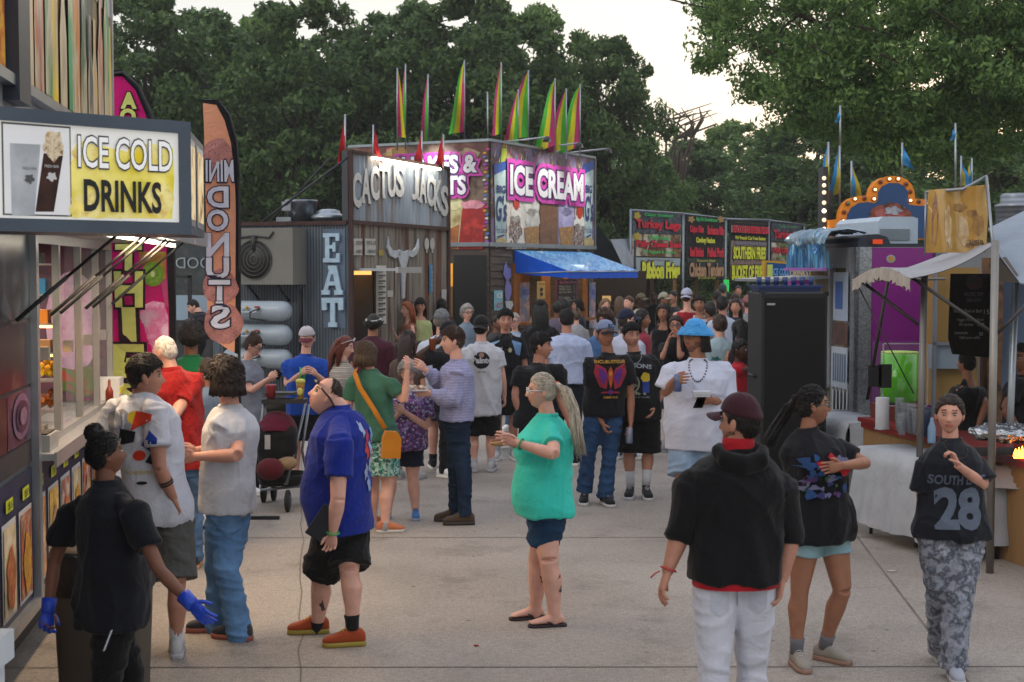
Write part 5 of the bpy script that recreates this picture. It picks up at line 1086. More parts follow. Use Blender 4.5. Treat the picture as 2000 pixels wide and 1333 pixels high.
# ------------------------------------------------------------------ ice cream stand
IC = A(-.418, 27, 0); _u = nrm(A(.523, 1, 0)); IR = frame(IC, u=_u); _l = nrm(A(1, -.523, 0)); IL = frame(IC-_l*3.2, u=_l)
def icecream():
    R = thing('ice_cream_stand', 'wooden ice cream stand topped by a big printed sign and blue awning', 'food stall', IC+A(.3, 2.4, 0))
    L2 = 4.78; wood = mat('5a5049', rough=.85, kind='noise', col2=['4a403a', '6a5f56'], ps=3., stretch=(.5, .5, 6), bump=.4); b = MB()
    def cor(u, n, z): return IR(u, n, z)
    zt = 2.78
    b.box(0, L2, -3.1, -1.4, .2, zt, fr=IR); b.box(0, .95, -1.4, -.03, .2, zt, fr=IR); b.box(4.4, L2, -1.4, -.03, .2, zt, fr=IR); b.box(.95, 4.4, -1.4, -.03, .2, 1.25, fr=IR); b.box(.95, 4.4, -1.4, -.03, 2.4, zt, fr=IR); obj('wall', b, wood, R)
    b = MB()
    for i in range(18): z = .3+i*.14; [b.add([IR(u0, .0+.0, z), IR(u1, 0, z), IR(u1, .0-.02, z+.14), IR(u0, -.02, z+.14)], [(0, 1, 2, 3)], 0, False) or b.add([IR(u0, 0, z), IR(u0, -.03, z), IR(u1, -.03, z), IR(u1, 0, z)], [(0, 1, 2, 3)], 0, False) for u0, u1 in ((.03, .9), (4.45, L2))]
    obj('siding', b, wood, R); b = MB()
    for i in range(18): z = .3+i*.14; b.add([IL(0, 0, z), IL(2.1, 0, z), IL(2.1, -.02, z+.14), IL(0, -.02, z+.14)], [(0, 1, 2, 3)], 0, False)
    obj('siding', b, wood, R)
    d_ = PA(IL, .015); d_.R(888, 499, 952, 660, paint('0c0e12', .5), 2); d_.R(876, 515, 886, 560, mat('c98a2a', emit=.6), 2); d_.R(874, 560, 886, 620, paint('7a5a2a'), 2); d_.out('dark_doorway', R)
    # printed sign boards, corner to right, corner to left
    zb, zt2 = 2.80, 4.70; b = MB(); b.box(0, L2, -.1, -.01, zb, zt2, fr=IR); b.box(0, 3.17, -.1, -.01, zb, zt2, fr=IL); obj('sign_backing', b, paint('2a2a2c'), R)
    b = MB(); b.box(-.02, L2+.03, -.02, .03, zt2, zt2+.05, fr=IR); b.box(-.02, L2+.03, -.02, .05, zb-.08, zb, fr=IR); b.box(0, 3.2, -.02, .03, zt2, zt2+.05, fr=IL); b.box(0, 3.2, -.02, .05, zb-.08, zb, fr=IL); b.box(L2, L2+.04, -.02, .03, zb, zt2, fr=IR); obj('sign_frame', b, metal('8f98a0', .4), R)
    a = PA(IR, .006); M = lambda c, c2, ps=6., **k: mat(c, kind='noise', col2=c2, ps=ps, rough=.45, **k)
    a.rect(.02, zb, L2, zt2, M('5a3a3c', ['7a6a8a', '4a2a2a', '9a8a6a'], 2.), 1)
    for i in range(60): r = np.random.RandomState(i+7); x, z = r.uniform(.1, L2-.1), r.uniform(zt2-.5, zt2-.05); a.poly([(x, z), (x+.03, z-.01), (x+.05+r.rand()*.1, z+.18)], paint(['c9a83a', 'b84a6a', 'c8c0c8', '5a7ab8'][i % 4]), 2)
    for x0, x1, c, c2 in ((988, 1022, 'b8b0a8', ['d8d0c8', '5a2a20']), (1022, 1051, 'b4b2ac', ['c9c5bd', '8f8c86']), (1053, 1088, '6a4632', ['7e5740', '4c3022']), (1090, 1120, '9a94b8', ['aca6c6', '7a74a0']), (1122, 1137, 'c0c2a0', ['a89a6a', 'd0c8b8'])): a.Pl([(x0, 382), (x1, 384), (x1, 487), (x0, 487)], M(c, c2, 5.), 2)
    for x in (1037, 1105): a.O(x, 400, 15, 22, M('bdbab2' if x < 1100 else 'a29cc0', 'd2cfc8' if x < 1100 else '8a84ae', 4.), 3, wob=.06); a.O(x+2, 428, 14, 20, M('a8a59e' if x < 1100 else '928cb4', 'c6c3bb' if x < 1100 else 'aea8ca', 4.), 3, wob=.06); a.Pl([(x-15, 445), (x+14, 442), (x+12, 487), (x-11, 487)], M('a07a48', ['8a6238', 'b8925a'], 12.), 4)
    for k in range(5): a.Pl([(1054, 396+k*20), (1087, 384+k*20), (1088, 395+k*20), (1054, 410+k*20)], M('7c553e', '5c3c2a', 8.), 3)
    for x, y in ((1006, 397), (1130, 414)): a.O(x, y, 5.5, 14, paint('b02414', .3), 5); a.O(x, y+22, 11, 14, M('c8c4bc', 'e0dcd4', 9.), 4, wob=.1); a.O(x-1, y+50, 12, 26, M('b8b2aa', ['4a1c18', 'd0c8c0'], 14.), 4, wob=.15)
    for x0, x1 in ((963, 988), (1137, 1157)):
        a.Pl([(x0, 330), (x1, 333), (x1-3, 480), (x0+3, 484)], M('9db8bc', ['b0c4c4', '86a0a8'], 3.), 4); a.Pl([(x0-1, 322), (x1, 314), (x1, 330), (x0, 342)], paint('1c4a9c', .4), 5); m = (x0+x1)/2
        a.T('BIG', x0+4, 362, x1-4, 378, paint('1c2c6a'), 7, bold=.03); a.T("G's", x0+3, 382, x1-2, 432, paint('1c2c6a'), 7, bold=.02, shear=.15); a.T('Fruit Shakes', x0+3, 442, x1-3, 456, paint('1c3c7a'), 7, shear=.3); a.Pl([(x0+5, 462), (x1-6, 458), (x1-6, 461), (x0+5, 465)], paint('1c2c6a'), 7); a.O(m, 474, 10, 9, M('4a8a9a', ['c8a03a', '8ab0b8'], 14.), 6)
    a.Pl([(978, 290), (988, 290), (986, 322), (976, 322)], paint('a8b830'), 3)
    mg, pu, wt = paint('b8389a', .5), paint('3a1c5a', .5), paint('d2d0d4', .4, var=.05)
    a.T('ICE CREAM', 992, 324, 1133, 392, wt, 11, bold=.04, outl=.085, om=pu, outl2=.19, om2=mg)
    a.out('sign_print_front', R)
    c = PA(IL, .006); c.rect(.0, zb, 3.17, zt2, M('54302c', ['6a3c34', '7e6a5a', '3e2422'], 1.6), 1)
    c.O(775, 300, 24, 14, M('a8844e', '8a6434', 9.), 2, wob=.1); c.O(915, 305, 22, 16, M('a89878', '8a7458', 9.), 2, wob=.1); c.Pl([(756, 290), (768, 290), (764, 330), (752, 330)], M('4a7aa0', ['c8a03a', 'b84a8a'], 10.), 3)
    c.Pl([(875, 398), (906, 398), (898, 487), (872, 487)], M('a8a27a', ['c2b98a', '8a7440'], 3.), 2); c.O(888, 398, 19, 13, M('b4ae84', 'd0ca9a', 5.), 3, wob=.08); c.Pl([(874, 450), (898, 438), (894, 487), (872, 487)], M('8a4a22', 'a86830', 5.), 3)
    c.Pl([(904, 408), (951, 398), (944, 487), (896, 487)], M('a81c1c', ['8c1414', 'b83028'], 4.), 4); c.O(925, 400, 24, 9, M('c87a8a', 'd89aa4', 8.), 5, wob=.1)
    for k in range(26): r = np.random.RandomState(k+70); y = 292+k*7.5; c.O(951+r.uniform(-4, 4), y, 3.5, 2.2, paint(['b83a8a', 'c89a3a', '3a7ac0', 'c8c8d0', '9a3ac0'][k % 5]), 6)
    c.T('SHAKES &', 772, 310, 932, 336, wt, 11, bold=.04, outl=.085, om=pu, outl2=.19, om2=mg); c.T('FLOATS', 792, 349, 912, 379, wt, 11, bold=.04, outl=.085, om=pu, outl2=.19, om2=mg); c.out('sign_print_side', R)
    # sign spot lamps on arms
    for i, px in enumerate((1001, 1066, 1125)):
        u, z = uvp(IR, px, 300); arm = MB(); arm.tube([IR(u, -.3, zt2+.06), IR(u, .75, zt2+.12)], .02, 6); s_ = obj('lamp_arm', arm, alum, R); h = MB(); h.lathe(IR(u, .75, zt2+.06), [(.02, .08), (.06, .05), (.09, -.03), (.01, -.03)], 12); obj('lamp_head', h, paint('2a2a2e'), s_)
        l = D.lights.new('spot', 'SPOT'); l.energy = 70; l.spot_size = rad(75); l.spot_blend = .8; l.color = (1, .96, .88); l.shadow_soft_size = .05; q = D.objects.new('lamp', l); COL.objects.link(q); q.location = tuple(IR(u, 1.05, zt2+.05)-rloc(R)); q.rotation_euler = Vector(tuple(IR(u, 0, 4.1)-IR(u, .75, zt2))).to_track_quat('-Z', 'Y').to_euler(); q.parent = R
    u, z = uvp(IL, 858, 300); l = D.lights.new('spot', 'SPOT'); l.energy = 60; l.spot_size = rad(85); l.spot_blend = .8; l.shadow_soft_size = .05; q = D.objects.new('lamp', l); COL.objects.link(q); q.location = tuple(IL(u, .7, zt2)-rloc(R)); q.rotation_euler = Vector(tuple(IL(u, 0, 4.1)-IL(u, .7, zt2))).to_track_quat('-Z', 'Y').to_euler(); q.parent = R
    # serving bay
    ply = paint('8a5524', .6, var=.2, vs_=6.); b = MB(); b.box(.95, 1.05, -.05, .03, 1.25, 2.4, fr=IR); b.box(4.3, 4.4, -.05, .03, 1.25, 2.4, fr=IR); b.box(2.3, 2.55, -.05, .03, 1.25, 2.4, fr=IR); b.box(3.35, 3.7, -.05, .03, 1.25, 2.4, fr=IR); b.box(.95, 4.4, -.05, .3, 1.2, 1.25, fr=IR); obj('bay_frame', b, ply, R); b = MB(); b.box(.95, 4.4, -1.42, -1.38, 1.25, 2.4, fr=IR); obj('bay_back', b, paint('7a4a20', .7, var=.3), R)
    l = D.lights.new('bay_lamp', 'AREA'); l.energy = 38; l.size = 2.6; l.color = (1, .72, .4); q = D.objects.new('lamp', l); COL.objects.link(q); q.location = tuple(IR(2.6, -.7, 2.38)-rloc(R)); q.parent = R
    m = PA(IR, .01); m.n0 = .03; m.R(1085, 546, 1128, 600, paint('6a2a5a'), 3); m.R(1089, 546, 1124, 604, paint('14181e'), 4); cw = paint('b8bcc0')
    m.T('Big Shake Menu', 1091, 549, 1122, 555, paint('c86aa8'), 6)
    for i, t in enumerate(('Shake Cone', 'Waffle Cone', 'Ice Cream Bowl', '', 'Sundae', 'Hot Fudge Sundae', 'Banana', 'Topping')):
        if t: m.T(t, 1089.5, 558+i*5.4, 1108+len(t)*.4, 561.6+i*5.4, cw, 6); m.T('5', 1118, 558+i*5.4, 1120, 561.6+i*5.4, cw, 6)
    m.R(1048, 550, 1064, 584, paint('b09a6a'), 4); m.O(1056, 566, 3, 4, dark, 5); m.O(1056, 575, 3, 4, dark, 5); m.T('FRESH', 1050, 553, 1062, 557, dark, 6)
    for x0, x1 in ((1015, 1034), (1151, 1163)): m.R(x0, 552, x1, 640, mat('8a7a9a', kind='noise', col2=['5a7a8a', 'a87a8a', 'b8b09a'], ps=5.), 3); m.O((x0+x1)/2, 572, (x1-x0)*.4, 13, paint('6a7ab8'), 4); m.T('BIG', x0+3, 566, x1-3, 576, paint('1c2c6a'), 6)
    m.out('menu_boards', R)
    st = PA(IR, .01); st.n0 = .01; x_ = paint('7a78b8', .5, var=.2)
    st.Pl([(984, 520), (988, 512), (990, 522), (997, 526), (998, 540), (992, 548), (998, 560), (998, 575), (993, 588), (987, 585), (985, 566), (988, 548), (982, 536)], x_, 2); st.Pl([(985, 588), (999, 588), (1001, 596), (996, 606), (988, 606)], paint('b8bcc4'), 3); st.R(964, 568, 981, 606, paint('7ab8c8'), 2); st.T('ICE', 967, 573, 978, 582, paint('e0e0e0'), 5, bold=.02); st.T('KIT', 967, 592, 978, 602, paint('b83a4a'), 5, bold=.02); st.out('wall_stickers', R)
    # awning
    T = thing('awning', 'bright blue sloping fabric awning with scalloped edge over the ice cream counter', 'awning', IR(2.6, .6, 2.2)); b = MB(); u0, u1 = 1.0, 4.5; N = 1.15; zt_, zm, zl = 2.66, 2.26, 2.12
    k = 24; us = np.linspace(u0, u1, k+1); V = [IR(u, .0, zt_) for u in us]+[IR(u, N, zm+.008*math.sin(u*9)) for u in us]+[IR(u, N+.01, zl-.02*abs(math.sin(u*14))) for u in np.linspace(u0, u1, k+1)]
    b.add(V, [(i, i+1, k+2+i, k+1+i) for i in range(k)], 0); b.add([V[i] for i in range(k+1, 3*k+3)], [(i, i+1, k+2+i, k+1+i) for i in range(k)], 1)
    for u in (u0, u1): b.add([IR(u, 0, zt_), IR(u, N, zm), IR(u, N, zl), IR(u, .0, 2.2)], [(0, 1, 2, 3)], 1)
    obj('awning_cloth', b, [mat('2a92dc', rough=.5, kind='noise', col2=['84bce0', '2280d0', 'aacce0'], ps=2.5, stretch=(3, .5, 1)), cloth('1257cc')], T)
    b = MB(); b.tube([IR(u0, N, zm-.02), IR(u1, N, zm-.02)], .015, 6); b.tube([IR(u0, 0, 2.2), IR(u0, N, zm-.02)], .015, 6); b.tube([IR(u1, 0, 2.2), IR(u1, N, zm-.02)], .015, 6); obj('awning_frame', b, alum, T)
icecream()
# ------------------------------------------------------------------ pennants
PEN = {'m': cloth('b8366e'), 'y': cloth('c9c024'), 'g': cloth('4fae3c'), 'r': cloth('a81c24'), 'b': cloth('2f80b8'), 'k': cloth('a89a3a')}
def pennant(label, px, top, bot, pbot, d, w, cols, side=-1, grp='tall pennants over the ice cream stand', fold=.5, seed=0):
    p0 = at(px, top, d); p1 = at(px, bot, d); pb = at(px, pbot, d); R = thing('pennant', label, 'pennant', pb, grp); m = MB(); m.tube([pb, p0+ZZ*.05], .014, 6); obj('pole', m, metal('9aa2a8', .4), R)
    W_ = w*d/FPX; n = len(cols); r = np.random.RandomState(seed); ph = r.rand()*6; fb = MB(); NU, NV = 4*n, 16; V = []
    for j in range(NV+1):
        t = j/NV; ww = W_*(.06+.94*t**.75); 
        for i in range(NU+1):
            s = i/NU; x = s*ww*(1-fold*.35*math.sin(t*2+ph)**2); y = .10*W_*3*math.sin(s*5+ph+t*3.5)*t+.03*math.sin(t*8); V.append(p0+(p1-p0)*t*(1+.0*s)+A(side*x, y, -s*t*.12*W_*(2+math.sin(ph))))
    for j in range(NV):
        for i in range(NU): a = j*(NU+1)+i; fb.add([V[a], V[a+1], V[a+NU+2], V[a+NU+1]], [(0, 1, 2, 3)], i*n//NU)
    o = obj('flag_cloth', fb, [PEN[c] for c in cols], R)
PN = [(776, 138, 266, 288, 13, 'my', 1, 'leftmost tall pennant, magenta with a yellow edge'), (792, 130, 262, 286, 10, 'gm', -1, 'narrow mostly green pennant next to the leftmost magenta one'), (836, 150, 280, 286, 13, 'gm', -1, 'magenta pennant with a green pole edge just right of the green one'),
      (907, 123, 256, 286, 24, 'myg', -1, 'tallest pennant, magenta at the pole with yellow and green'), (979, 127, 262, 287, 15, 'gym', -1, 'pennant just right of the bare pole, magenta with a yellow hem'), (1012, 180, 286, 290, 22, 'gym', -1, 'short green pennant partly behind a bigger magenta one'),
      (1032, 142, 268, 291, 34, 'gym', -1, 'wide pennant, magenta above and bright green at the bottom'), (1084, 158, 285, 298, 32, 'myg', -1, 'wide pennant with a pale yellow middle and magenta pole side'), (1106, 178, 293, 305, 28, 'gym', -1, 'green pennant between the two wide yellow and magenta ones'), (1133, 170, 288, 312, 34, 'myg', -1, 'rightmost wide pennant over the ice cream sign, magenta at the pole')]
for i, (px, t, b_, pb, w, cs, sd, lb) in enumerate(PN): pennant(lb, px, t, b_, pb+6, 27.6+i*.18, w*1.45, cs, sd, seed=i)
pm = MB(); pm.tube([at(953, 288, 27.3), at(952, 180, 27.3)], .014, 6); single('bare_pole', pm, metal(), 'bare thin pole without a flag between the tall pennants', 'pole')
for i, (px, t, b_, pb, w, lb) in enumerate(((674, 230, 318, 330, 17, 'red pennant at the left corner of the shack sign'), (729, 250, 312, 335, 19, 'red pennant second from the left on the shack sign'), (824, 262, 328, 345, 20, 'red pennant in front of the letter K of the shakes sign'), (866, 268, 330, 348, 20, 'red pennant at the right end of the shack sign'))):
    dd = [21.7, 22.4, 24.1, 24.8][i]; pennant(lb, px, t, b_, pb, dd, w, 'r', -1 if i < 1 else 1 if i == 1 else -1, 'red pennants on the shack', seed=20+i)
# ------------------------------------------------------------------ food banners on a pipe frame
p_a, p_b = at(1232, 560, 34), at(1572, 560, 43); FB = frame(A(p_a[0], p_a[1], 0), u=(p_b-p_a)*A(1, 1, 0))
def banners():
    g = 'hand lettered food banners on one pipe frame'; L_ = lambda pts: None
    red, grn, yel, blk = cloth('c8283c', bump=0), cloth('38b05c', bump=0), cloth('d0d43c', bump=0), cloth('131316')
    def ban(x0, x1, y0l, y0r, y1l, y1r, label, fn, dx):
        fr = frame(FB(0, .02+dx, 0), u=FB.u); R = thing('food_banner', label, 'banner', fr(uvp(fr, (x0+x1)/2, 540)[0], 0, uvp(fr, x0, y1l)[1]), g)
        a = PA(fr, .012); P2 = [a.q(x0, y1l), a.q(x1, y1r), a.q(x1, y0r), a.q(x0, y0l)]; b = MB(); b.prism(P2, .01, fr, n0=-.01); obj('banner_sheet', b, blk, R)
        s = PA(fr, .012); fn(s); s.out('banner_print', R)
    stone = mat('4a5058', kind='noise', col2=['2e343c', '6a7078'], ps=9.); food = mat('8a6a4a', kind='noise', col2=['5a3420', 'b0a890', 'c0c0b8'], ps=2.2); pale = mat('93a3a6', var=.08)
    br = paint('12100f')
    def b1(a):
        a.Pl([(1234, 414), (1329, 418), (1329, 458), (1234, 456)], stone, 1); a.Pl([(1234, 457), (1329, 459), (1329, 503), (1234, 500)], food, 1); a.Pl([(1240, 503), (1328, 505), (1326, 545), (1244, 541)], pale, 1)
        a.T('Cajun Smoked', 1256, 416, 1310, 427, grn, 4, bold=.03, outl=.05, om=br); a.T('Turkey Legs', 1240, 429, 1325, 453, red, 4, bold=.04, outl=.08, om=br); a.T('Delicious', 1266, 460, 1304, 469, grn, 4, bold=.03); a.T('Philly Cheese Steak', 1240, 470, 1328, 488, red, 4, bold=.04, outl=.08, om=br); a.T('W/ Peppers & Onions', 1252, 489, 1316, 498, grn, 4, bold=.03)
        a.T('Big 1/2 Banana Sauce', 1262, 506, 1312, 511, cloth('5a2a3a'), 4); a.T('Ribbon Fries', 1252, 514, 1324, 542, yel, 4, bold=.06, outl=.12, om=br)
        for y in (422, 462): a.O(1242, y, 6, 7, paint('a8962a'), 3, wob=.2)
    def b2(a):
        a.Pl([(1342, 504), (1412, 506), (1411, 545), (1342, 543)], mat('2c3432', var=.2), 1); a.T("Big Al's Smokehouse", 1357, 424, 1398, 436, grn, 4, bold=.03)
        for y, l, r_ in ((441, 'Cajun Ribs', 'Barbecue Ribs'), (484, 'Beef Brisket', 'Pulled Pork')): a.T(l, 1345, y, 1371, y+17, red, 4, bold=.05, outl=.08, om=br); a.T(r_, 1379, y+1, 1411, y+18, red, 4, bold=.05)
        a.T('Cowboy Nachos', 1357, 464, 1393, 478, yel, 4, bold=.05); a.T('Country Style', 1358, 507, 1394, 513, yel, 4); a.T('Chicken Tenders', 1344, 515, 1410, 539, cloth('a88464', bump=0), 4, bold=.05, outl=.09, om=br); a.T('W/ Fresh Cut Fries', 1360, 541, 1394, 545, yel, 4)
        for x in (1348, 1406): a.O(x, 429, 6, 5.5, paint('9a7a4a'), 3, wob=.25)
    def b3(a):
        a.Pl([(1427, 470), (1497, 473), (1492, 545), (1425, 545)], mat('5a4a42', kind='noise', col2=['8a7a6a', '4a3a34'], ps=4.), 1); a.T('Big Al\'s Famous - Cajun or Classic', 1436, 434, 1490, 438, yel, 4)
        a.R(1427, 440, 1500, 458, paint('a8a49c'), 2); a.T('BACON CHEESEBURGER', 1429, 441, 1499, 457, red, 4, bold=.05, outl=.08, om=br); a.T('W/ French Cut Fries Basket', 1433, 461, 1492, 470, yel, 4, bold=.03); a.R(1432, 472, 1496, 480, mat('6a6672'), 2); a.T('Grilled Cheese Stack', 1435, 473, 1494, 479, paint('9a96a4'), 4)
        a.T('SOUTHERN FRIES', 1430, 483, 1492, 506, yel, 4, bold=.05, outl=.09, om=br); a.T('Loaded Corn Dog', 1436, 510, 1486, 518, paint('9a7a84'), 4); a.T('BUCKET OF FRIES', 1427, 520, 1489, 545, yel, 4, bold=.05, outl=.09, om=br)
    def b4(a):
        a.Pl([(1506, 436), (1564, 440), (1564, 474), (1506, 472)], stone, 1); a.Pl([(1506, 474), (1564, 476), (1564, 512), (1506, 510)], food, 1); a.T('Cajun Smoked', 1520, 440, 1554, 447, grn, 4); a.T('Turkey Legs', 1509, 450, 1564, 472, red, 4, bold=.04, outl=.08, om=br); a.T('Delicious', 1520, 476, 1544, 482, grn, 4); a.T('Philly Cheese Steak', 1507, 484, 1562, 498, red, 4, bold=.04, outl=.08, om=br); a.T('W/ Peppers & Onions', 1512, 500, 1556, 507, grn, 4)
    ban(1233, 1330, 411, 417, 546, 546, 'leftmost food banner, reading Turkey Legs above Ribbon Fries', b1, .0); ban(1340, 1413, 419, 426, 546, 547, 'black food banner with red lettering and Chicken Tenders at the bottom', b2, .03)
    ban(1424, 1501, 430, 433, 547, 547, 'food banner with yellow lettering ending in BUCKET OF FRIES', b3, .0); ban(1505, 1566, 434, 440, 515, 515, 'rightmost smaller food banner with Turkey Legs, above the yellow sign', b4, .03)
    m = MB()
    tops = [(1232, 411), (1335, 418), (1418, 428), (1503, 431), (1571, 440)]
    for x, y in tops: u, z = uvp(FB, x, y); m.tube([FB(u, 0, 0), FB(u, 0, z+.03)], .03, 8); m.tube([FB(u+.12, -.05, 0), FB(u+.12, -.05, z)], .02, 6)
    for (a, b2_) in zip(tops[:-1], tops[1:]): (u, z), (u2, z2) = uvp(FB, *a), uvp(FB, *b2_); m.tube([FB(u, 0, z), FB(u2, 0, z2)], .03, 8)
    single('pipe_frame', m, metal('7b848c', .5), 'long galvanised pipe frame carrying the hand lettered food banners', 'frame')
    # stall behind the banners: dark trailer, counter, posts
    R = thing('dark_stall', 'dark wooden stall with a counter behind and below the food banners', 'food stall', FB(3, -3, 0)); b = MB(); b.box(-2.2, 8.5, -4.2, -3.8, 0, 2.6, fr=FB); b.box(-2.2, 8.5, -3.8, -.9, 2.55, 2.7, fr=FB); obj('back_wall', b, paint('181a1e', .8), R); b = MB(); b.box(-2.2, 8.2, -1.3, -.9, 0, 1.15, fr=FB); obj('counter', b, paint('3c2c20', .8, var=.25), R)
    for i in range(8): b = MB(); b.box(-2+i*1.3, -1.92+i*1.3, -1.2, -1.12, 1.15, 2.55, fr=FB); obj('post', b, paint('8a6a48' if i % 2 else '5a4030', .7), R)
    for i, u in enumerate((3.2, 3.9)): b = MB(); b.box(u, u+.5, -3.7, -3.6, 1.75, 1.95, fr=FB); obj('lit_menu', b, glow(['d87a1e', 'd8c8a0'][i], 1.1), R)
    l = D.lights.new('stall_lamp', 'AREA'); l.energy = 30; l.size = 2; l.color = (1, .8, .5); q = D.objects.new('lamp', l); COL.objects.link(q); q.location = tuple(FB(3.4, -2.4, 2.5)-rloc(R)); q.parent = R
    b = MB(); b.prism([(0, 0), (.13, 0), (.13, .28), (0, .28)], .01, frame(at(1413, 570, 33.5), u=(1, 0, 0))); single('price_card', b, mat('3ad86a', emit=.15), 'neon green card hanging below the black food banner', 'card')
    # brown stall and dark tent between the stand and the banners
    R = thing('brown_stall', 'brown plywood stall with a small lit card right of the blue awning', 'food stall', at(1200, 600, 33.2)*A(1, 1, 0)); f2 = frame(at(1166, 600, 32.6)*A(1, 1, 0), u=(1, .12, 0)); b = MB(); b.box(0, 1.15, -2, 0, 0, 2.25, fr=f2); obj('wall', b, mat('3c2c1e', kind='noise', col2='2c2018', ps=2.), R); b = MB(); b.box(.0, 1.15, 0, .3, 1.42, 1.46, fr=f2); obj('shelf', b, paint('2c2018'), R); b = MB(); b.box(.12, .32, .01, .03, 1.55, 1.68, fr=f2); obj('lit_card', b, mat('c8a060', emit=.5), R)
    R = thing('dark_tent', 'dark tent with a pale grey triangular canopy beside the blue awning', 'tent', at(1200, 600, 34.5)*A(1, 1, 0)); b = MB(); Q = lambda x, y, d: at(x, y, d)
    b.add([Q(1168, 440, 33.5), Q(1238, 540, 33.5), Q(1238, 560, 33.5), Q(1160, 556, 33.5), Q(1160, 462, 33.5)], [(0, 1, 2, 3, 4)], 0, False); b.add([Q(1168, 440, 36), Q(1238, 540, 36), Q(1238, 560, 36), Q(1160, 556, 36), Q(1160, 462, 36)], [(4, 3, 2, 1, 0)], 0, False); obj('dark_side', b, cloth('1a2026'), R)
    b = MB(); b.add([Q(1192, 468, 33.4), Q(1240, 466, 34.5), Q(1243, 552, 33.6)], [(0, 1, 2)], 0, False); b.add([Q(1192, 468, 33.4), Q(1243, 552, 33.6), Q(1236, 560, 33.2)], [(0, 1, 2)], 0, False); obj('canopy', b, cloth('8a9098'), R)
    b = MB()
    for x in (1170, 1240): b.tube([at(x, 470, 33.7), at(x, 600, 33.7)*A(1, 1, 0)], .03, 6)
    obj('pole', b, dark, R)
banners()
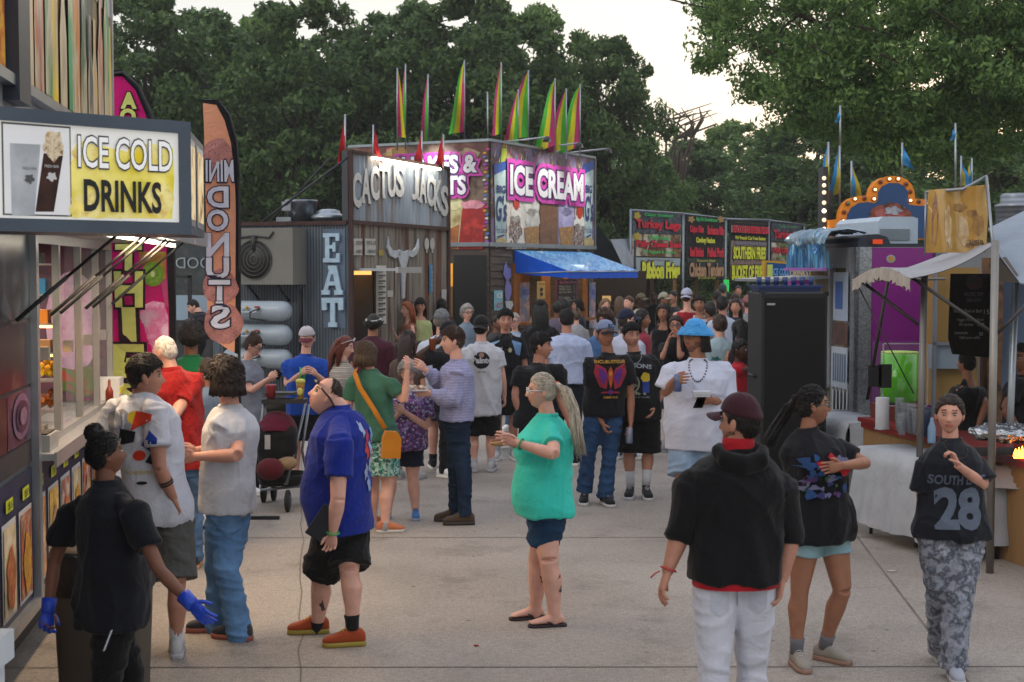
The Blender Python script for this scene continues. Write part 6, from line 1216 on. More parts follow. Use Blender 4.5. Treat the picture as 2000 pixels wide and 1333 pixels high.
# ------------------------------------------------------------------ right hand side
BT = 1.95; BS = frame(A(3.68-.16*BT, 15.2+BT, 0), u=(.16, -1, 0)); BL = BT*math.hypot(.16, 1)   # trailer side, far end to near corner
BE = frame(A(3.68, 15.2, 0), u=(1, .16, 0))
def right_trailer():
    R = thing('concession_trailer', 'purple concession trailer with diamond plate corners and a blue tinsel roof edge', 'food trailer', BE(1.2, -3, 0)); pur = paint('7a1c78', .4, var=.06)
    b = MB(); b.box(.02, 2.7, -BL, -.03, .35, 1.25, fr=BE); b.box(.02, 2.7, -BL, -.03, 2.3, 2.52, fr=BE); b.box(.02, 2.7, -.35, -.03, 1.25, 2.3, fr=BE); b.box(2.5, 2.7, -BL, -.35, 1.25, 2.3, fr=BE); b.box(.3, 2.5, -BL, -1.8, 1.25, 2.3, fr=BE); obj('wall', b, paint('8d9094', .4), R)
    a = PA(BE, .006); a.R(1700, 484, 1825, 800, pur, 1); a.n0 = 0; a.O(1739, 506, 9, 8, alum, 2); a.O(1739, 506, 5.5, 5, paint('b0862a'), 3); a.out('end_panel', R)
    dp = mat('8f959b', rough=.35, metal=.7, kind='vor', col2=['9aa0a6', '848a90', 'a4aab0'], ps=60.); b = MB(); b.box(-.02, .16, -.02, .02, .35, 2.52, fr=BE); b.box(BL-.12, BL+.02, -.02, .02, .35, 2.52, fr=BS); obj('corner_plate', b, dp, R)
    b = MB(); q0, _ = uvp(BE, 1822, 600); b.box(q0, q0+.12, .0, .05, .35, 2.5, fr=BE); obj('steel_post', b, metal('6d7882', .4), R)
    b = MB(); b.lathe(BE(.0, -.3, 2.5), [(.0, 0)], 3) if False else None
    pr = [(.03, 2.52), (2.65, 2.52), (2.65, 2.56), (.40, 2.56), (.36, 2.63), (.26, 2.66), (.14, 2.655), (.07, 2.62), (.03, 2.57)]; b.prism(pr, BL-.1, frame(BE(0, -BL+.05, 0), u=BE.u)); obj('roof', b, paint('1c2430', .4), R); a = PA(BE, .01); a.R(1704, 468, 1723, 477, glow('b83a10', .5), 1); a.out('marker_light', R)
    # serving side: silver boards, white menu sheets, striped bottles
    s = PA(BS, .006); s.R(1625, 400, 1626, 401, alum, 1)
    u1 = BL-.14
    s.rect(BL-1.1, .4, u1, 1.05, mat('8a8e94', kind='strx', col2=['3a4048', 'a8a48a', '5a6a78'], ps=6., stretch=(1, 8, .2)), 1)
    s.rect(BL-.62, 1.72, BL-.2, 2.25, paint('94a2b4'), 2); s.rect(BL-.55, 1.85, BL-.35, 2.15, paint('3a5a9a'), 3); s.rect(BL-.62, 1.45, BL-.2, 1.70, mat('3a2a28', kind='noise', col2='5a3a34', ps=8.), 2); s.rect(BL-.66, .98, BL-.2, 1.43, paint('a4adb8'), 2)
    for i in range(6): s.rect(BL-.60+i*.065, 1.05, BL-.57+i*.065, 1.36, paint('5a6a84'), 3)
    for i in range(9): s.rect(BL-1.05+i*.1, .42, BL-.99+i*.1, .8, paint(['2a3038', '9aa4b0', 'a89a5a'][i % 3]), 2); s.rect(BL-.6+i*.05, .42, BL-.575+i*.05, .95, paint(['c8ccd0', '20242a'][i % 2]), 3)
    s.out('side_print', R)
    b = MB(); b.box(0.02, BL-.68, -.03, .02, 2.26, 2.34, fr=BS); b.box(BL-.74, BL-.68, -.03, .03, .98, 2.3, fr=BS); b.box(0.02, BL-.7, -.1, .25, .96, 1.0, fr=BS); obj('window_frame', b, alum, R)
    b = MB(); corrug(b, BS, 0.02, BL-.76, 1.0, 2.3, -.25, .12, .02); obj('plank_shutter', b, mat('6a6252', kind='noise', col2=['8a8068', '4a463c'], ps=4., stretch=(3, 3, .1)), R)
    b = MB(); z = 2.18; b.add([BS(u, n, z-.05*n+dz) for dz in (0, .03) for n in (0, .72) for u in (0.02, BL-.7)], [(0, 2, 3, 1), (4, 5, 7, 6), (0, 1, 5, 4), (2, 6, 7, 3), (0, 4, 6, 2), (1, 3, 7, 5)], 0, False); q = obj('awning_flap', b, alum, R)
    for u in (BL-.85, BL-1.4): b = MB(); b.tube([BS(u, .55, 2.18), BS(u, .02, 1.7)], .014, 6); obj('strut', b, dark, q)
    # shiny tinsel roof edge: wrinkled foil bulge over a hanging curtain
    rs = np.random.RandomState(3); b = MB(); u0, u1 = BL-1.3, BL-.10; n = 90; us = np.linspace(u0, u1, n+1); V = []
    prof = [(-.12, 2.68), (.10, 2.72), (.24, 2.69), (.31, 2.62), (.30, 2.55), (.29, 2.45), (.30, 2.28)]
    for j, (pn, pz) in enumerate(prof):
        for i, u in enumerate(us): V.append(BS(u, pn+.025*math.sin(u*(19 if j > 4 else 9)+j)+.02*rs.normal(), pz+.012*rs.normal()*(j < 5)))
    F1, F2 = [], []
    for j in range(len(prof)-1):
        for i in range(n): a_ = j*(n+1)+i; (F1 if j < 4 else F2).append((a_, a_+1, a_+n+2, a_+n+1))
    b.add(V, F1, 0); k = len(b.f); b.add(V, F2, 1); obj('tinsel', b, [mat('a8b4bc', rough=.25, metal=.7, kind='noise', col2='6a90a8', ps=5.), mat('3a7aa8', rough=.25, metal=.6, kind='noise', col2=['5a9ac0', '2a4a8a', '8ab4c8'], ps=5., stretch=(4, 4, .1))], R)
    b = MB(); b.box(u0, u1, .3, .34, 2.27, 2.30, fr=BS); obj('pink_trim', b, paint('8a4a9a'), R)
    for px in (1577,): b = MB(); q = at(px, 487, 17); b.box(q[0]-.09, q[0]+.09, 16.9, 17.05, q[2]-.05, q[2]+.06); obj('flood_lamp', b, paint('a8aca4', .4), R)
    T = thing('roof_air_conditioner', 'pale blue white air conditioner box on the purple trailer roof', 'air conditioner', BE(.9, -.5, 2.55)); b = MB(); x0, z1 = uvp(BE, 1731, 422); x1, _ = uvp(BE, 1792, 422); 
    b.prism([(x0, 2.56), (x1+.1, 2.56), (x1+.1, z1-.02), (x1+.05, z1), (x0+.05, z1), (x0, z1-.05)], 1.2, frame(BE(0, -1.4, 0), u=BE.u)); obj('case', b, paint('9fb0bf', .4), T); b = MB(); b.prism([(x0+.02, 2.60), (x1, 2.60), (x1, 2.72), (x0+.02, 2.72)], .01, BE, n0=-.195); obj('grille', b, paint('6a7680'), T)
    b = MB(); q = uvp(BS, 1632, 690)[0]
    for i in range(2): b.lathe(BS(BL-.95-i*.32, .12, 1.0), [(.10, 0), (.115, .3), (.12, .32), (.10, .32)], 18)
    single('paper_rolls', b, paint('b8c0c6', .5), 'two white tubs on the shelf right of the black cabinet', 'tubs')
right_trailer()
def marquee():
    d = 18.6; fr = frame(at(1620, 466, d)*A(1, 1, 0), u=(1, .12, 0)); R = thing('marquee_sign', 'blue marquee sign edged with orange arch and lit round bulbs, top right', 'sign', at(1715, 468, d)); a = PA(fr, .01)
    outer = [(1620, 468), (1620, 430), (1641, 428), (1643, 412), (1650, 398), (1662, 388), (1680, 383), (1700, 382), (1703, 368), (1711, 356), (1724, 348), (1740, 344), (1757, 345), (1771, 351), (1781, 361), (1786, 374), (1787, 388), (1815, 391), (1850, 391), (1850, 468)]
    inner = [(1633, 466), (1636, 447), (1651, 444), (1654, 420), (1662, 406), (1676, 397), (1694, 395), (1708, 397), (1713, 392), (1714, 376), (1722, 364), (1736, 358), (1754, 358), (1766, 364), (1773, 375), (1774, 400), (1790, 402), (1850, 404), (1850, 466)]
    b = MB(); b.prism([a.q(*p) for p in outer][::-1], .16, fr, n0=-.16); obj('sign_body', b, mat('c4741a', emit=.12, var=.1), R)
    a.Pl(inner[::-1], mat('123a68', rough=.5, var=.12, emit=.05), 1); a.O(1738, 424, 42, 27, mat('5a3a2c', kind='noise', col2=['8a4a3a', '3c241c', '9a8a84'], ps=5.), 2, wob=.05); a.O(1735, 420, 30, 14, mat('8a2a24', kind='noise', col2=['a8605a', '6a1a1a'], ps=9.), 3, wob=.12); a.O(1742, 412, 16, 8, mat('a8acb4', kind='noise', col2='7a8090', ps=12.), 4, wob=.2)
    z = [(1646, 462), (1657, 452), (1662, 458), (1674, 448), (1680, 455), (1694, 444), (1700, 452), (1716, 442), (1724, 449), (1740, 441), (1770, 446)]
    for p, q in zip(z[:-1], z[1:]): a.Pl([p, q, (q[0], q[1]+4), (p[0], p[1]+4)][::-1], paint('c8b41c'), 5)
    a.out('sign_face', R)
    on = glow('ffd8a0', 3.); off = paint('5a2a1c', .3); gre = paint('2a7a3a', .3)
    bulbs = [(1627, 449, on), (1627, 461, off), (1646, 448, on), (1646, 432, on), (1648, 415, off), (1655, 398, gre), (1669, 389, on), (1688, 388, off), (1706, 389, on), (1708, 371, on), (1719, 356, off), (1736, 350, on), (1753, 350, on), (1769, 360, off), (1777, 375, off), (1777, 392, on), (1794, 394, off), (1812, 397, on)]
    for i, (x, y, m) in enumerate(bulbs): u, zz = a.q(x, y); k = MB(); k.ell(fr(u, .03, zz), (.018,)*3, sub=2); k.lathe(fr(u, 0, zz), [(.034, 0), (.034, .012), (.02, .012)], 12, 1, ax=(fr.u, ZZ, fr.n)); obj('bulb', k, [m, paint('8a4a10')], R)
    b = MB(); u, z0 = a.q(1612, 468); b.box(u, u+.06, -.3, -.1, 0, z0+.95, fr=fr); b.box(u+.12, u+.20, -.35, -.3, z0+.15, z0+.65, fr=fr); b.box(u+.5, u+.56, -.3, -.2, 0, z0, fr=fr); b.box(u+1.3, u+1.36, -.3, -.2, 0, z0, fr=fr); obj('support', b, paint('26282a'), R)
    for i, y in enumerate((348, 362, 376, 396, 412, 430, 448, 462)): k = MB(); u, zz = a.q(1615, y); k.ell(fr(u-.02, -.05, zz), (.028,)*3, sub=2); obj('bulb', k, glow('ffe2b8', .8+4*(i in (6, 4))), R)
    d = 18.; fr = frame(at(1490, 548, d)*A(1, 1, 0), u=(1, .15, 0)); R = thing('drinks_sign', 'small blue sign in a yellow frame reading 1 ICE COLD DRINKS', 'sign', at(1540, 548, d)); a = PA(fr, .006); b = MB(); b.prism([a.q(*p) for p in ((1492, 509), (1588, 515), (1588, 549), (1492, 549))][::-1], .08, fr, n0=-.08); obj('frame', b, paint('b8921a', .5), R)
    a.Pl([(1497, 513), (1580, 519), (1580, 546), (1497, 545)][::-1], paint('0f4a84', .5), 1); a.T('1', 1499, 519, 1507, 539, cloth('c0cc6a'), 3, bold=.06); a.T('ICE COLD', 1509, 525, 1541, 538, paint('6fa8d8'), 3, bold=.03); a.T('DRINKS', 1543, 527, 1577, 540, paint('c8b890'), 3, bold=.04); a.out('sign_face', R)
    b = MB(); q = at(1500, 549, d); 
    for x in (1502, 1578): q = at(x, 549, d+.1); b.tube([q, q*A(1, 1, 0)], .03, 8)
    obj('post', b, metal(), R)
    b = MB(); q = at(1588, 545, 17.5); fr = frame(q*A(1, 1, 0), u=(1, .1, 0)); b.box(-.25, .05, -.3, 0, 0, 2.2, fr=fr); single('purple_panel', b, paint('7a1c78'), 'narrow purple panel right of the small blue drinks sign', 'panel')
marquee()
def pennants_r():
    g = 'blue and yellow flags on the right'
    for i, (px, t, b_, pb, w, cs, sd, lb) in enumerate(((1618, 285, 378, 400, 20, 'kb', -1, 'leftmost yellow and blue flag left of the marquee'), (1640, 292, 378, 400, 22, 'kb', -1, 'second yellow and blue flag left of the marquee'), (1663, 322, 390, 400, 24, 'bk', 1, 'shorter blue flag with yellow edge just left of the marquee arch'), (1762, 286, 322, 350, 26, 'b', 1, 'small blue flag blown sideways above the marquee arch'), (1641, 214, 238, 292, 10, 'b', -1, 'tiny blue flag high among the tree leaves left of the marquee'),
        (1866, 248, 272, 380, 11, 'b', -1, 'tiny blue flag high above the tan banner'), (1877, 312, 362, 380, 18, 'kb', 1, 'yellow and blue flag just above the tan banner'), (1898, 316, 356, 380, 16, 'bk', -1, 'blue flag at the top right corner of the tan banner'))): pennant(lb, px, t, b_, pb, 18.9+.1*i, w, cs, sd, g, seed=40+i)
pennants_r()
# black cabinet with a tray of blue cups on top
def cabinet():
    x0, x1 = at(1488, 600, 14)[0], at(1619, 600, 14)[0]; R = thing('black_cabinet', 'tall black speaker cabinet standing in the walkway with a blue tray on top', 'cabinet', ((x0+x1)/2, 14.3, 0)); fr = frame(A(x0, 14, 0), u=(1, .06, 0)); b = MB(); b.box(0, x1-x0, -.62, 0, 0, 2.06, fr=fr)
    bm = bmesh.new(); me = D.meshes.new('t'); me.from_pydata(np.concatenate(b.v).tolist(), [], b.f); bm.from_mesh(me); bmesh.ops.bevel(bm, geom=list(bm.edges), offset=.02, segments=3, affect='EDGES', profile=.5); k = MB(); bm.verts.index_update(); k.add([v.co[:] for v in bm.verts], [tuple(v.index for v in f.verts) for f in bm.faces], 0, False); bm.free(); obj('case', k, mat('0c0d10', rough=.6, var=.2, vs_=40., bump=.1, bs=150.), R)
    b = MB(); b.box(.03, x1-x0-.03, .0, .006, .1, 2.0, fr=fr); obj('grille_cloth', b, mat('08090b', rough=.95, var=.3, vs_=90.), R); b = MB(); b.box(.05, .13, .006, .012, 1.93, 1.95, fr=fr); obj('badge', b, alum, R); W2 = x1-x0
    for cx in (.0, W2):
        for cz in (.0, 2.02): b = MB(); b.box(cx-.006-(.03 if cx else 0), cx+(0 if cx else .03)+.006, -.04, .009, cz, cz+.045, fr=fr); obj('corner_guard', b, paint('2a2c30', .3, metal=.5), R)
    b = MB(); b.tube([fr(-.0, -.22, 1.2), fr(-.03, -.22, 1.22), fr(-.03, -.40, 1.22), fr(-.0, -.40, 1.2)], .012, 8); obj('handle', b, paint('1a1a1c', .4), R)
    b = MB(); b.box(-.0, .62, -.5, -.12, 2.065, 2.12, fr=fr); b.box(-.02, .64, -.52, -.10, 2.10, 2.125, fr=fr); T = thing('cup_tray', 'dark blue plastic tray of cups lying on the black cabinet', 'tray', fr(.3, -.3, 2.06)); obj('tray', b, paint('0f2a5a', .4), T)
    for i in range(7): b = MB(); b.lathe(fr(.04+i*.088, -.3, 2.125), [(.022, 0), (.03, .08), (.024, .08)], 10); obj('cup', b, paint('16356a', .35), T)
cabinet()
# ------------------------------------------------------------------ near right stall under the pale canopy
CO = frame(A(3.39, 13.65, 0), u=(.19, -1, 0))      # counter line, far to near
bamboo = mat('8a6a42', rough=.7, kind='strx', col2=['6e5230', '9a7a4c'], ps=9., stretch=(0, 4, .0)); redtop = paint('7a2622', .35, var=.15)
def near_stall():
    R = thing('counter_stall', 'bamboo fronted counter with a red top under the pale canopy on the right', 'counter', CO(1.6, -.3, 0)); b = MB(); L = 4.4; fr = CO
    k = MB(); corrug(k, fr, 0, L, .0, .82, .0, .04, .008); ce = frame(fr(0, -.7, 0), u=-fr.n*-1) ; obj('bamboo_front', k, bamboo, R)
    b.box(0, L, -.7, -.01, 0, .82, fr=fr); obj('carcass', b, bamboo, R); b = MB(); b.box(-.03, L, -.72, .05, .82, .86, fr=fr); b.box(0, L, .0, .03, .765, .82, fr=fr); obj('countertop', b, redtop, R)
    # canopy: sagging cloth with scalloped fringe, on poles
    T = thing('canopy', 'pale grey cloth canopy with torn scalloped fringe over the counter stall', 'canopy', at(1800, 540, 12)*A(1, 1, 0)); g = np.zeros((13, 17, 3))
    c0, c1, c2, c3 = at(1664, 548, 12.3), at(1778, 545, 11.2), at(1955, 470, 11.2), at(1838, 498, 13.4)
    for j in range(13):
        for i in range(17):
            s, t = i/16, j/12; p = (c0*(1-s)+c1*s)*(1-t)+(c3*(1-s)+c2*s)*t; p = p+ZZ*(-.07*math.sin(math.pi*t)*(.4+s*.4)+.10*math.sin(math.pi*s)*(1-t)**2+.006*math.sin(s*40)); g[j, i] = p
    b = MB(); V = g.reshape(-1, 3); F = [(j*17+i, j*17+i+1, (j+1)*17+i+1, (j+1)*17+i) for j in range(12) for i in range(16)]; cl_ = cloth('8f9094', var=.06); b.add(V, F); b.add(V-ZZ*.006, [q[::-1] for q in F]); obj('canopy_cloth', b, cl_, T)
    b = MB(); n = 90; rs = np.random.RandomState(8)
    top = [(c0*(1-s)+c1*s)+ZZ*(.10*math.sin(math.pi*s)) for s in np.linspace(0, 1, n+1)]; V = top+[p-ZZ*(.075+.03*abs(math.sin(i*.5))+.012*rs.rand())+A(.012*math.sin(i*1.3), -.012*math.cos(i*.9), 0) for i, p in enumerate(top)]; b.add(V, [(i, i+1, n+2+i, n+1+i) for i in range(n)]); V2 = [v+A(.0, .004, 0) for v in V]; b.add(V2, [(i, n+1+i, n+2+i, i+1) for i in range(n)]); obj('fringe', b, cloth('a39c93'), T)
    b = MB(); q = at(1806, 530, 11.6); b.tube([q, A(q[0]-.03, 11.6, 0)], .028, 10); obj('pole', b, metal('767370', .5), T); b = MB(); q = at(1944, 470, 10.6); b.tube([q, A(q[0]-.0, 10.6, 0)], .030, 10); obj('pole', b, metal('8a8782', .5), T); b = MB(); q = at(1664, 548, 12.3); b.tube([at(1664, 548, 12.3), at(1844, 545, 13.4)], .015, 6); obj('edge_pole', b, metal('767370', .5), T)
    b = MB(); b.tube([at(1680, 548, 12.25), at(1793, 634, 11.7)], .014, 6); b.tube([at(1780, 542, 11.3), at(1945, 655, 10.7)], .014, 6); b.tube([at(1945, 655, 10.6), at(2010, 590, 10.6)], .013, 6); b.tube([at(1670, 548, 12.3), at(1785, 770, 12.)], .006, 5); b.tube([at(1735, 545, 12.8), at(1694, 780, 13.3)], .016, 6); obj('brace', b, paint('24211f', .5), T)
    # second, larger canopy behind
    T = thing('tent_roof', 'large pale grey pitched tent roof rising at the right edge', 'tent', at(1990, 480, 12.5)*A(1, 1, 0)); b = MB(); P_ = [at(1930, 446, 12.6), at(2015, 405, 12.9), at(2200, 400, 13.4), at(2200, 600, 10.3), at(1992, 553, 10.9), at(1954, 502, 11.2)]
    b.add(P_, [(0, 5, 4), (0, 4, 1), (1, 4, 3), (1, 3, 2)], 0, False); b.add([p-ZZ*.01 for p in P_], [(0, 4, 5), (0, 1, 4), (1, 3, 4), (1, 2, 3)], 0, False); obj('roof_cloth', b, cloth('7d8894', var=.05), T); b = MB(); b.add([at(1945, 505, 11.3), at(1965, 502, 11.3), at(1999, 552, 11.), at(1950, 552, 11.3)], [(0, 1, 2, 3)], 0, False); b.add([at(1945, 505, 11.32), at(1965, 502, 11.32), at(1999, 552, 11.02), at(1950, 552, 11.32)], [(3, 2, 1, 0)], 0, False); obj('valance', b, cloth('55504a'), T); b = MB(); b.tube([at(1984, 553, 11.6), at(1972, 553, 11.6)*A(1, 1, 0)+A(0, 0, 0)], .03, 8); b.tube([at(2140, 553, 12.6), at(2140, 553, 12.6)*A(1, 1, 0)], .03, 8); obj('pole', b, metal('8a929a', .4), T)
    # tan printed banner above the canopy
    fr = frame(at(1810, 497, 11.9)*A(1, 1, 0), u=(1, -.06, 0)); T = thing('tan_banner', 'glossy tan banner with faded fruit print hung on a pole above the canopy', 'banner', at(1868, 497, 11.9)); a = PA(fr, .004); am = lambda u, z: .035*math.sin(u*21+z*2)+.025*math.sin(u*11+z*5)
    o_ = a.fr
    def wf(u, n, z): return o_(u, n+am(u, z), z)
    wf.o, wf.u, wf.n = o_.o, o_.u, o_.n; a.fr = wf; m1 = mat('b8924c', rough=.2, coat=.8, kind='noise', col2=['a8823e', 'c8a562'], ps=1.5); (u0, z1), (u1, z0) = uvp(fr, 1812, 372), uvp(fr, 1930, 494); n = 30; V = []
    for t in (0, .25, .5, .75, 1): 
        for i in range(n+1): s = i/n; V.append(wf(u0+(u1-u0)*(s*(1-.03*t)+.0), 0, (z1+(.045*s))*(1-t)+z0*t))
    b = MB(); F = [(j*(n+1)+i, j*(n+1)+i+1, (j+1)*(n+1)+i+1, (j+1)*(n+1)+i) for j in range(4) for i in range(n)]; b.add(V, F); b.add([v+A(0, .008, 0) for v in V], [q[::-1] for q in F]); obj('banner_sheet', b, m1, T)
    for x, y, rx, ry, c in ((1877, 405, 13, 9, '7a5a34'), (1884, 450, 10, 30, 'b8a888'), (1910, 440, 12, 20, '7c5c38'), (1898, 418, 10, 8, '4a3a2a'), (1905, 478, 18, 10, '6a4c34'), (1824, 430, 6, 50, '6a4a5a'), (1850, 440, 9, 40, 'c8b898')): a.O(x, y, rx, ry, mat(c, rough=.25, kind='noise', col2='a8824c', ps=18.), 1, wob=.12)
    a.T('ALOHA', 1893, 470, 1920, 480, paint('4a3424'), 2, bold=.02); a.out('banner_print', T); b = MB(); b.tube([at(1808, 376, 11.9), at(1880, 370, 11.9), at(1928, 344, 11.9)], .014, 6); b.tube([at(1808, 376, 11.9), at(1806, 500, 11.9)], .008, 5); b.tube([at(1926, 344, 11.9), at(1941, 500, 11.4)], .014, 6); obj('banner_pole', b, metal('8a8f94', .4), T)
    # stall back wall pieces: yellow cabinet, dark menu cloth, blue wall
    T = thing('stall_wall', 'yellow and pale blue back wall of the counter stall behind the menu cloth', 'wall', at(1900, 700, 14.2)*A(1, 1, 0)); f3 = frame(at(1822, 700, 14.3)*A(1, 1, 0), u=(1, .05, 0)); b = MB(); b.box(.03, .5, -.3, -.1, .9, 2.3, fr=f3); obj('yellow_cabinet', b, paint('8a6c34', .6), T); b = MB(); b.box(.0, .45, -.12, -.02, 1.28, 1.52, fr=f3); obj('white_door', b, paint('7c8a98', .4), T); b = MB(); b.box(.62, 2.6, -.35, -.15, 0, 2.4, fr=f3); obj('brown_panel', b, mat('4a3424', kind='noise', col2=['6a4a2c', '2c2018'], ps=6.), T); b = MB(); q = at(1975, 600, 12.2); b.box(q[0], q[0]+1.5, 12.2, 12.4, .0, 2.25); b.box(q[0]-.03, q[0]+.03, 12.1, 12.2, 0, 2.3); obj('blue_wall', b, paint('5c7290', .5, var=.06), T); b = MB(); b.box(.0, .03, -.03, .02, .0, 2.3, fr=f3); b.box(0, .6, -.02, .02, 1.52, 1.55, fr=f3); obj('frame', b, metal(), T)
    f4 = frame(at(1850, 700, 12.6)*A(1, 1, 0), u=(1, .03, 0)); T = thing('menu_cloth', 'black hanging menu cloth with small white lettering in the right stall', 'menu', at(1890, 690, 12.6)); a = PA(f4, .004); b = MB(); b.prism([a.q(*p) for p in ((1857, 535), (1936, 535), (1938, 700), (1860, 692), (1852, 660))][::-1], .01, f4, n0=-.01); obj('cloth_sheet', b, cloth('16130f'), T); w = paint('8a8884'); a.O(1903, 552, 17, 15, mat('4a2c26', kind='noise', col2='2a1a18', ps=9.), 1); a.O(1901, 548, 11, 9, paint('1a1412'), 2)
    a.T('PACIFIC RIM', 1883, 571, 1919, 579, paint('5a5a58'), 2); a.T('TAKE-AWAY', 1886, 583, 1916, 590, paint('5a5a58'), 2)
    for x0, y0, x1, y1, t in ((1863, 604, 1917, 611, 'Noodle Bowl w/ Beef'), (1921, 605, 1932, 614, '15'), (1868, 622, 1920, 629, 'Veggie Noodle Bowl'), (1872, 631, 1900, 637, 'W/ chicken'), (1908, 631, 1922, 638, '$12'), (1864, 647, 1889, 653, 'Lemonade'), (1912, 649, 1919, 657, '$8'), (1874, 657, 1913, 664, 'Half price refills')): a.T(t, x0, y0, x1, y1, w, 2)
    a.out('menu_print', T)
    # things on the counter
    z = .86; fr = CO; T = thing('drink_dispenser', 'big clear drink dispenser full of bright green drink', 'dispenser', fr(.25, -.4, z)); c = fr(.22, -.40, z); c = A(at(1757, 700, 13.5)[0], 13.5, z)
    b = MB(); zz0, zz1 = at(0, 785, 13.5)[2], at(0, 686, 13.5)[2]; b.lathe(A(c[0], c[1], zz0), [(.05, 0), (.165, .0), (.175, .03), (.175, zz1-zz0-.02)], 28); obj('green_drink', b, mat('3f9a08', rough=.12, kind='grad', col2='62c010', spec=.6), T); b = MB(); b.lathe(A(c[0], c[1], zz1-.02), [(.175, 0), (.172, .016), (.01, .02)], 28); obj('foam', b, mat('8ab83a', kind='noise', col2='c0cc80', ps=60.), T)
    b = MB(); b.box(c[0]-.21, c[0]+.21, c[1]-.2, c[1]+.2, zz0-.02, zz1+.08); obj('clear_case', b, mat('b8bcc4', rough=.05, alpha=.05, var=0.), T); b = MB(); q0, q1, q2, q3 = c[0]-.21, c[0]+.21, zz0-.02, zz1+.08
    for x in (q0, q1): b.bar(A(x, c[1]-.205, q2), A(x, c[1]-.205, q3), .010)
    for z_ in (q2, q3): b.bar(A(q0+.006, c[1]-.205, z_), A(q1-.006, c[1]-.205, z_), .009)
    obj('case_edge', b, paint('a8acb4', .3), T); b = MB(); b.box(c[0]-.22, c[0]+.2, c[1]-.21, c[1]+.2, z, zz0-.025); obj('base', b, paint('6a2c22', .5), T)
    for i, (px, py, w_, h_) in enumerate(((1709, 735, .12, .2), (1729, 735, .12, .22))): b = MB(); q = at(px, py, 13.15); b.box(q[0]-w_/2, q[0]+w_/2, 13.15, 13.17, q[2]-h_/2, q[2]+h_/2); single('chalk_card', b, paint('0f1012', .7), ['small black price card left of the green dispenser', 'small black price card against the green dispenser'][i], 'card', 'price cards at the dispenser')
    q = at(1723, 830, 12.6); T = thing('paper_towel_roll', 'white paper towel roll standing upright on the red counter', 'paper towel', A(q[0], 12.6, z)); b = MB(); b.lathe(A(q[0], 12.6, z+.01), [(.02, 0), (.058, 0), (.06, .005), (.06, .27), (.055, .275), (.02, .275)], 20); obj('roll', b, paint('b8b8bc', .9, bump=.2), T); b = MB(); b.lathe(A(q[0], 12.6, z), [(.07, 0), (.07, .01), (.008, .01), (.008, .31)], 14); obj('holder', b, metal(), T)
    cups = [(1757, 12.5, 6, .02), (1768, 12.4, 5, 0), (1780, 12.3, 5, 0), (1790, 12.2, 4, 0), (1762, 12.2, 3, 0)]
    for i, (px, d, n, _) in enumerate(cups):
        x = at(px, 800, d)[0]; T = thing('cup_stack', ['tall stack of clear cups right of the paper towel roll', 'second clear cup stack right of the paper towel', 'middle clear cup stack on the red counter', 'rightmost stack of clear cups before the metal pole', 'short stack of clear cups nearest the counter edge'][i], 'cups', A(x, d, z), 'stacks of clear plastic cups'); b = MB()
        for k in range(n): b.lathe(A(x, d, z+k*.035), [(.030, 0), (.042, .11), (.046, .115), (.041, .115)], 14)
        obj('cups', b, mat('9aa0a8', rough=.1, alpha=.5, spec=.8, var=.1), T)
    b = MB(); x = at(1806, 800, 12.1)[0]; b.lathe(A(x, 12.1, z), [(.05, 0), (.055, .2), (.052, .24), (.02, .25)], 18); single('blue_jug', b, paint('22344c', .4), 'dark blue jug on the counter left of the jersey girl', 'jug')
    b = MB(); x = at(1820, 830, 11.6)[0]; b.lathe(A(x, 11.6, z), [(.03, 0), (.034, .02), (.034, .13), (.015, .18), (.014, .21)], 14); single('water_bottle', b, mat('8ab0d0', rough=.1, alpha=.6, var=0.), 'clear water bottle with a blue label beside the dark jug', 'bottle')
    T = thing('foil_tray', 'large crumpled foil tray on the grill right of the jersey girl', 'foil tray', at(1965, 860, 10.9)*A(1, 1, 0)+ZZ*.9); u, F = ICO(5); q = at(1972, 845, 10.95); v = u*A(.30, .2, .07); v += u*(lows(v*A(1, 1, 2), 45, 3)*.022)[:, None]; b = MB(); b.add(v+q, F); obj('foil', b, mat('a8acb0', rough=.18, metal=.95, bump=.8, bs=30., var=.15), T)
    T = thing('grill', 'black charcoal grill with an orange flame at the right edge', 'grill', at(1990, 900, 10.9)*A(1, 1, 0)+ZZ*.86); b = MB(); q = at(1980, 885, 10.95); b.box(q[0]-.45, q[0]+.5, 10.8, 11.3, .86, q[2]+.0); obj('firebox', b, paint('141416', .5), T); b = MB(); q = at(1990, 888, 10.75)
    for i in range(3): b.lathe(q+A((i-1)*.025, 0, -.03), [(.012, 0), (.02, .02), (.012, .05), (.002, .075+.01*i)], 8)
    obj('flame', b, glow('ff8a2a', 10.), T)
near_stall()
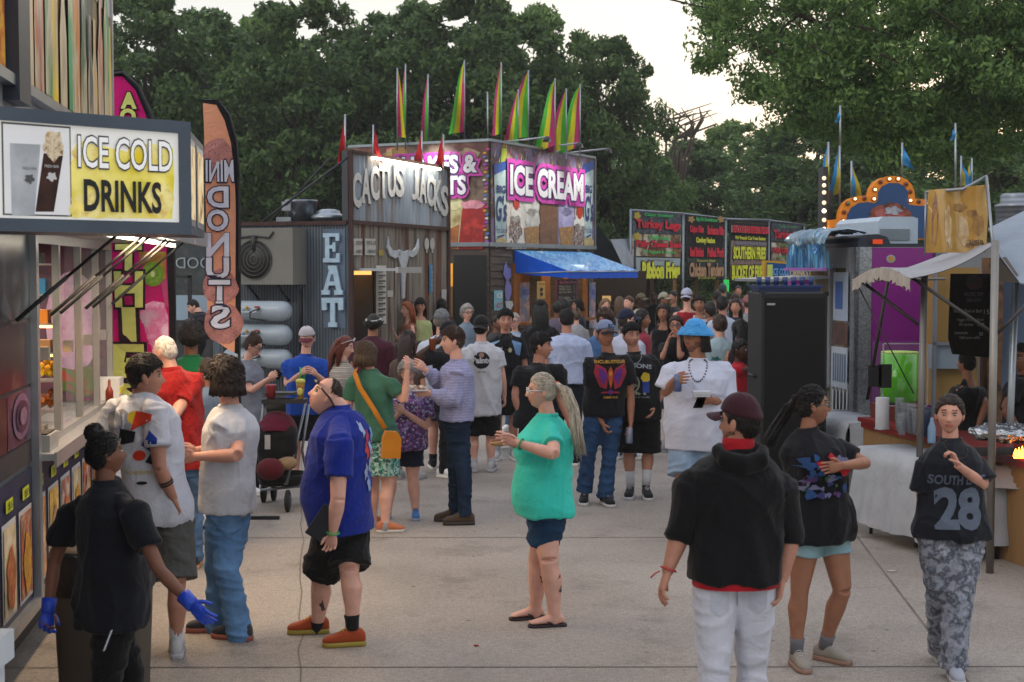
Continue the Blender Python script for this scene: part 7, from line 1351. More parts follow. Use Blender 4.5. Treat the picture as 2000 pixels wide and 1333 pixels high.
def cloth_table(label, c, L, Wd, ang, zt, drop_front, drop_end, legs, grp='white covered folding tables'):
    fr = frame(c, ang); R = thing('folding_table', label, 'table', fr(L/2, -Wd/2, 0), grp); b = MB(); b.box(0, L, -Wd, 0, zt-.05, zt-.01, fr=fr); obj('tabletop', b, paint('8a8a8a'), R)
    for u, n in legs: k = MB(); k.tube([fr(u, n, 0), fr(u, n, zt-.05)], .016, 8); obj('leg', k, paint('24262a', .4), R)
    T = MB(); nx, rs = 40, np.random.RandomState(int(L*100)); V = []; pr = [(-Wd, zt-.14), (-Wd-.005, zt), (-Wd*.5, zt+.002), (0, zt+.002)]+[(.012+.02*k, zt-drop_front*k/5) for k in range(1, 6)]
    for j, (n, z) in enumerate(pr):
        for i in range(nx+1):
            u = L*i/nx; w = .022*math.sin(u*16+j*.4)+.012*math.sin(u*37) if j > 4 else 0; V.append(fr(u-(.02 if i == 0 else 0), n+w*(j-4)/4, z+(.01*math.sin(u*9) if j == len(pr)-1 else 0)+(.004*math.sin(u*20+j))))
    T.add(V, [(j*(nx+1)+i, j*(nx+1)+i+1, (j+1)*(nx+1)+i+1, (j+1)*(nx+1)+i) for j in range(len(pr)-1) for i in range(nx)])
    for u, dr in ((0, drop_end[0]), (L, drop_end[1])):
        if dr: V = [fr(u+(.012+.015*k+.015*math.sin(i*.9)*k/3)*(1 if u else -1), -Wd+Wd*i/12, zt-dr*k/4) for k in range(5) for i in range(13)]; T.add(V, [(k*13+i, k*13+i+1, (k+1)*13+i+1, (k+1)*13+i) for k in range(4) for i in range(12)])
    V = np.concatenate(T.v); F = list(T.f); T.add(V-ZZ*.003, [q[::-1] for q in F]); o = single('tablecloth', T, cloth('9fa3a8', rough=.45, bump=.6, bs=6., sheen=0.), label.replace('table', 'tablecloth') if 'table' in label else label, 'tablecloth', 'white plastic tablecloths')
a0 = A(3.02, 12.3, 0); a1 = A(3.46, 10.98, 0); an_ = math.atan2((a1-a0)[1], (a1-a0)[0])
cloth_table('white covered table behind the jersey girl, in front of the bamboo counter', a0, np.linalg.norm(a1-a0), .46, an_, .745, .63, (.0, .62), [(.12, -.05), (.12, -.40), (1.25, -.05), (1.25, -.40)])
b0 = A(3.12, 15.3, 0); cloth_table('far white covered table between the ponytail woman and the bamboo counter', b0, 1.3, .5, math.atan2(-1, .17), .76, .5, (.3, .3), [(.12, -.05), (.12, -.40), (1.15, -.05), (1.15, -.40)])
c0_ = A(3.72, 11.1, 0); cloth_table('white covered table at the right edge behind the jersey girl', c0_, 1.2, .5, math.radians(-16), .74, .16, (.0, .16), [(.1, -.05), (.1, -.42), (1.0, -.05), (1.0, -.42)])
# roof drum, far right
T = thing('roof_vent', 'big ribbed galvanised exhaust drum at the right edge above the tent', 'vent', at(1985, 440, 15)); b = MB(); q = at(1985, 440, 15); b.lathe(q, [(.2, -.2), (.205, 0), (.215, .17), (.225, .19), (.225, .21), (.17, .23), (.17, .31), (.15, .33), (.01, .33)], 28); obj('drum', b, mat('848a90', rough=.35, metal=.75, kind='strz', col2='6a7076', ps=6.), T); b = MB(); b.tube([q-ZZ*.2, q*A(1, 1, 0)], .2, 20); obj('duct', b, metal('7a8288', .4), T)
# ------------------------------------------------------------------ the crowd, from the front of the picture to the back
CR = 'people in the crowd'
blk, wht, nav = cloth('14151a'), cloth('b9bcc6'), cloth('161c2c')
def dspl(n, cols, w, h, seed, cu=0, cv=0):
    r = np.random.RandomState(seed); return [doval(cu+r.uniform(-w, w), cv+r.uniform(-h, h), r.uniform(.008, .03), r.uniform(.008, .03), cols[r.randint(len(cols))], 9, .25, 3) for _ in range(n)]
# 1 worker with blue gloves
I = person('person in black work clothes and blue gloves striding past the trailer, hair in a bun', 185, 6.5, 860, 130, 'f', 3, ('bunh', '0c0a0a', .05, (0, -.045, .125)), hy=-12, hp=-6, fat=1.15, bust=.02, belly=.03, lod=0, hsize=1.12, walk=.35, curl=(.9, .35),
    J=dict(pel=(212, 1180, 0), neck=(205, 938, 0), head=(206, 888, 0), ls=(138, 1000, -.12), rs=(258, 1000, .12), le=(106, 1100, -.12), lw=(94, 1190, -.05), re=(312, 1115, .22), rw=(372, 1178, .30)), shirt=(cloth('0f1118'), 's', .026, .8), pants=(cloth('0b0b0d'), 'long', .02, .075), shoes='101010')
for sg in (1, -1):
    g = MB(); Dv = nrm(I['wr'][sg]-I['el'][sg]); hand(g, I['wr'][sg], Dv, I['fw'] if abs(Dv[2]) > .6 else ZZ, -I['lf']*sg, I['s']*1.09, (.9, .35)[0 if sg == 1 else 1], 0); g.tube([I['wr'][sg]-Dv*.05, I['wr'][sg]-Dv*.01, I['wr'][sg]+Dv*.02], [.036, .033, .033], 12); obj('glove', g, mat('0f3fb4', rough=.45, bump=.5, bs=30.), I['root'])
b = MB(); p = at(218, 1232, 6.5-.24); b.bar(p, p+A(-.035, 0, -.09), .022, .004); single('pen', b, paint('c0c8d0'), 'white pen clipped at the back pocket of the glove worker', 'pen')
# 2 white tee with colourful back print, grey shorts
I = person('white tee person with colourful back print and grey shorts, looking right', 275, 8.35, 683, 205, 'm', 1, ('top', '15110f'), hy=-95, lod=0, fat=1.0, hsize=1.1, neckl=.0, J=dict(pel=(312, 990), neck=(275, 768), head=(283, 738), la=(255, 1262, -.15), ra=(345, 1262, .05), rk=(345, 1140, .1), rs=(302, 800, .12), re=(312, 915, .18), rw=(338, 972, .1), ls=(222, 800, -.05)), walk=.1,
    shirt=(wht, 's', .02, .5), pants=(cloth('4a4b48'), 'shorts', .03, .95), shoes=('a9a9ac', 'a2a2a6'), sock=('b9b9bc', .12), curl=(.5, .9))
C_ = [cloth(c) for c in ('15151a', 'b8a02a', 'c0341c', '1c3c9a', '8a8a90')]
decal(I, True, -.03, -.30, [doval(-.10, .14, .055, .07, C_[4], w=.1), doval(-.03, .16, .04, .04, C_[1]), dpoly([(-.06, .08), (.04, .14), (.05, .18), (-.02, .2)], C_[2]), dpoly([(.0, .0), (.05, -.04), (.07, .04), (.03, .09)], C_[3]), doval(-.01, -.06, .035, .03, C_[2]), dpoly([(-.12, .0), (-.04, .02), (-.03, .08), (-.11, .1)], C_[0]), dpoly([(.02, -.1), (.07, -.12), (.06, -.04)], C_[0]), dtext('Sombras', -.08, .06, -.17, -.14, C_[1]), doval(.0, -.22, .03, .01, C_[0])])
t_ = MB(); w_, e_ = I['wr'][-1], I['el'][-1]
for k in (.42, .50): c = e_+(w_-e_)*k; dv = nrm(w_-e_); a_ = nrm(np.cross(dv, ZZ)); t_.loft([ring(c+dv*q, a_, np.cross(dv, a_), .0415, .0415, 20) for q in (-.006, .006)], cap=False)
obj('arm_tattoo', t_, paint('221c1c'), I['root'])
# 3 red polo, white hair
I = person('white haired person in bright red patterned polo and blue jeans', 345, 10.75, 651, 200, 'm', 5, ('buzz', 'b0aca6'), hy=50, fat=1.15, belly=.04, lod=0, hsize=1.06, J=dict(pel=(352, 905), neck=(332, 718), head=(322, 688), rw=(325, 880, .1), re=(338, 815, .2)), shirt=(cloth('7c1014', kind='noise', col2=['941a1a', '5c0a0e'], ps=45.), 's', .03, .3), pants=(denim('4a6484'), 'long', .015, .07), shoes=('2a2420', 'a87850'), hem=-.06)
# 4 green shirt
person('person in green shirt with dark curly hair behind the red polo man', 372, 12.6, 626, 190, 'm', 3, ('curly', '14100e'), lod=2, fat=1.2, shirt=(cloth('12663a'), 's', .03), pants=(denim('33415a'), 'long', .01), hsize=1.1)
# 5 denim shirt peeking
person('bald person in faded denim shirt half hidden beside the red polo', 405, 11.6, 692, 200, 'm', 3, ('buzz', '2a201a'), lod=2, fat=1., shirt=(denim('5a6c84'), 's', .03), pants=(denim('7a3a34'), 'shorts', .01), shoes='8f1a1e')
# 6 white tee, curly brown hair, jeans
I = person('shaggy brown haired person in plain white tee and blue jeans', 455, 8.75, 693, 262, 'm', 0, ('mop', '2a1f1a'), hy=-25, fat=1.12, belly=.03, lod=0, hsize=1.16, J=dict(pel=(448, 985), neck=(450, 790), head=(440, 742), la=(424, 1222, -.12), ra=(468, 1240, .08), lk=(425, 1110, -.06), rk=(442, 1115, .12), re=(462, 890, .26), rw=(384, 892, .18), le=(420, 880, -.16), lw=(380, 882, .10)), curl=(.9, .9),
    shirt=(cloth('b4b5ba'), 's', .024, .6), pants=(denim('5b80a8'), 'long', .022, .085), shoes=('34353a', '8a4a3a', '8a8a8a'), hem=-.06)
# 7 blue tee, leaning back to look
I = person('bald person in royal blue tee, black shorts and orange trainers', 660, 8.65, 728, 258, 'm', 5, ('ring', '3a2e28'), hy=25, hp=-24, ht=0, fat=1.36, belly=.11, lod=0, hsize=1.12, beard=None, J=dict(pel=(672, 1005), neck=(663, 792), head=(637, 775), la=(618, 1232, -.18), ra=(688, 1222, .12), lk=(627, 1120, -.12), rk=(682, 1112, .1), rs=(662, 862, .30), re=(660, 975, .38), rw=(650, 1040, .34), ls=(628, 860, -.2), le=(618, 950, -.25), lw=(620, 1020, -.1)), toe=dict(r=(-80,), l=(-84,)),
    shirt=(cloth('10257e'), 's', .024, .7), pants=(cloth('101012'), 'shorts', .03, .95), shoes=('96401f', '8f7c2c', 'c0a83a'), sock=('1a1a1c', .07), curl=(.8, .9), hem=-.15)
decal(I, True, -.02, -.36, [doval(x, y, .02, .045, cloth(c), w=.3) for x, y, c in ((-.04, .22, '9aa6c8'), (.0, .16, 'a83a5a'), (.03, .1, '9aa6c8'), (-.02, .08, 'b03a3a'), (.02, .0, '9aa6c8'), (-.03, -.04, '8a9ac0'), (.05, .18, '6a8ac0'), (.05, .05, 'b04a6a'), (.0, -.12, '8a9ac0'))])
wl = MB(); p = at(628, 1018, 8.65-.36); q0, q1 = at(650, 994, 8.65-.36), at(612, 1050, 8.65-.34); wl.bar((q0+q1)/2+nrm(q0-q1)*-.0-(q0-q1)*.5, (q0+q1)/2+(q0-q1)*.5, .115, .02, 0, up=A(.2, -1, .1)); single('wallet_case', wl, paint('141a24', .5), 'dark navy wallet case held at the side of the royal blue tee man', 'wallet')
decalb(I, 626, 1188, 8.7, A(-.3, -1, 0), [doval(0, 0, .022, .035, paint('3c3534', .6), w=.25)])
t_ = MB(); dv = nrm(I['wr'][-1]-I['el'][-1]); a_ = nrm(np.cross(dv, ZZ)); t_.tube([I['wr'][-1]+(a_*math.cos(t)+np.cross(dv, a_)*math.sin(t))*.036 for t in np.linspace(0, 6.283, 17)], .006, 6); obj('wristband', t_, paint('2a9a4a'), I['root'])
sg_ = MB(); f = hframe(I['hc'], 258+25, -24, 0, I['s']*1.1); sg_.tube([f(A(x, y, z)) for x, y, z in ((-.085, .06, .04), (-.092, -.02, .0), (-.08, -.09, -.06), (-.03, -.125, -.09), (.03, -.125, -.09), (.08, -.09, -.06), (.092, -.02, 0), (.085, .06, .04))], .006, 6); sg_.tube([f(A(x, .088, .06)) for x in (-.08, -.04, 0, .04, .08)], .01, 6); obj('sunglasses', sg_, paint('141416', .3), I['root'])
# 8 teal woman
I = person('person with long grey ponytail in turquoise tee, denim shorts and flip flops eating', 1050, 9.1, 716, 285, 'f', 5, ('pony', 'b0a898', .5), hy=-8, fat=1.36, belly=.07, bust=.05, lod=0, hsize=1.12, glasses=('c8c8cc', .0035), J=dict(pel=(1068, 985), neck=(1070, 808), head=(1058, 765), ls=(1052, 838, .0), rs=(1078, 845, .10), la=(1044, 1198, -.10), ra=(1083, 1210, .10), lk=(1050, 1095, -.08), rk=(1072, 1095, .1), re=(1082, 888, .34), rw=(1012, 866, .26), le=(1030, 880, -.05), lw=(995, 862, .1), tail=((1105, 765, .1), (1120, 800, .14), (1126, 840, .16), (1134, 885, .14))), toe=dict(r=(-80,), l=(-75,)),
    shirt=(cloth('34bdac'), 's', .022, .7), pants=(denim('24405f'), 'shorts', .016, .62), shoes='flipflop', curl=(.9, .8), hem=-.10)
p = at(975, 866, 8.9); b = MB(); b.ell(p, (.06, .028, .020), sub=3); b.ell(p+A(-.01, 0, .012), (.045, .02, .014), 1, 2); single('sandwich', b, [mat('a8845a', rough=.9, bump=.5), paint('6a3a22')], 'bitten sandwich in a paper held by the woman in the turquoise tee', 'food')
b = MB(); q = at(988, 880, 8.92); b.add([q+A(-.04, 0, .01), q+A(.03, -.01, .02), q+A(.02, .01, -.05), q+A(-.02, 0, -.06)], [(0, 1, 2, 3)], 0, False); b.add([q+A(-.04, .003, .01), q+A(.03, -.007, .02), q+A(.02, .013, -.05), q+A(-.02, .003, -.06)], [(3, 2, 1, 0)], 0, False); single('napkin', b, cloth('b0b4b8'), 'white paper napkin under the sandwich of the turquoise tee woman', 'napkin')
t_ = MB(); dv = nrm(I['wr'][-1]-I['el'][-1]); a_ = nrm(np.cross(dv, ZZ)); t_.tube([I['wr'][-1]-dv*.02+(a_*math.cos(t)+np.cross(dv, a_)*math.sin(t))*.034 for t in np.linspace(0, 6.283, 17)], .007, 6); obj('bracelet', t_, paint('2a8a5a'), I['root'])
tk_ = paint('3c3534', .6)
decalb(I, 1060, 1150, 9.1, A(-.2, -1, 0), [doval(0, .06, .018, .03, tk_, w=.3), doval(.005, .01, .014, .022, tk_, w=.3), doval(-.002, -.04, .016, .03, tk_, w=.3)]); decalb(I, 1094, 1135, 9.0, A(.2, -1, 0), [dpoly([(-.03, .02), (.0, .03), (.03, .035), (.01, .055), (-.01, .05)], tk_), doval(.0, -.06, .014, .03, tk_, w=.3)])
# 9 black hoodie seen from behind
I = person('person in black hoodie, maroon cap and white jeans walking away', 1435, 6.2, 756, 182, 'm', 1, ('short', '15110e'), hy=48, fat=1.12, belly=.0, lod=0, hsize=1.04, hat=('cap', cloth('33161f')), beard=1, walk=-.2, shw=.92, J=dict(pel=(1436, 1112), neck=(1442, 872), head=(1446, 828), ls=(1356, 950, 0), rs=(1522, 950, 0), le=(1330, 1040, 0), lw=(1304, 1116, .03), re=(1545, 1045, -.04), rw=(1528, 1130, .0)),
    shirt=(cloth('0e0e11', rough=.95), 'r', .022, .5, cloth('8a1420')), pants=(cloth('b9bcc8', vs_=3.), 'long', .010, .064), shoes='c0c0c0', curl=(.45, .4), hem=-.08)
hd = MB(); n_, s_ = I['neck'], I['s']; bkv = -I['fws']; 
hd.tube([n_+I['lfs']*x*s_+bkv*y*s_-ZZ*z*s_ for x, y, z in ((-.075, -.02, .005), (-.10, .05, .02), (-.08, .10, .05), (0, .125, .075), (.08, .10, .05), (.10, .05, .02), (.075, -.02, .005))], [(.018, .024), (.03, .038), (.038, .05), (.042, .06), (.038, .05), (.03, .038), (.018, .024)], 12); hm_ = remesh(hd, .009, 5, cloth_fold('shirt', .008, 3)); obj('hood', hm_, cloth('0c0c0e', rough=.95), I['root'])
tr_ = [c for c in I['root'].children if c.name.startswith('trousers')][0]; K = dict(I); K['shirt'] = tr_; pk = cloth('a9adb9')
decal(K, True, 0, 0, [dpoly([(s*.045, .02), (s*.125, .03), (s*.125, -.075), (s*.085, -.10), (s*.045, -.075)][::s], pk) for s in (1, -1)]+[dpoly([(-.002, .05), (.002, .05), (.002, -.06), (-.002, -.06)], cloth('80849a'))], name='pocket', ctr=I['pel']-ZZ*.085)
rc = MB(); rc.loft([ring(n_+ZZ*z, I['lfs'], I['fws'], r, r*.95, 26) for z, r in ((-.02, .076), (.018, .071), (.040, .068), (.04, .062), (.0, .062))], cap=False); obj('shirt_collar', rc, cloth('9a1622'), I['root'])
q = MB(); u_ = I['pel']-ZZ*.052*s_; q.loft([ring(u_+ZZ*z, I['lf'], I['fw'], .192*s_, .140*s_, 30, 2.3) for z in (0.02, -.018)], cap=False); obj('shirt_hem', q, cloth('9a1622'), I['root'])
t_ = MB(); dv = nrm(I['wr'][1]-I['el'][1]); a_ = nrm(np.cross(dv, ZZ)); t_.tube([I['wr'][1]-dv*.01+(a_*math.cos(t)+np.cross(dv, a_)*math.sin(t))*.033 for t in np.linspace(0, 6.283, 17)], .006, 6); t_.tube([I['wr'][1]-A(.035, 0, 0), I['wr'][1]-A(.055, 0, .01), I['wr'][1]-A(.075, 0, .03)], .004, 5); obj('wristband', t_, paint('a83a3a'), I['root'])
# 10 black graphic tee, ponytail, glasses
I = person('person in black graphic tee and pale blue shorts with dark ponytail and glasses', 1590, 8.1, 748, 25, 'f', 2, ('pony', '100c0c', .4), hy=62, fat=1.14, bust=.05, belly=.03, lod=0, hsize=1.14, glasses=('4a4648', .0025), J=dict(pel=(1600, 1020), neck=(1577, 836), head=(1587, 793), rs=(1542, 882, .05), ls=(1634, 880, -.05), re=(1560, 955, -.02), rw=(1570, 1010, .08), le=(1692, 905, .06), lw=(1645, 910, .26), lh=(-1, -.15, -.10), ra=(1556, 1268, .03), la=(1612, 1258, -.1), rk=(1562, 1150, .03), lk=(1645, 1152, .02), tail=((1540, 800, -.05), (1525, 825, -.08), (1510, 850, -.05), (1500, 868, -.02))), toe=dict(r=(10,), l=(50,)),
    shirt=(cloth('101116'), 's', .022, .6), pants=(cloth('7f9ea6', bump=.2), 'shorts', .006, .45), shoes=('8d877e', '8a6a5a', 'bcb8b0'), sock=('6a6a70', .07), curl=(.2, .5), hem=-.20)
Cc = [cloth(c) for c in ('3a3a6a', '5a3a6a', '2a4a7a', '6a6a8a', 'a82028', '3a5a3a')]
decal(I, False, .0, -.30, dspl(26, Cc[:4]+[Cc[5]], .12, .06, 5, 0, -.02)+dspl(8, [Cc[3]], .04, .06, 6, .10, .10)+dspl(8, [Cc[2]], .04, .05, 7, -.10, .10)+[dpoly([(-.03, .15), (.0, .17), (.12, .06), (.08, .03)], Cc[4]), dpoly([(-.10, .12), (-.07, .13), (-.04, .09), (-.08, .08)], Cc[4])])
# 11 jersey 28
I = person('person in dark jersey numbered 28 and grey camouflage trousers, hand at her chest', 1850, 7.95, 757, 5, 'f', 0, ('bunh', '2a1d18', .03, (0, -.10, .02)), hy=-24, fat=1.08, bust=.03, lod=0, hsize=1.12, shw=1.12, necklace=('9a8a50', .10, .0022), J=dict(pel=(1858, 1030), neck=(1856, 856), head=(1855, 811), rs=(1810, 902), ls=(1903, 902), re=(1800, 970, 0), rw=(1812, 1040, .03), le=(1922, 948, .06), lw=(1872, 910, .24), lh=(-.45, 0, .9), ra=(1838, 1262, -.25), la=(1862, 1296, .1), rk=(1838, 1150, 0), lk=(1872, 1160, .08)), toe=dict(r=(5, -35), l=(-5,)),
    shirt=(cloth('14171f'), 'e', .032, .8), pants=(mat('6c7280', rough=.9, kind='noise', col2=['8d929e', '3e4450', '9ba0aa'], ps=13., bump=.7, bs=11.), 'long', .035, .088), shoes=('9aa0ac', 'a8a8ac', '1c2a4a'), curl=(.95, .4), hem=-.10)
g1, g2 = cloth('4a5262'), cloth('56606f')
decal(I, False, -.005, -.36, [dtext('SOUTH LAKE', -.15, .15, .12, .17, g1, .03, .0), dtext('28', -.115, .12, -.12, .09, g2, .045)])
# 12 KC cap, phoenix print
I = person('person in grey blue cap and black tee with red winged print, grinning', 1185, 13.9, 625, 5, 'm', 2, ('short', '15110f'), hy=18, fat=1.05, lod=1, hsize=1.14, hat=('cap', cloth('6f7c98'), cloth('15181f')), J=dict(pel=(1180, 800), neck=(1188, 690), head=(1182, 655), rs=(1152, 708), ls=(1222, 706), re=(1158, 778, .05), rw=(1176, 826, .12), le=(1232, 775), lw=(1232, 826, .06), ra=(1142, 955, .1), la=(1182, 968, .2), rk=(1150, 885, .1), lk=(1190, 895, .1)),
    shirt=(cloth('0f1014'), 's', .03, .6), pants=(denim('27405f'), 'long', .02, .085), shoes=('14151a', 'b8b8b8', 'a8a8a8'), curl=(.7, .8), hem=-.12)
Cw = [cloth(c) for c in ('8a2a3a', '5a2a7a', 'a84a2a', 'b08a3a')]
ph = [dpoly([(-.02*s, .05), (-.05*s, .12), (-.14*s, .17), (-.16*s, .08), (-.13*s, .0), (-.10*s, -.06), (-.04*s, -.08)], Cw[0]) for s in (1, -1)]+[dpoly([(-.03*s, .04), (-.06*s, .10), (-.11*s, .13), (-.11*s, .04), (-.07*s, -.04)], Cw[1]) for s in (1, -1)]+[dpoly([(0, .14), (.025, .09), (.02, .0), (0, -.08), (-.02, .0), (-.025, .09)], Cw[2]), doval(0, -.11, .025, .025, Cw[1]), doval(0, .07, .015, .02, Cw[3])]+[dpoly([(-.02*s, -.10), (-.09*s, -.11), (-.09*s, -.12), (-.02*s, -.12)], Cw[0]) for s in (1, -1)]
decal(I, False, 0, -.26, ph+[dtext('INCUBUSTOUR', -.15, .15, .17, .20, Cw[3], .02), dtext('SUMMER TOUR', -.07, .07, -.17, -.15, Cw[3], .02)])
f = hframe(I['hc'], 23, 0, 0, I['s']*1.1); lg = Art(lambda u, n, z: f(A(u, .112+.004*n-.35*abs(u)**2*8, z)), 1.); lg.text('KC', -.025, .072, .025, .105, cloth('14204a'), 1, bold=.04); lg.out('cap_logo', I['root'])
b = MB(); p = at(1229, 850, 13.9-.1); b.lathe(p-ZZ*.08, [(.028, 0), (.033, .01), (.033, .14), (.028, .155), (.02, .156)], 16); single('drink_can', b, mat('9aa2b0', rough=.3, metal=.4, kind='noise', col2='6a7aa0', ps=12.), 'tall silver drink can held low by the person in the grey blue cap', 'can')
# 13 black tee gold print
I = person('person in black tee with gold print and silver chain beside the grey blue cap', 1235, 14.15, 629, -3, 'm', 1, ('top', '100e0d'), hy=22, fat=1.2, belly=.04, lod=1, hsize=1.12, beard=None, necklace=('b0b4ba', .10, .006), J=dict(pel=(1246, 802), neck=(1238, 688), head=(1233, 657), ls=(1270, 706), rs=(1208, 706), le=(1290, 770), lw=(1278, 798, .12), ra=(1231, 945, 0), la=(1262, 943, .05), rk=(1228, 880), lk=(1266, 880)), toe=dict(r=(-12,), l=(5,)),
    shirt=(cloth('0f1012'), 'e', .04, .8), pants=(cloth('0c0c0e'), 'shorts', .035, 1.05), shoes=('15151a', 'b4b4b8', 'b4b4b8', True), sock=('b8b8bc', .13), curl=(.4, .7), hem=-.16)
Cg = [cloth(c) for c in ('7d7f70', 'b0982a', '2a3a7a', '8a8f98')]
decal(I, False, .02, -.28, [dtext('LEGIONS', -.15, .15, .12, .16, Cg[3], .03, .015), doval(-.05, -.02, .085, .095, Cg[0]), doval(-.05, -.02, .07, .08, blk), dtext('BK', -.09, -.01, -.06, .02, Cg[0], .03), doval(.09, .04, .045, .05, Cg[1], w=.08), dpoly([(.06, -.0), (.13, .0), (.13, -.11), (.06, -.11)], Cg[2]), dtext('THE WORLD IS YOURS', -.15, .13, -.16, -.145, Cg[3])]+dspl(12, [Cg[1], Cg[0]], .14, .02, 3, -.02, -.12))
# 14 bucket hat
I = person('person in blue bucket hat, loose white tee and ripped jean shorts', 1362, 12.1, 613, -8, 'm', 2, ('dreads', '1a1411', .12), hy=-42, hp=-3, fat=1.28, belly=.06, lod=1, hsize=1.16, beard=1, hat=('bucket', cloth('2c7fc0', kind='noise', col2=['4a98d0', '2468b0'], ps=30.)), glasses=('3a3a3c', .002), necklace=('4a4e56', .17, .008), walk=.2, J=dict(pel=(1360, 850), neck=(1364, 700), head=(1358, 660), rs=(1318, 725), ls=(1412, 725), re=(1302, 768, .02), rw=(1318, 742, .25), rh=(.3, -.6, .1), le=(1412, 790, .05), lw=(1392, 782, .26), lh=(-1, -.2, .1), ra=(1336, 1010, .2), la=(1385, 1020, -.2), rk=(1334, 930, .1)),
    shirt=(cloth('b9bed0'), 'e', .045, .8), pants=(denim('8298b0'), 'shorts', .03, 1.0), shoes='a8a8a8', curl=(.9, .7), hem=-.18)
b = MB(); p = at(1324, 744, 12.1-.3); b.lathe(p-ZZ*.09, [(.028, 0), (.033, .01), (.033, .13), (.028, .145), (.02, .146)], 16); single('drink_can', b, mat('6a7a9a', rough=.3, metal=.4, kind='noise', col2='2a3a7a', ps=12.), 'dark blue drink can held by the person in the bucket hat', 'can')
b = MB(); p = at(1370, 770, 12.1-.36); b.box(p[0]-.065, p[0]+.065, p[1]-.06, p[1]+.06, p[2]-.02, p[2]+.0); b.box(p[0]-.07, p[0]+.07, p[1]-.065, p[1]+.065, p[2]+.0, p[2]+.025); b.add([p+A(-.08, -.07, -.11), p+A(-.0, -.07, -.11), p+A(.03, -.07, -.02), p+A(-.04, -.07, -.02)], [(0, 1, 2, 3), (3, 2, 1, 0)], 0, False); single('foam_box', b, cloth('b4b8c2'), 'white foam takeaway box and napkin held by the person in the bucket hat', 'box')
# 15 grandmother floral
I = person('person with curly grey hair in purple floral top and navy shorts eating from a fork', 797, 12.95, 690, -8, 'f', 5, ('gran', '9a9896'), hy=6, hp=20, fat=1.3, bust=.05, belly=.05, lod=1, hsize=1.14, J=dict(pel=(788, 860), neck=(800, 762), head=(797, 728), rs=(765, 782), ls=(832, 782), re=(758, 838, 0), rw=(775, 812, .2), le=(835, 835, .1), lw=(790, 805, .26), ra=(757, 1003), la=(812, 1003), rk=(765, 928), lk=(806, 928)), toe=dict(r=(-8,), l=(4,)),
    shirt=(mat('4a3a6a', rough=.9, kind='vor', col2=['8a6a9a', '5a3a7a', '9a98a8', '7a3a6a', '3a2a4a'], ps=55., bump=.5, bs=11.), 's', .035, .8), pants=(nav, 'shorts', .02, .72), shoes=('3a6aa0', '8a96a8', '4a7ab0'), hem=-.17)
# 16 man with plaid purple shirt
I = person('person in lavender checked shirt and dark jeans eating from a paper tray, brown duck boots', 888, 12.75, 632, 272, 'm', 5, ('top', '3a2820'), hy=3, fat=1.06, lod=0, hsize=1.12, J=dict(pel=(893, 818), neck=(893, 702), head=(885, 668), rs=(895, 725, .12), re=(885, 782, .2), rw=(838, 768, .25), rh=(-1, 0, .05), le=(880, 765, -.12), lw=(830, 722, .12), ra=(908, 1000, .12), la=(890, 998, -.06), rk=(905, 915, .1), lk=(888, 905, -.05)),
    shirt=(mat('7f83a8', rough=.85, kind='strz', col2=['8f8fb4', '6a6e96', 'a0a0bc'], ps=13., bump=.9, bs=11.), 'l', .03, .1), pants=(denim('1b2a3e'), 'long', .016, .066), shoes=('4a3c2e', '2a221c', '8a6a40'), tuck=True, curl=(.8, .6), toe=dict(r=(-86,), l=(-92,)))
b = MB(); p = at(806, 762, 12.5); b.box(p[0]-.10, p[0]+.13, p[1]-.08, p[1]+.08, p[2]-.005, p[2]+.005); b.box(p[0]-.12, p[0]-.10, p[1]-.09, p[1]+.09, p[2], p[2]+.025); b.box(p[0]-.10, p[0]+.13, p[1]+.08, p[1]+.095, p[2], p[2]+.025); k = len(b.f)
rr_ = np.random.RandomState(2)
for i in range(26): b.ell(p+A(rr_.uniform(-.09, .11), rr_.uniform(-.06, .06), .015+rr_.rand()*.02), (.016,)*3, 1+i % 2, 1)
single('paper_tray', b, [cloth('b4b6bc'), paint('b8b4a8'), paint('8a5a34')], 'white paper tray heaped with food held by the lavender shirt man', 'food tray')
# 17 teal-green tee with orange bag
I = person('person in muted green tee and patterned skirt with a mustard shoulder bag', 722, 12.35, 660, 148, 'f', 5, ('bob', '4a3a2e', .10), hy=-20, fat=1.12, lod=1, hsize=1.1, J=dict(pel=(738, 855), neck=(722, 722), head=(716, 695), ls=(690, 745), rs=(762, 748, .1), re=(790, 785, .15), rw=(795, 725, .2), ra=(752, 1030, .1), la=(728, 1030, -.2)), toe=dict(r=(100,)), shirt=(cloth('35604f'), 's', .02, .5), pants=(mat('2c6a62', rough=.9, kind='vor', col2=['8aa8a0', '3a8a7a', '2a4a4a', '9ab0ac'], ps=60.), 'skirt', .03, .34), shoes=('b06a4a', 'b4b0ac', 'b0b0a8'), sock=('a8a8ac', .05), hem=-.02)
bag = thing('shoulder_bag', 'mustard yellow shoulder bag hanging at the hip of the green tee woman', 'bag', at(762, 870, 12.1)); b = MB(); f_ = frame(at(762, 870, 12.12), u=(1, .3, 0)); bm_ = cloth('b0701c', bump=.3); b.prism([(-.085, -.1), (.075, -.11), (.085, .06), (.05, .12), (-.05, .13), (-.075, .06)], .07, frame(f_(0, 0, 0)-ZZ*f_.o[2]*0, u=f_.u)); obj('bag_body', b, bm_, bag); b = MB(); b.tube([at(752, 838, 12.1), at(730, 800, 12.13), at(703, 758, 12.15), at(692, 728, 12.2), at(700, 716, 12.35)], [(.022, .006)]*5, 8, ref=A(1, 0, 1)); obj('strap', b, bm_, bag)
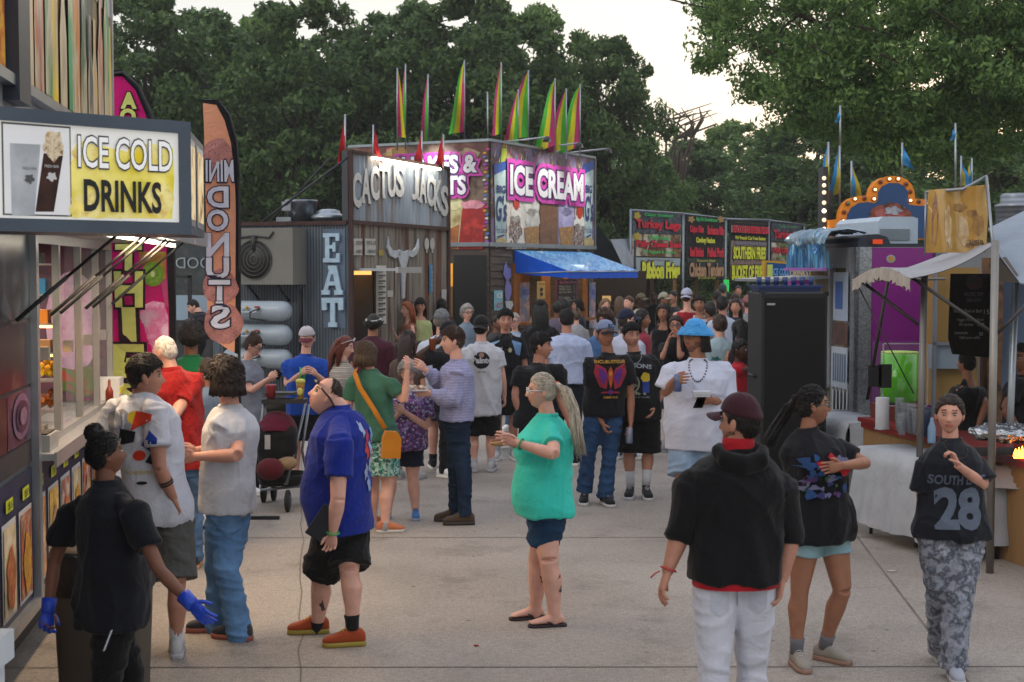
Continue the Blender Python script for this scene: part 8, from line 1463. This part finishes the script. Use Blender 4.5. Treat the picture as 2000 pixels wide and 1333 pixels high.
# 18 stroller side: woman with phone
I = person('person in grey tee with brown hair bun looking down at a phone behind the stroller', 487, 14.4, 655, 82, 'f', 5, ('bunh', '3a281e', .035, (0, -.05, .115)), hy=0, hp=26, fat=1.12, bust=.03, lod=1, hsize=1.14, glasses=('1a1a1c', .003), J=dict(pel=(492, 808), neck=(482, 705), head=(494, 676), rs=(480, 725, .1), re=(488, 765, .2), rw=(525, 740, .2), le=(500, 760, -.1), lw=(528, 742, .05)), shirt=(cloth('6f7480'), 's', .02, .3), pants=(cloth('1a1c22'), 'long', .01), curl=(.9, .9))
b = MB(); p = at(538, 733, 14.25); b.bar(p-A(.0, .0, .03), p+A(.05, 0, .04), .07, .01, up=A(0, -1, .2)); single('phone', b, paint('14161a', .2), 'dark phone held by the woman in the grey tee behind the stroller', 'phone')
I = person('young person in blue tee and white and navy cap opening a straw behind the stroller', 595, 15, 640, 0, 'm', 5, ('short', '2a1f18'), hy=-5, hp=22, fat=1.05, lod=1, hsize=1.12, hat=('cap', cloth('a8a4aa'), cloth('5a2030')), J=dict(pel=(595, 790), neck=(597, 692), head=(600, 662), rs=(566, 712), ls=(626, 712), re=(560, 752, 0), rw=(588, 730, .2), le=(640, 752), lw=(618, 732, .2)), shirt=(cloth('123f96'), 's', .035, .8), pants=(cloth('101114'), 'shorts', .03, .95), shoes='1a1a1c', curl=(.8, .8), hem=-.2)
decal(I, False, 0, -.22, [doval(.0, .03, .05, .02, cloth('2f9a5a'), w=.3), dpoly([(-.03, -.05), (.0, .03), (.02, .03), (.01, -.06)], cloth('2f9a5a'))])
# stroller
def stroller():
    d = 13.6; R = thing('stroller', 'folding stroller with burgundy hood and black seat loaded with bags', 'stroller', at(555, 900, d)*A(1, 1, 0)); P_ = lambda x, y, z=0: at(x, y, d-z); fm = metal('7a8088', .35); bk = cloth('131417')
    def wheel(px, py, z, r): b = MB(); c = P_(px, py, z); c[2] = r; b.lathe(c-A(1, 0, 0)*0, [(.015, -.02), (r-.02, -.02), (r, -.012), (r, .012), (r-.02, .02), (.015, .02)], 20, ax=(A(0, 1, 0), ZZ, A(1, .15, 0))); w = obj('wheel', b, paint('15161a', .8), R); b = MB(); b.lathe(c, [(.01, -.026), (r*.55, -.026), (r*.55, .026), (.01, .026)], 12, ax=(A(0, 1, 0), ZZ, A(1, .15, 0))); obj('rim', b, paint('3a3c42'), w)
    wheel(562, 972, .3, .105); wheel(605, 950, -.1, .105); wheel(515, 965, -.25, .105); wheel(535, 960, -.35, .105)
    for pts in ([P_(598, 785, -.1), P_(582, 855, .05), P_(560, 945, .25)], [P_(604, 790, -.1), P_(590, 880, -.1), P_(603, 945, -.1)], [P_(515, 790, .1), P_(505, 870, 0), P_(520, 955, -.2)], [P_(508, 958, 0), P_(604, 948, -.05)], [P_(560, 945, .25), P_(520, 950, -.2)]): b = MB(); b.tube(pts, .013, 8); obj('frame_tube', b, fm, R)
    b = MB(); b.box(P_(516, 782)[0], P_(600, 782)[0], d-.15, d+.05, P_(0, 786)[2], P_(0, 778)[2]); b.box(P_(520, 768)[0], P_(578, 768)[0], d-.1, d+.1, P_(0, 771)[2], P_(0, 766)[2]); obj('parent_tray', b, paint('1a1c20', .5), R)
    u, F = ICO(4); hc_ = P_(541, 850); b = MB(); rg = []      # ribbed folding canopy: a fan of arches over the seat
    for k in range(17): a_ = rad(18+134*k/16); ex = 1+.035*math.sin(k*1.9); rg.append(np.array([hc_+A(.20*math.cos(t), -math.cos(a_)*.22*ex*math.sin(t), math.sin(a_)*.23*ex*math.sin(t)) for t in np.linspace(0, math.pi, 17)]))
    b.loft(rg, cap=False, closed=False); b.loft([q-A(0, 0, .006) for q in rg[::-1]], cap=False, closed=False); obj('hood', b, cloth('57142c'), R)
    b = MB(); sf = frame(P_(541, 850)*A(1, 1, 0), u=(1, .1, 0)); z5, z6 = P_(541, 832)[2], P_(541, 905)[2]
    b.loft([ring(sf(0, .02, z)+A(0, 0, 0), sf.u, sf.n, w, dd, 22, 4) for z, w, dd in ((z6, .13, .12), (z6+.03, .175, .17), (z6+.16, .19, .19), (z5-.06, .185, .17), (z5, .17, .13))]); obj('seat', remesh(b, .012, 2, cloth_fold('shirt', .02, 5)), bk, R); b = MB(); z7 = P_(550, 945)[2]; b.loft([ring(sf(.04, .02, z7+z), sf.u, sf.n, w, dd, 22, 5) for z, w, dd in ((0, .17, .17), (.015, .20, .2), (.10, .22, .22), (.105, .205, .2), (.03, .19, .19))]); obj('basket', b, bk, R)
    b = MB(); b.add([P_(517, 850, .215), P_(528, 850, .215), P_(528, 878, .225), P_(517, 878, .225)], [(3, 2, 1, 0)], 0, False); obj('care_tag', b, cloth('a0a0a0'), R)
stroller()
d = 13.35; u, F = ICO(4); b = MB(); v = u*A(.13, .12, .105); v = v*(1+.05*np.sin(np.arctan2(u[:, 2], u[:, 1])*14)*abs(u[:, 0]))[:, None]; b.add(v+at(528, 917, d), F); single('drawstring_bag', b, cloth('521620'), 'maroon drawstring bag stuffed in the stroller basket', 'bag')
b = MB(); b.ell(at(560, 905, 13.45), (.10, .1, .07), sub=3); single('tan_bundle', b, cloth('8a7458'), 'tan bundle beside the maroon bag under the stroller', 'bundle')
b = MB(); b.lathe(at(529, 778, 13.5), [(.04, 0), (.052, .11), (.055, .125), (.05, .13)], 18); single('tumbler', b, paint('7a1c2a', .4), 'maroon tumbler with a dark lid on the stroller tray', 'tumbler')
b = MB(); p = at(587, 779, 13.5); b.lathe(p, [(.028, 0), (.04, .13), (.043, .15)], 18); b.lathe(p+ZZ*.15, [(.046, 0), (.046, .03), (.02, .04)], 18, 1); b.tube([p+ZZ*.17, p+A(.0, 0, .30)], .006, 6, 2); b.ell(p+A(0, -.036, .07), (.03, .012, .04), 1, 2); single('soda_cup', b, [mat('8a1a1e', kind='noise', col2='b8a84a', ps=14.), paint('b8b45a'), paint('3aa84a')], 'red and yellow soda cup with a green straw on the stroller tray', 'cup')
# 19 red haired woman, maroon shirt man, brown hair girl
person('person with long red hair and sunglasses on her head in a cream striped top', 668, 14.2, 648, 75, 'f', 5, ('long', '5a2416', .25), hy=15, hp=15, lod=1, fat=1.05, hsize=1.12, hat=('shades', paint('b8b8bc', .3)), shirt=(mat('9a948a', rough=.9, kind='strz', col2=['6a645c', 'a8a298'], ps=9.), 's', .02), pants=(denim('2a3a54'), 'long', .01), group=CR)
person('person in maroon shirt and black hair with a white headband seen from behind', 728, 16.6, 604, 165, 'm', 2, ('afro', '0e0c0c'), hy=10, lod=2, fat=1.2, hsize=.95, hat=('band', cloth('a8a8a8')), shirt=(cloth('3c1222'), 's', .03), pants=(cloth('15161c'), 'long', .01), group=CR)
person('person with long straight brown hair behind the curly grey haired woman', 795, 15.4, 640, 160, 'f', 1, ('long', '2a1c16', .42), lod=2, fat=1., shirt=(cloth('4a3a34'), 's', .02), pants=(cloth('2a7a80', kind='noise', col2='8a7aa0', ps=20.), 'shorts', .02, .7), shoes=('b0b0b0', '9a9aa0'), group=CR)
# 20 white polo, grey cap; dark skin with drink; paint tee
I = person('person in white polo, mesh cap and black shorts behind the lavender shirt man', 862, 16.2, 600, 175, 'm', 0, ('short', '6a6460'), lod=2, fat=1.12, hsize=1.08, hat=('cap', cloth('7a7c80', kind='noise', col2='3a3c40', ps=60.)), shirt=(cloth('aab0bc'), 's', .03), pants=(nav, 'shorts', .03, .9), sock=('1a1a1c', .08), shoes='1a1a1c', group=CR)
person('person in dark tee and black cap drinking from a cup behind the lavender shirt man', 872, 15.6, 622, 70, 'm', 4, ('short', '0c0a0a'), lod=2, hat=('cap', blk), J=dict(rw=(848, 672, .2)), shirt=(blk, 's', .03), pants=(blk, 'long', .02), curl=(.8, .8), group=CR)
b = MB(); p = at(845, 676, 15.35); b.lathe(p-ZZ*.05, [(.03, 0), (.042, .12), (.044, .13), (.03, .13)], 14); single('drink_cup', b, mat('7a3a1a', rough=.2), 'brown iced drink cup lifted behind the lavender shirt man', 'cup')
I = person('person in white tee with round black back logo, black cap and black shorts', 937, 16., 613, 182, 'm', 5, ('short', '1a1512'), hy=-15, lod=1, fat=1.08, hsize=1.12, hat=('capb', cloth('101114')), J=dict(pel=(942, 795), neck=(940, 668), le=(912, 735)), shirt=(cloth('b2b4bc'), 's', .035, .7), pants=(cloth('101012'), 'shorts', .03, .92), shoes=('a8a8ac', 'a8a8ac'), sock=('b0b0b4', .13), group=CR, hem=-.12)
decal(I, True, 0, -.20, [doval(0, 0, .095, .095, cloth('1a1c20')), dtext('Paints', -.10, .10, -.03, .03, cloth('b0b2b8'), .05), doval(.0, .06, .03, .03, cloth('8a6a5a')), dtext('ON TOUR', -.045, .045, -.14, -.12, cloth('2a2c30'))])
# 21 soccer shirt
I = person('person in dark football shirt with pale blue shoulder stripes and medal', 987, 17, 602, 3, 'm', 1, ('top', '100e0d'), hy=5, lod=1, fat=1., hsize=1.12, necklace=('a08a40', .18, .004), shirt=(cloth('0e1016'), 's', .025), pants=(cloth('0d0e12'), 'shorts', .03, .95), shoes='b0b0b4', sock=('a0a0a4', .08), group=CR)
decal(I, False, 0, -.14, [dpoly([(-.19, .03), (-.07, .07), (-.08, .05), (-.19, -.02)], cloth('7a9ab8')), dpoly([(.19, .03), (.07, .07), (.12, -.10), (.17, -.12)], cloth('6a8ab0')), doval(.05, -.05, .022, .028, cloth('a8a080')), dpoly([(-.08, -.04), (-.05, -.01), (-.04, -.04)], cloth('b0b0b4'))])
# 22 black tee youth
I = person('person in plain black tee with thick black hair looking right behind the turquoise tee woman', 1050, 13.4, 650, 60, 'm', 1, ('top', '0e0c0c'), hy=28, lod=1, fat=1.18, hsize=1.18, J=dict(pel=(1042, 815), neck=(1052, 710), head=(1056, 678), rs=(1018, 728, .05), ls=(1088, 725), re=(1006, 775, .1), rw=(1022, 820, .1)), shirt=(cloth('121317'), 's', .03), pants=(cloth('111216'), 'long', .015), shoes='15151a', group=CR)
# 23 long black hair from behind, white tee from behind
person('person with very long black hair and black tee seen from behind', 1055, 19, 584, 180, 'f', 1, ('long', '0a0909', .45), lod=1, fat=1.2, shirt=(cloth('0f1014'), 's', .03), pants=(blk, 'long', .01), group=CR, hsize=1.15)
I = person('person in pale blue tee and dark navy trousers walking away', 1107, 16.6, 600, 183, 'm', 1, ('short', '14100e'), lod=1, fat=1.15, hsize=1.08, shirt=(cloth('9fabc8'), 's', .035, .6), pants=(cloth('161b28'), 'long', .02, .08), shoes='1a1a1c', group=CR, hem=-.06, walk=.2)
# ------------------------------------------------------------------ people further back
def far(label, px, d, top, yaw, sex, skin, hair, shirt, pants, lod=3, **k):
    k.setdefault('hsize', 1.15)
    return person(label, px, d, top, yaw, sex, skin, hair, lod=lod, shirt=shirt, pants=pants, group=k.pop('group', CR), **k)
lg_ = (cloth('1c2230'), 'long', .01); sh_ = (cloth('17191f'), 'shorts', .02, .9); dn_ = (denim('3a5270'), 'long', .01)
T_ = lambda c, l='s', **k: (cloth(c, **k), l, .025)
far('older person with grey curly hair and glasses behind the lavender shirt man', 911, 22, 593, 30, 'f', 5, ('gran', '8f8c88'), T_('6a7a8a'), dn_, 2, glasses=('2a2a2c', .004))
far('person in black shirt with a black cap at the dark doorway', 862, 24.5, 582, 170, 'm', 4, ('short', '0c0a0a'), T_('101114'), lg_, 2, hat=('cap', blk))
far('older person with pale hair and glasses in light blue top right of the football shirt', 1006, 20, 609, -25, 'f', 5, ('short', '9a948c'), T_('8a9cae'), dn_, 2, glasses=('4a3a3a', .004))
far('person holding a phone to the ear behind the football shirt man', 968, 22, 615, 60, 'm', 3, ('short', '14100e'), T_('2a2c30'), lg_, 3)
far('person in navy cap and white tee between the grey blue cap and bucket hat', 1222, 17, 601, 140, 'm', 5, ('short', '2a201a'), T_('a8aec0'), dn_, 2, hat=('cap', cloth('1a2236')), hy=-30, fat=1.2)
far('person with wavy brown hair bowed over, behind the grey blue cap', 1184, 18, 600, -30, 'm', 0, ('mop', '3c281e'), T_('3a5a86'), dn_, 2, hp=25)
far('person with long dark hair and red top facing right behind the silver chain man', 1252, 18.6, 603, 70, 'f', 2, ('long', '120e0d', .3), T_('8a3040'), dn_, 2)
far('person in black tank top with brown hair near the blue cooler cup', 1296, 20.5, 592, -20, 'f', 2, ('bob', '20140f', .12), (cloth('101115'), 'tank', .02), sh_, 2)
far('long brown haired person in black top, arms raised, left of the bucket hat', 1320, 17.8, 614, -10, 'f', 1, ('long', '2a1a14', .35), T_('121318'), sh_, 2, J=dict(rw=(1305, 665, .2), lw=(1325, 662, .2)), glasses=('2a2a2c', .004), shoes=('7a7a80', '9a9aa0'), sock=('a0a0a4', .1))
far('person in red tank top and white cap worn backwards below the black food banner', 1342, 25, 562, 195, 'm', 5, ('short', '4a2a1c'), (cloth('8c1822'), 'tank', .02), dn_, 2, hat=('capb', cloth('a8acc4')), hy=-30, shw=1.15, fat=1.1)
far('youth in white sleeveless top with thick dark hair beside the red tank top', 1366, 23.5, 577, -10, 'm', 2, ('top', '15100e'), (cloth('a8adbc'), 'tank', .02), sh_, 2)
far('child in dark grey top with black hair right of the bucket hat', 1388, 22, 590, 190, 'm', 2, ('short', '120e0d'), T_('3a3c46'), sh_, 3, kid=1)
I = far('person in pale tee with palm tree back print and brown bun behind the bucket hat', 1407, 17.2, 612, 185, 'm', 5, ('bunh', '3c2a20', .03, (0, -.11, .04)), T_('8fa4ac'), dn_, 2, fat=1.15)
Ct = [cloth(c) for c in ('1c5a5a', 'b0623a', '2a7a9a', '2a4a34')]
decal(I, True, 0, -.32, [dpoly([(-.10, -.08), (-.09, .06), (-.08, .06), (-.085, -.08)], Ct[3]), dpoly([(.08, -.08), (.09, .08), (.10, .08), (.095, -.08)], Ct[3]), doval(-.085, .07, .05, .025, Ct[0], w=.4), doval(.095, .09, .05, .025, Ct[0], w=.4), dpoly([(-.14, -.10), (.0, -.05), (.05, -.10)], Ct[1]), dpoly([(-.02, -.12), (.15, -.12), (.12, -.05), (.02, -.07)], Ct[2])])
far('person in white tee with short black hair in front of the third food banner', 1412, 21.5, 577, 200, 'm', 1, ('short', '100d0c'), T_('a4adc0'), dn_, 2, hy=-40)
far('person with long black hair and dark top beside the black cabinet', 1447, 16.6, 622, -160, 'f', 2, ('long', '0f0c0c', .4), (cloth('2a1c20'), 'tank', .02), dn_, 2, fat=1.15)
far('child in red tee with black hair reaching right beside the black cabinet', 1443, 15.6, 662, 60, 'm', 4, ('short', '0b0908'), T_('9c1420'), sh_, 2, kid=1, J=dict(rw=(1478, 712, .1), re=(1462, 722, .15)))
I = far('person in grey tee with dark back logo left of the cup tray', 1462, 24, 575, 180, 'm', 0, ('short', '3a2a20'), T_('7f8084'), dn_, 2, hat=('cap', cloth('8a5a5a')), fat=1.3)
decal(I, True, 0, -.22, [doval(0, 0, .12, .035, cloth('2a2c30')), dtext('ROCK', -.08, .08, -.015, .015, cloth('7f8084'), .03)])
far('person with long dark hair in navy top between the white tee and grey tee', 1437, 23, 582, -15, 'f', 1, ('long', '1c1412', .3), T_('1a1c34'), sh_, 3)
far('person in grey green tee with dark red hair right of the neon card', 1436, 27, 572, 200, 'm', 1, ('short', '2a1612'), T_('4a5860'), dn_, 3)
far('person in mauve top standing back under the third banner', 1441, 34, 557, 0, 'f', 1, ('bunh', '2a1a16', .02), T_('6a4650'), lg_, 3)
far('broad person in grey green shirt under the black food banner', 1411, 32, 553, 180, 'm', 1, ('short', '2c3a3a'), T_('3f4c4c'), lg_, 3, fat=1.3)
far('person in dark green top with bowed head under the third banner', 1400, 29, 566, 170, 'm', 2, ('short', '1c1c16'), T_('24402e'), lg_, 3)
far('person in cream patterned cap at the brown stall', 1250, 29, 572, 60, 'm', 4, ('short', '0e0c0b'), T_('a8a498'), lg_, 3, hat=('cap', cloth('8a8068', kind='noise', col2='2a2620', ps=40.)))
far('person in cream cap and black shirt facing right in front of the stall counter', 1294, 28, 570, 70, 'm', 2, ('short', '1a1411'), T_('141618'), lg_, 3, hat=('cap', cloth('a09c8c')))
far('person in black printed tee with dark hair left of the red tank top', 1316, 28, 567, -60, 'm', 1, ('short', '1a1411'), T_('15171c', kind='noise', col2='3a3a44', ps=20.), lg_, 3)
far('dark figure behind the counter under the leftmost food banner', 1278, 36, 571, 0, 'm', 4, ('short', '0a0908'), T_('0f1012'), lg_, 3)
far('person with light brown hair right of the blue awning', 1182, 26, 581, 20, 'f', 5, ('long', '7a5e42', .25), T_('8a8a94'), dn_, 3)
far('person with dark blond ponytail behind the wavy haired person', 1210, 26, 578, 180, 'f', 5, ('long', '54412e', .2), T_('7a8090'), dn_, 3)
far('person with reddish hair looking left under the leftmost food banner', 1230, 25, 577, -50, 'm', 5, ('short', '4a2a1e'), T_('4a3a3c'), dn_, 3)
far('person with dark hair in navy top facing left at the ice cream counter', 1130, 26.5, 583, -80, 'f', 1, ('bob', '14100f', .08), T_('1c2434'), dn_, 2)
far('person with black hair and mauve tee in the ice cream queue left of the menu', 1088, 24.5, 588, 180, 'm', 3, ('short', '100d0c'), T_('5a5466'), dn_, 3)
far('taller person with black hair just below the ice cream menu board', 1100, 25, 583, 180, 'm', 3, ('curly', '0e0b0a'), T_('5a5f70'), dn_, 3)
far('person in pale grey top hidden behind the pale blue white tee', 1126, 23, 600, 185, 'f', 5, ('bunh', '4a3a2c', .02), T_('8a8a90'), dn_, 3)
# at the shack: seated women at the counter, one inside
def seated(label, px, d, top, yaw, hair, shirt, pants, **k):
    return far(label, px, d, top, yaw, 'f', 5, hair, shirt, pants, 2, low=.42, **k)
far('person in dark hat and pale yellow tank top at the shack counter', 820, 23.6, 579, 30, 'f', 0, ('long', '1a1311', .12), (cloth('a8b07a'), 'tank', .02), dn_, 2, fat=1.15, hat=('cowboy', cloth('1c1a1c')), hy=-30)
far('person with ginger hair and bare shoulders leaning on the shack counter', 797, 23.2, 588, -60, 'f', 5, ('long', '8a4a2c', .15), (cloth('7a4a3a'), 'tank', .01), dn_, 2, J=dict(rw=(768, 648, .1)))
far('person with red brown hair working inside the shack window', 722, 23.4, 566, 200, 'f', 1, ('bunh', '5a2c1a', .03), T_('8a4a20'), dn_, 3)
b = MB(); b.lathe(at(700, 640, 22.2)+A(.12, .3, 0), [(.03, 0), (.034, .09), (.02, .12), (.01, .17)], 10); single('squeeze_bottle', b, paint('a8a830'), 'yellow green squeeze bottle on the shack window ledge', 'bottle')
# beyond the feather banners
far('person in black jacket sitting at the table seen between the feather banners', 385, 19.4, 586, -75, 'm', 5, ('short', '1a1411'), T_('10141a', 'l'), lg_, 2, low=.0, hp=20, J=dict(pel=(392, 655), neck=(388, 610), head=(378, 600), lk=(372, 660, .1), rk=(372, 662, .2), la=(372, 700, .1), ra=(374, 702, .2)), hsize=.85)
far('person in dark dress with bare arms standing by the van between the banners', 383, 26, 540, 175, 'f', 5, ('bunh', '6a4a34', .03), (cloth('2a2430'), 'tank', .02), lg_, 3)
# stall workers on the right
far('stall worker in black sleeveless top with dark curly bun seen from the side', 1893, 12.7, 682, 220, 'f', 2, ('bunh', '1a1210', .045, (0, -.03, .10)), (cloth('121216'), 'tank', .03), lg_, 1, fat=1.25, hsize=1.05, J=dict(re=(1925, 790, .1), rw=(1908, 838, .15)))
far('stall worker in black tee cut off by the right edge, elbow out', 2003, 12.0, 668, -60, 'm', 3, ('short', '0f0c0b'), T_('14151a'), lg_, 1, fat=1.1, J=dict(rs=(1990, 750, .1), re=(1962, 800, .15), rw=(1992, 842, .2)))
D.scenes.remove(_tmpsc)
# ------------------------------------------------------------------ evening air
hz = MB(); hz.box(-310, 310, -48, 512, -1.4, 17.5); hm = D.materials.new('haze'); hm.use_nodes = True; n_ = hm.node_tree; n_.nodes.clear(); ho_ = n_.nodes.new('ShaderNodeOutputMaterial'); pv = n_.nodes.new('ShaderNodeVolumePrincipled')
pv.inputs['Color'].default_value = (.90, .91, .90, 1); pv.inputs['Density'].default_value = .0008; pv.inputs['Anisotropy'].default_value = .2; n_.links.new(pv.outputs[0], ho_.inputs['Volume'])
o = obj('haze', hz, hm); o['kind'] = 'stuff'; o['label'] = 'thin evening haze in the air over the whole fairground'; o['category'] = 'haze'
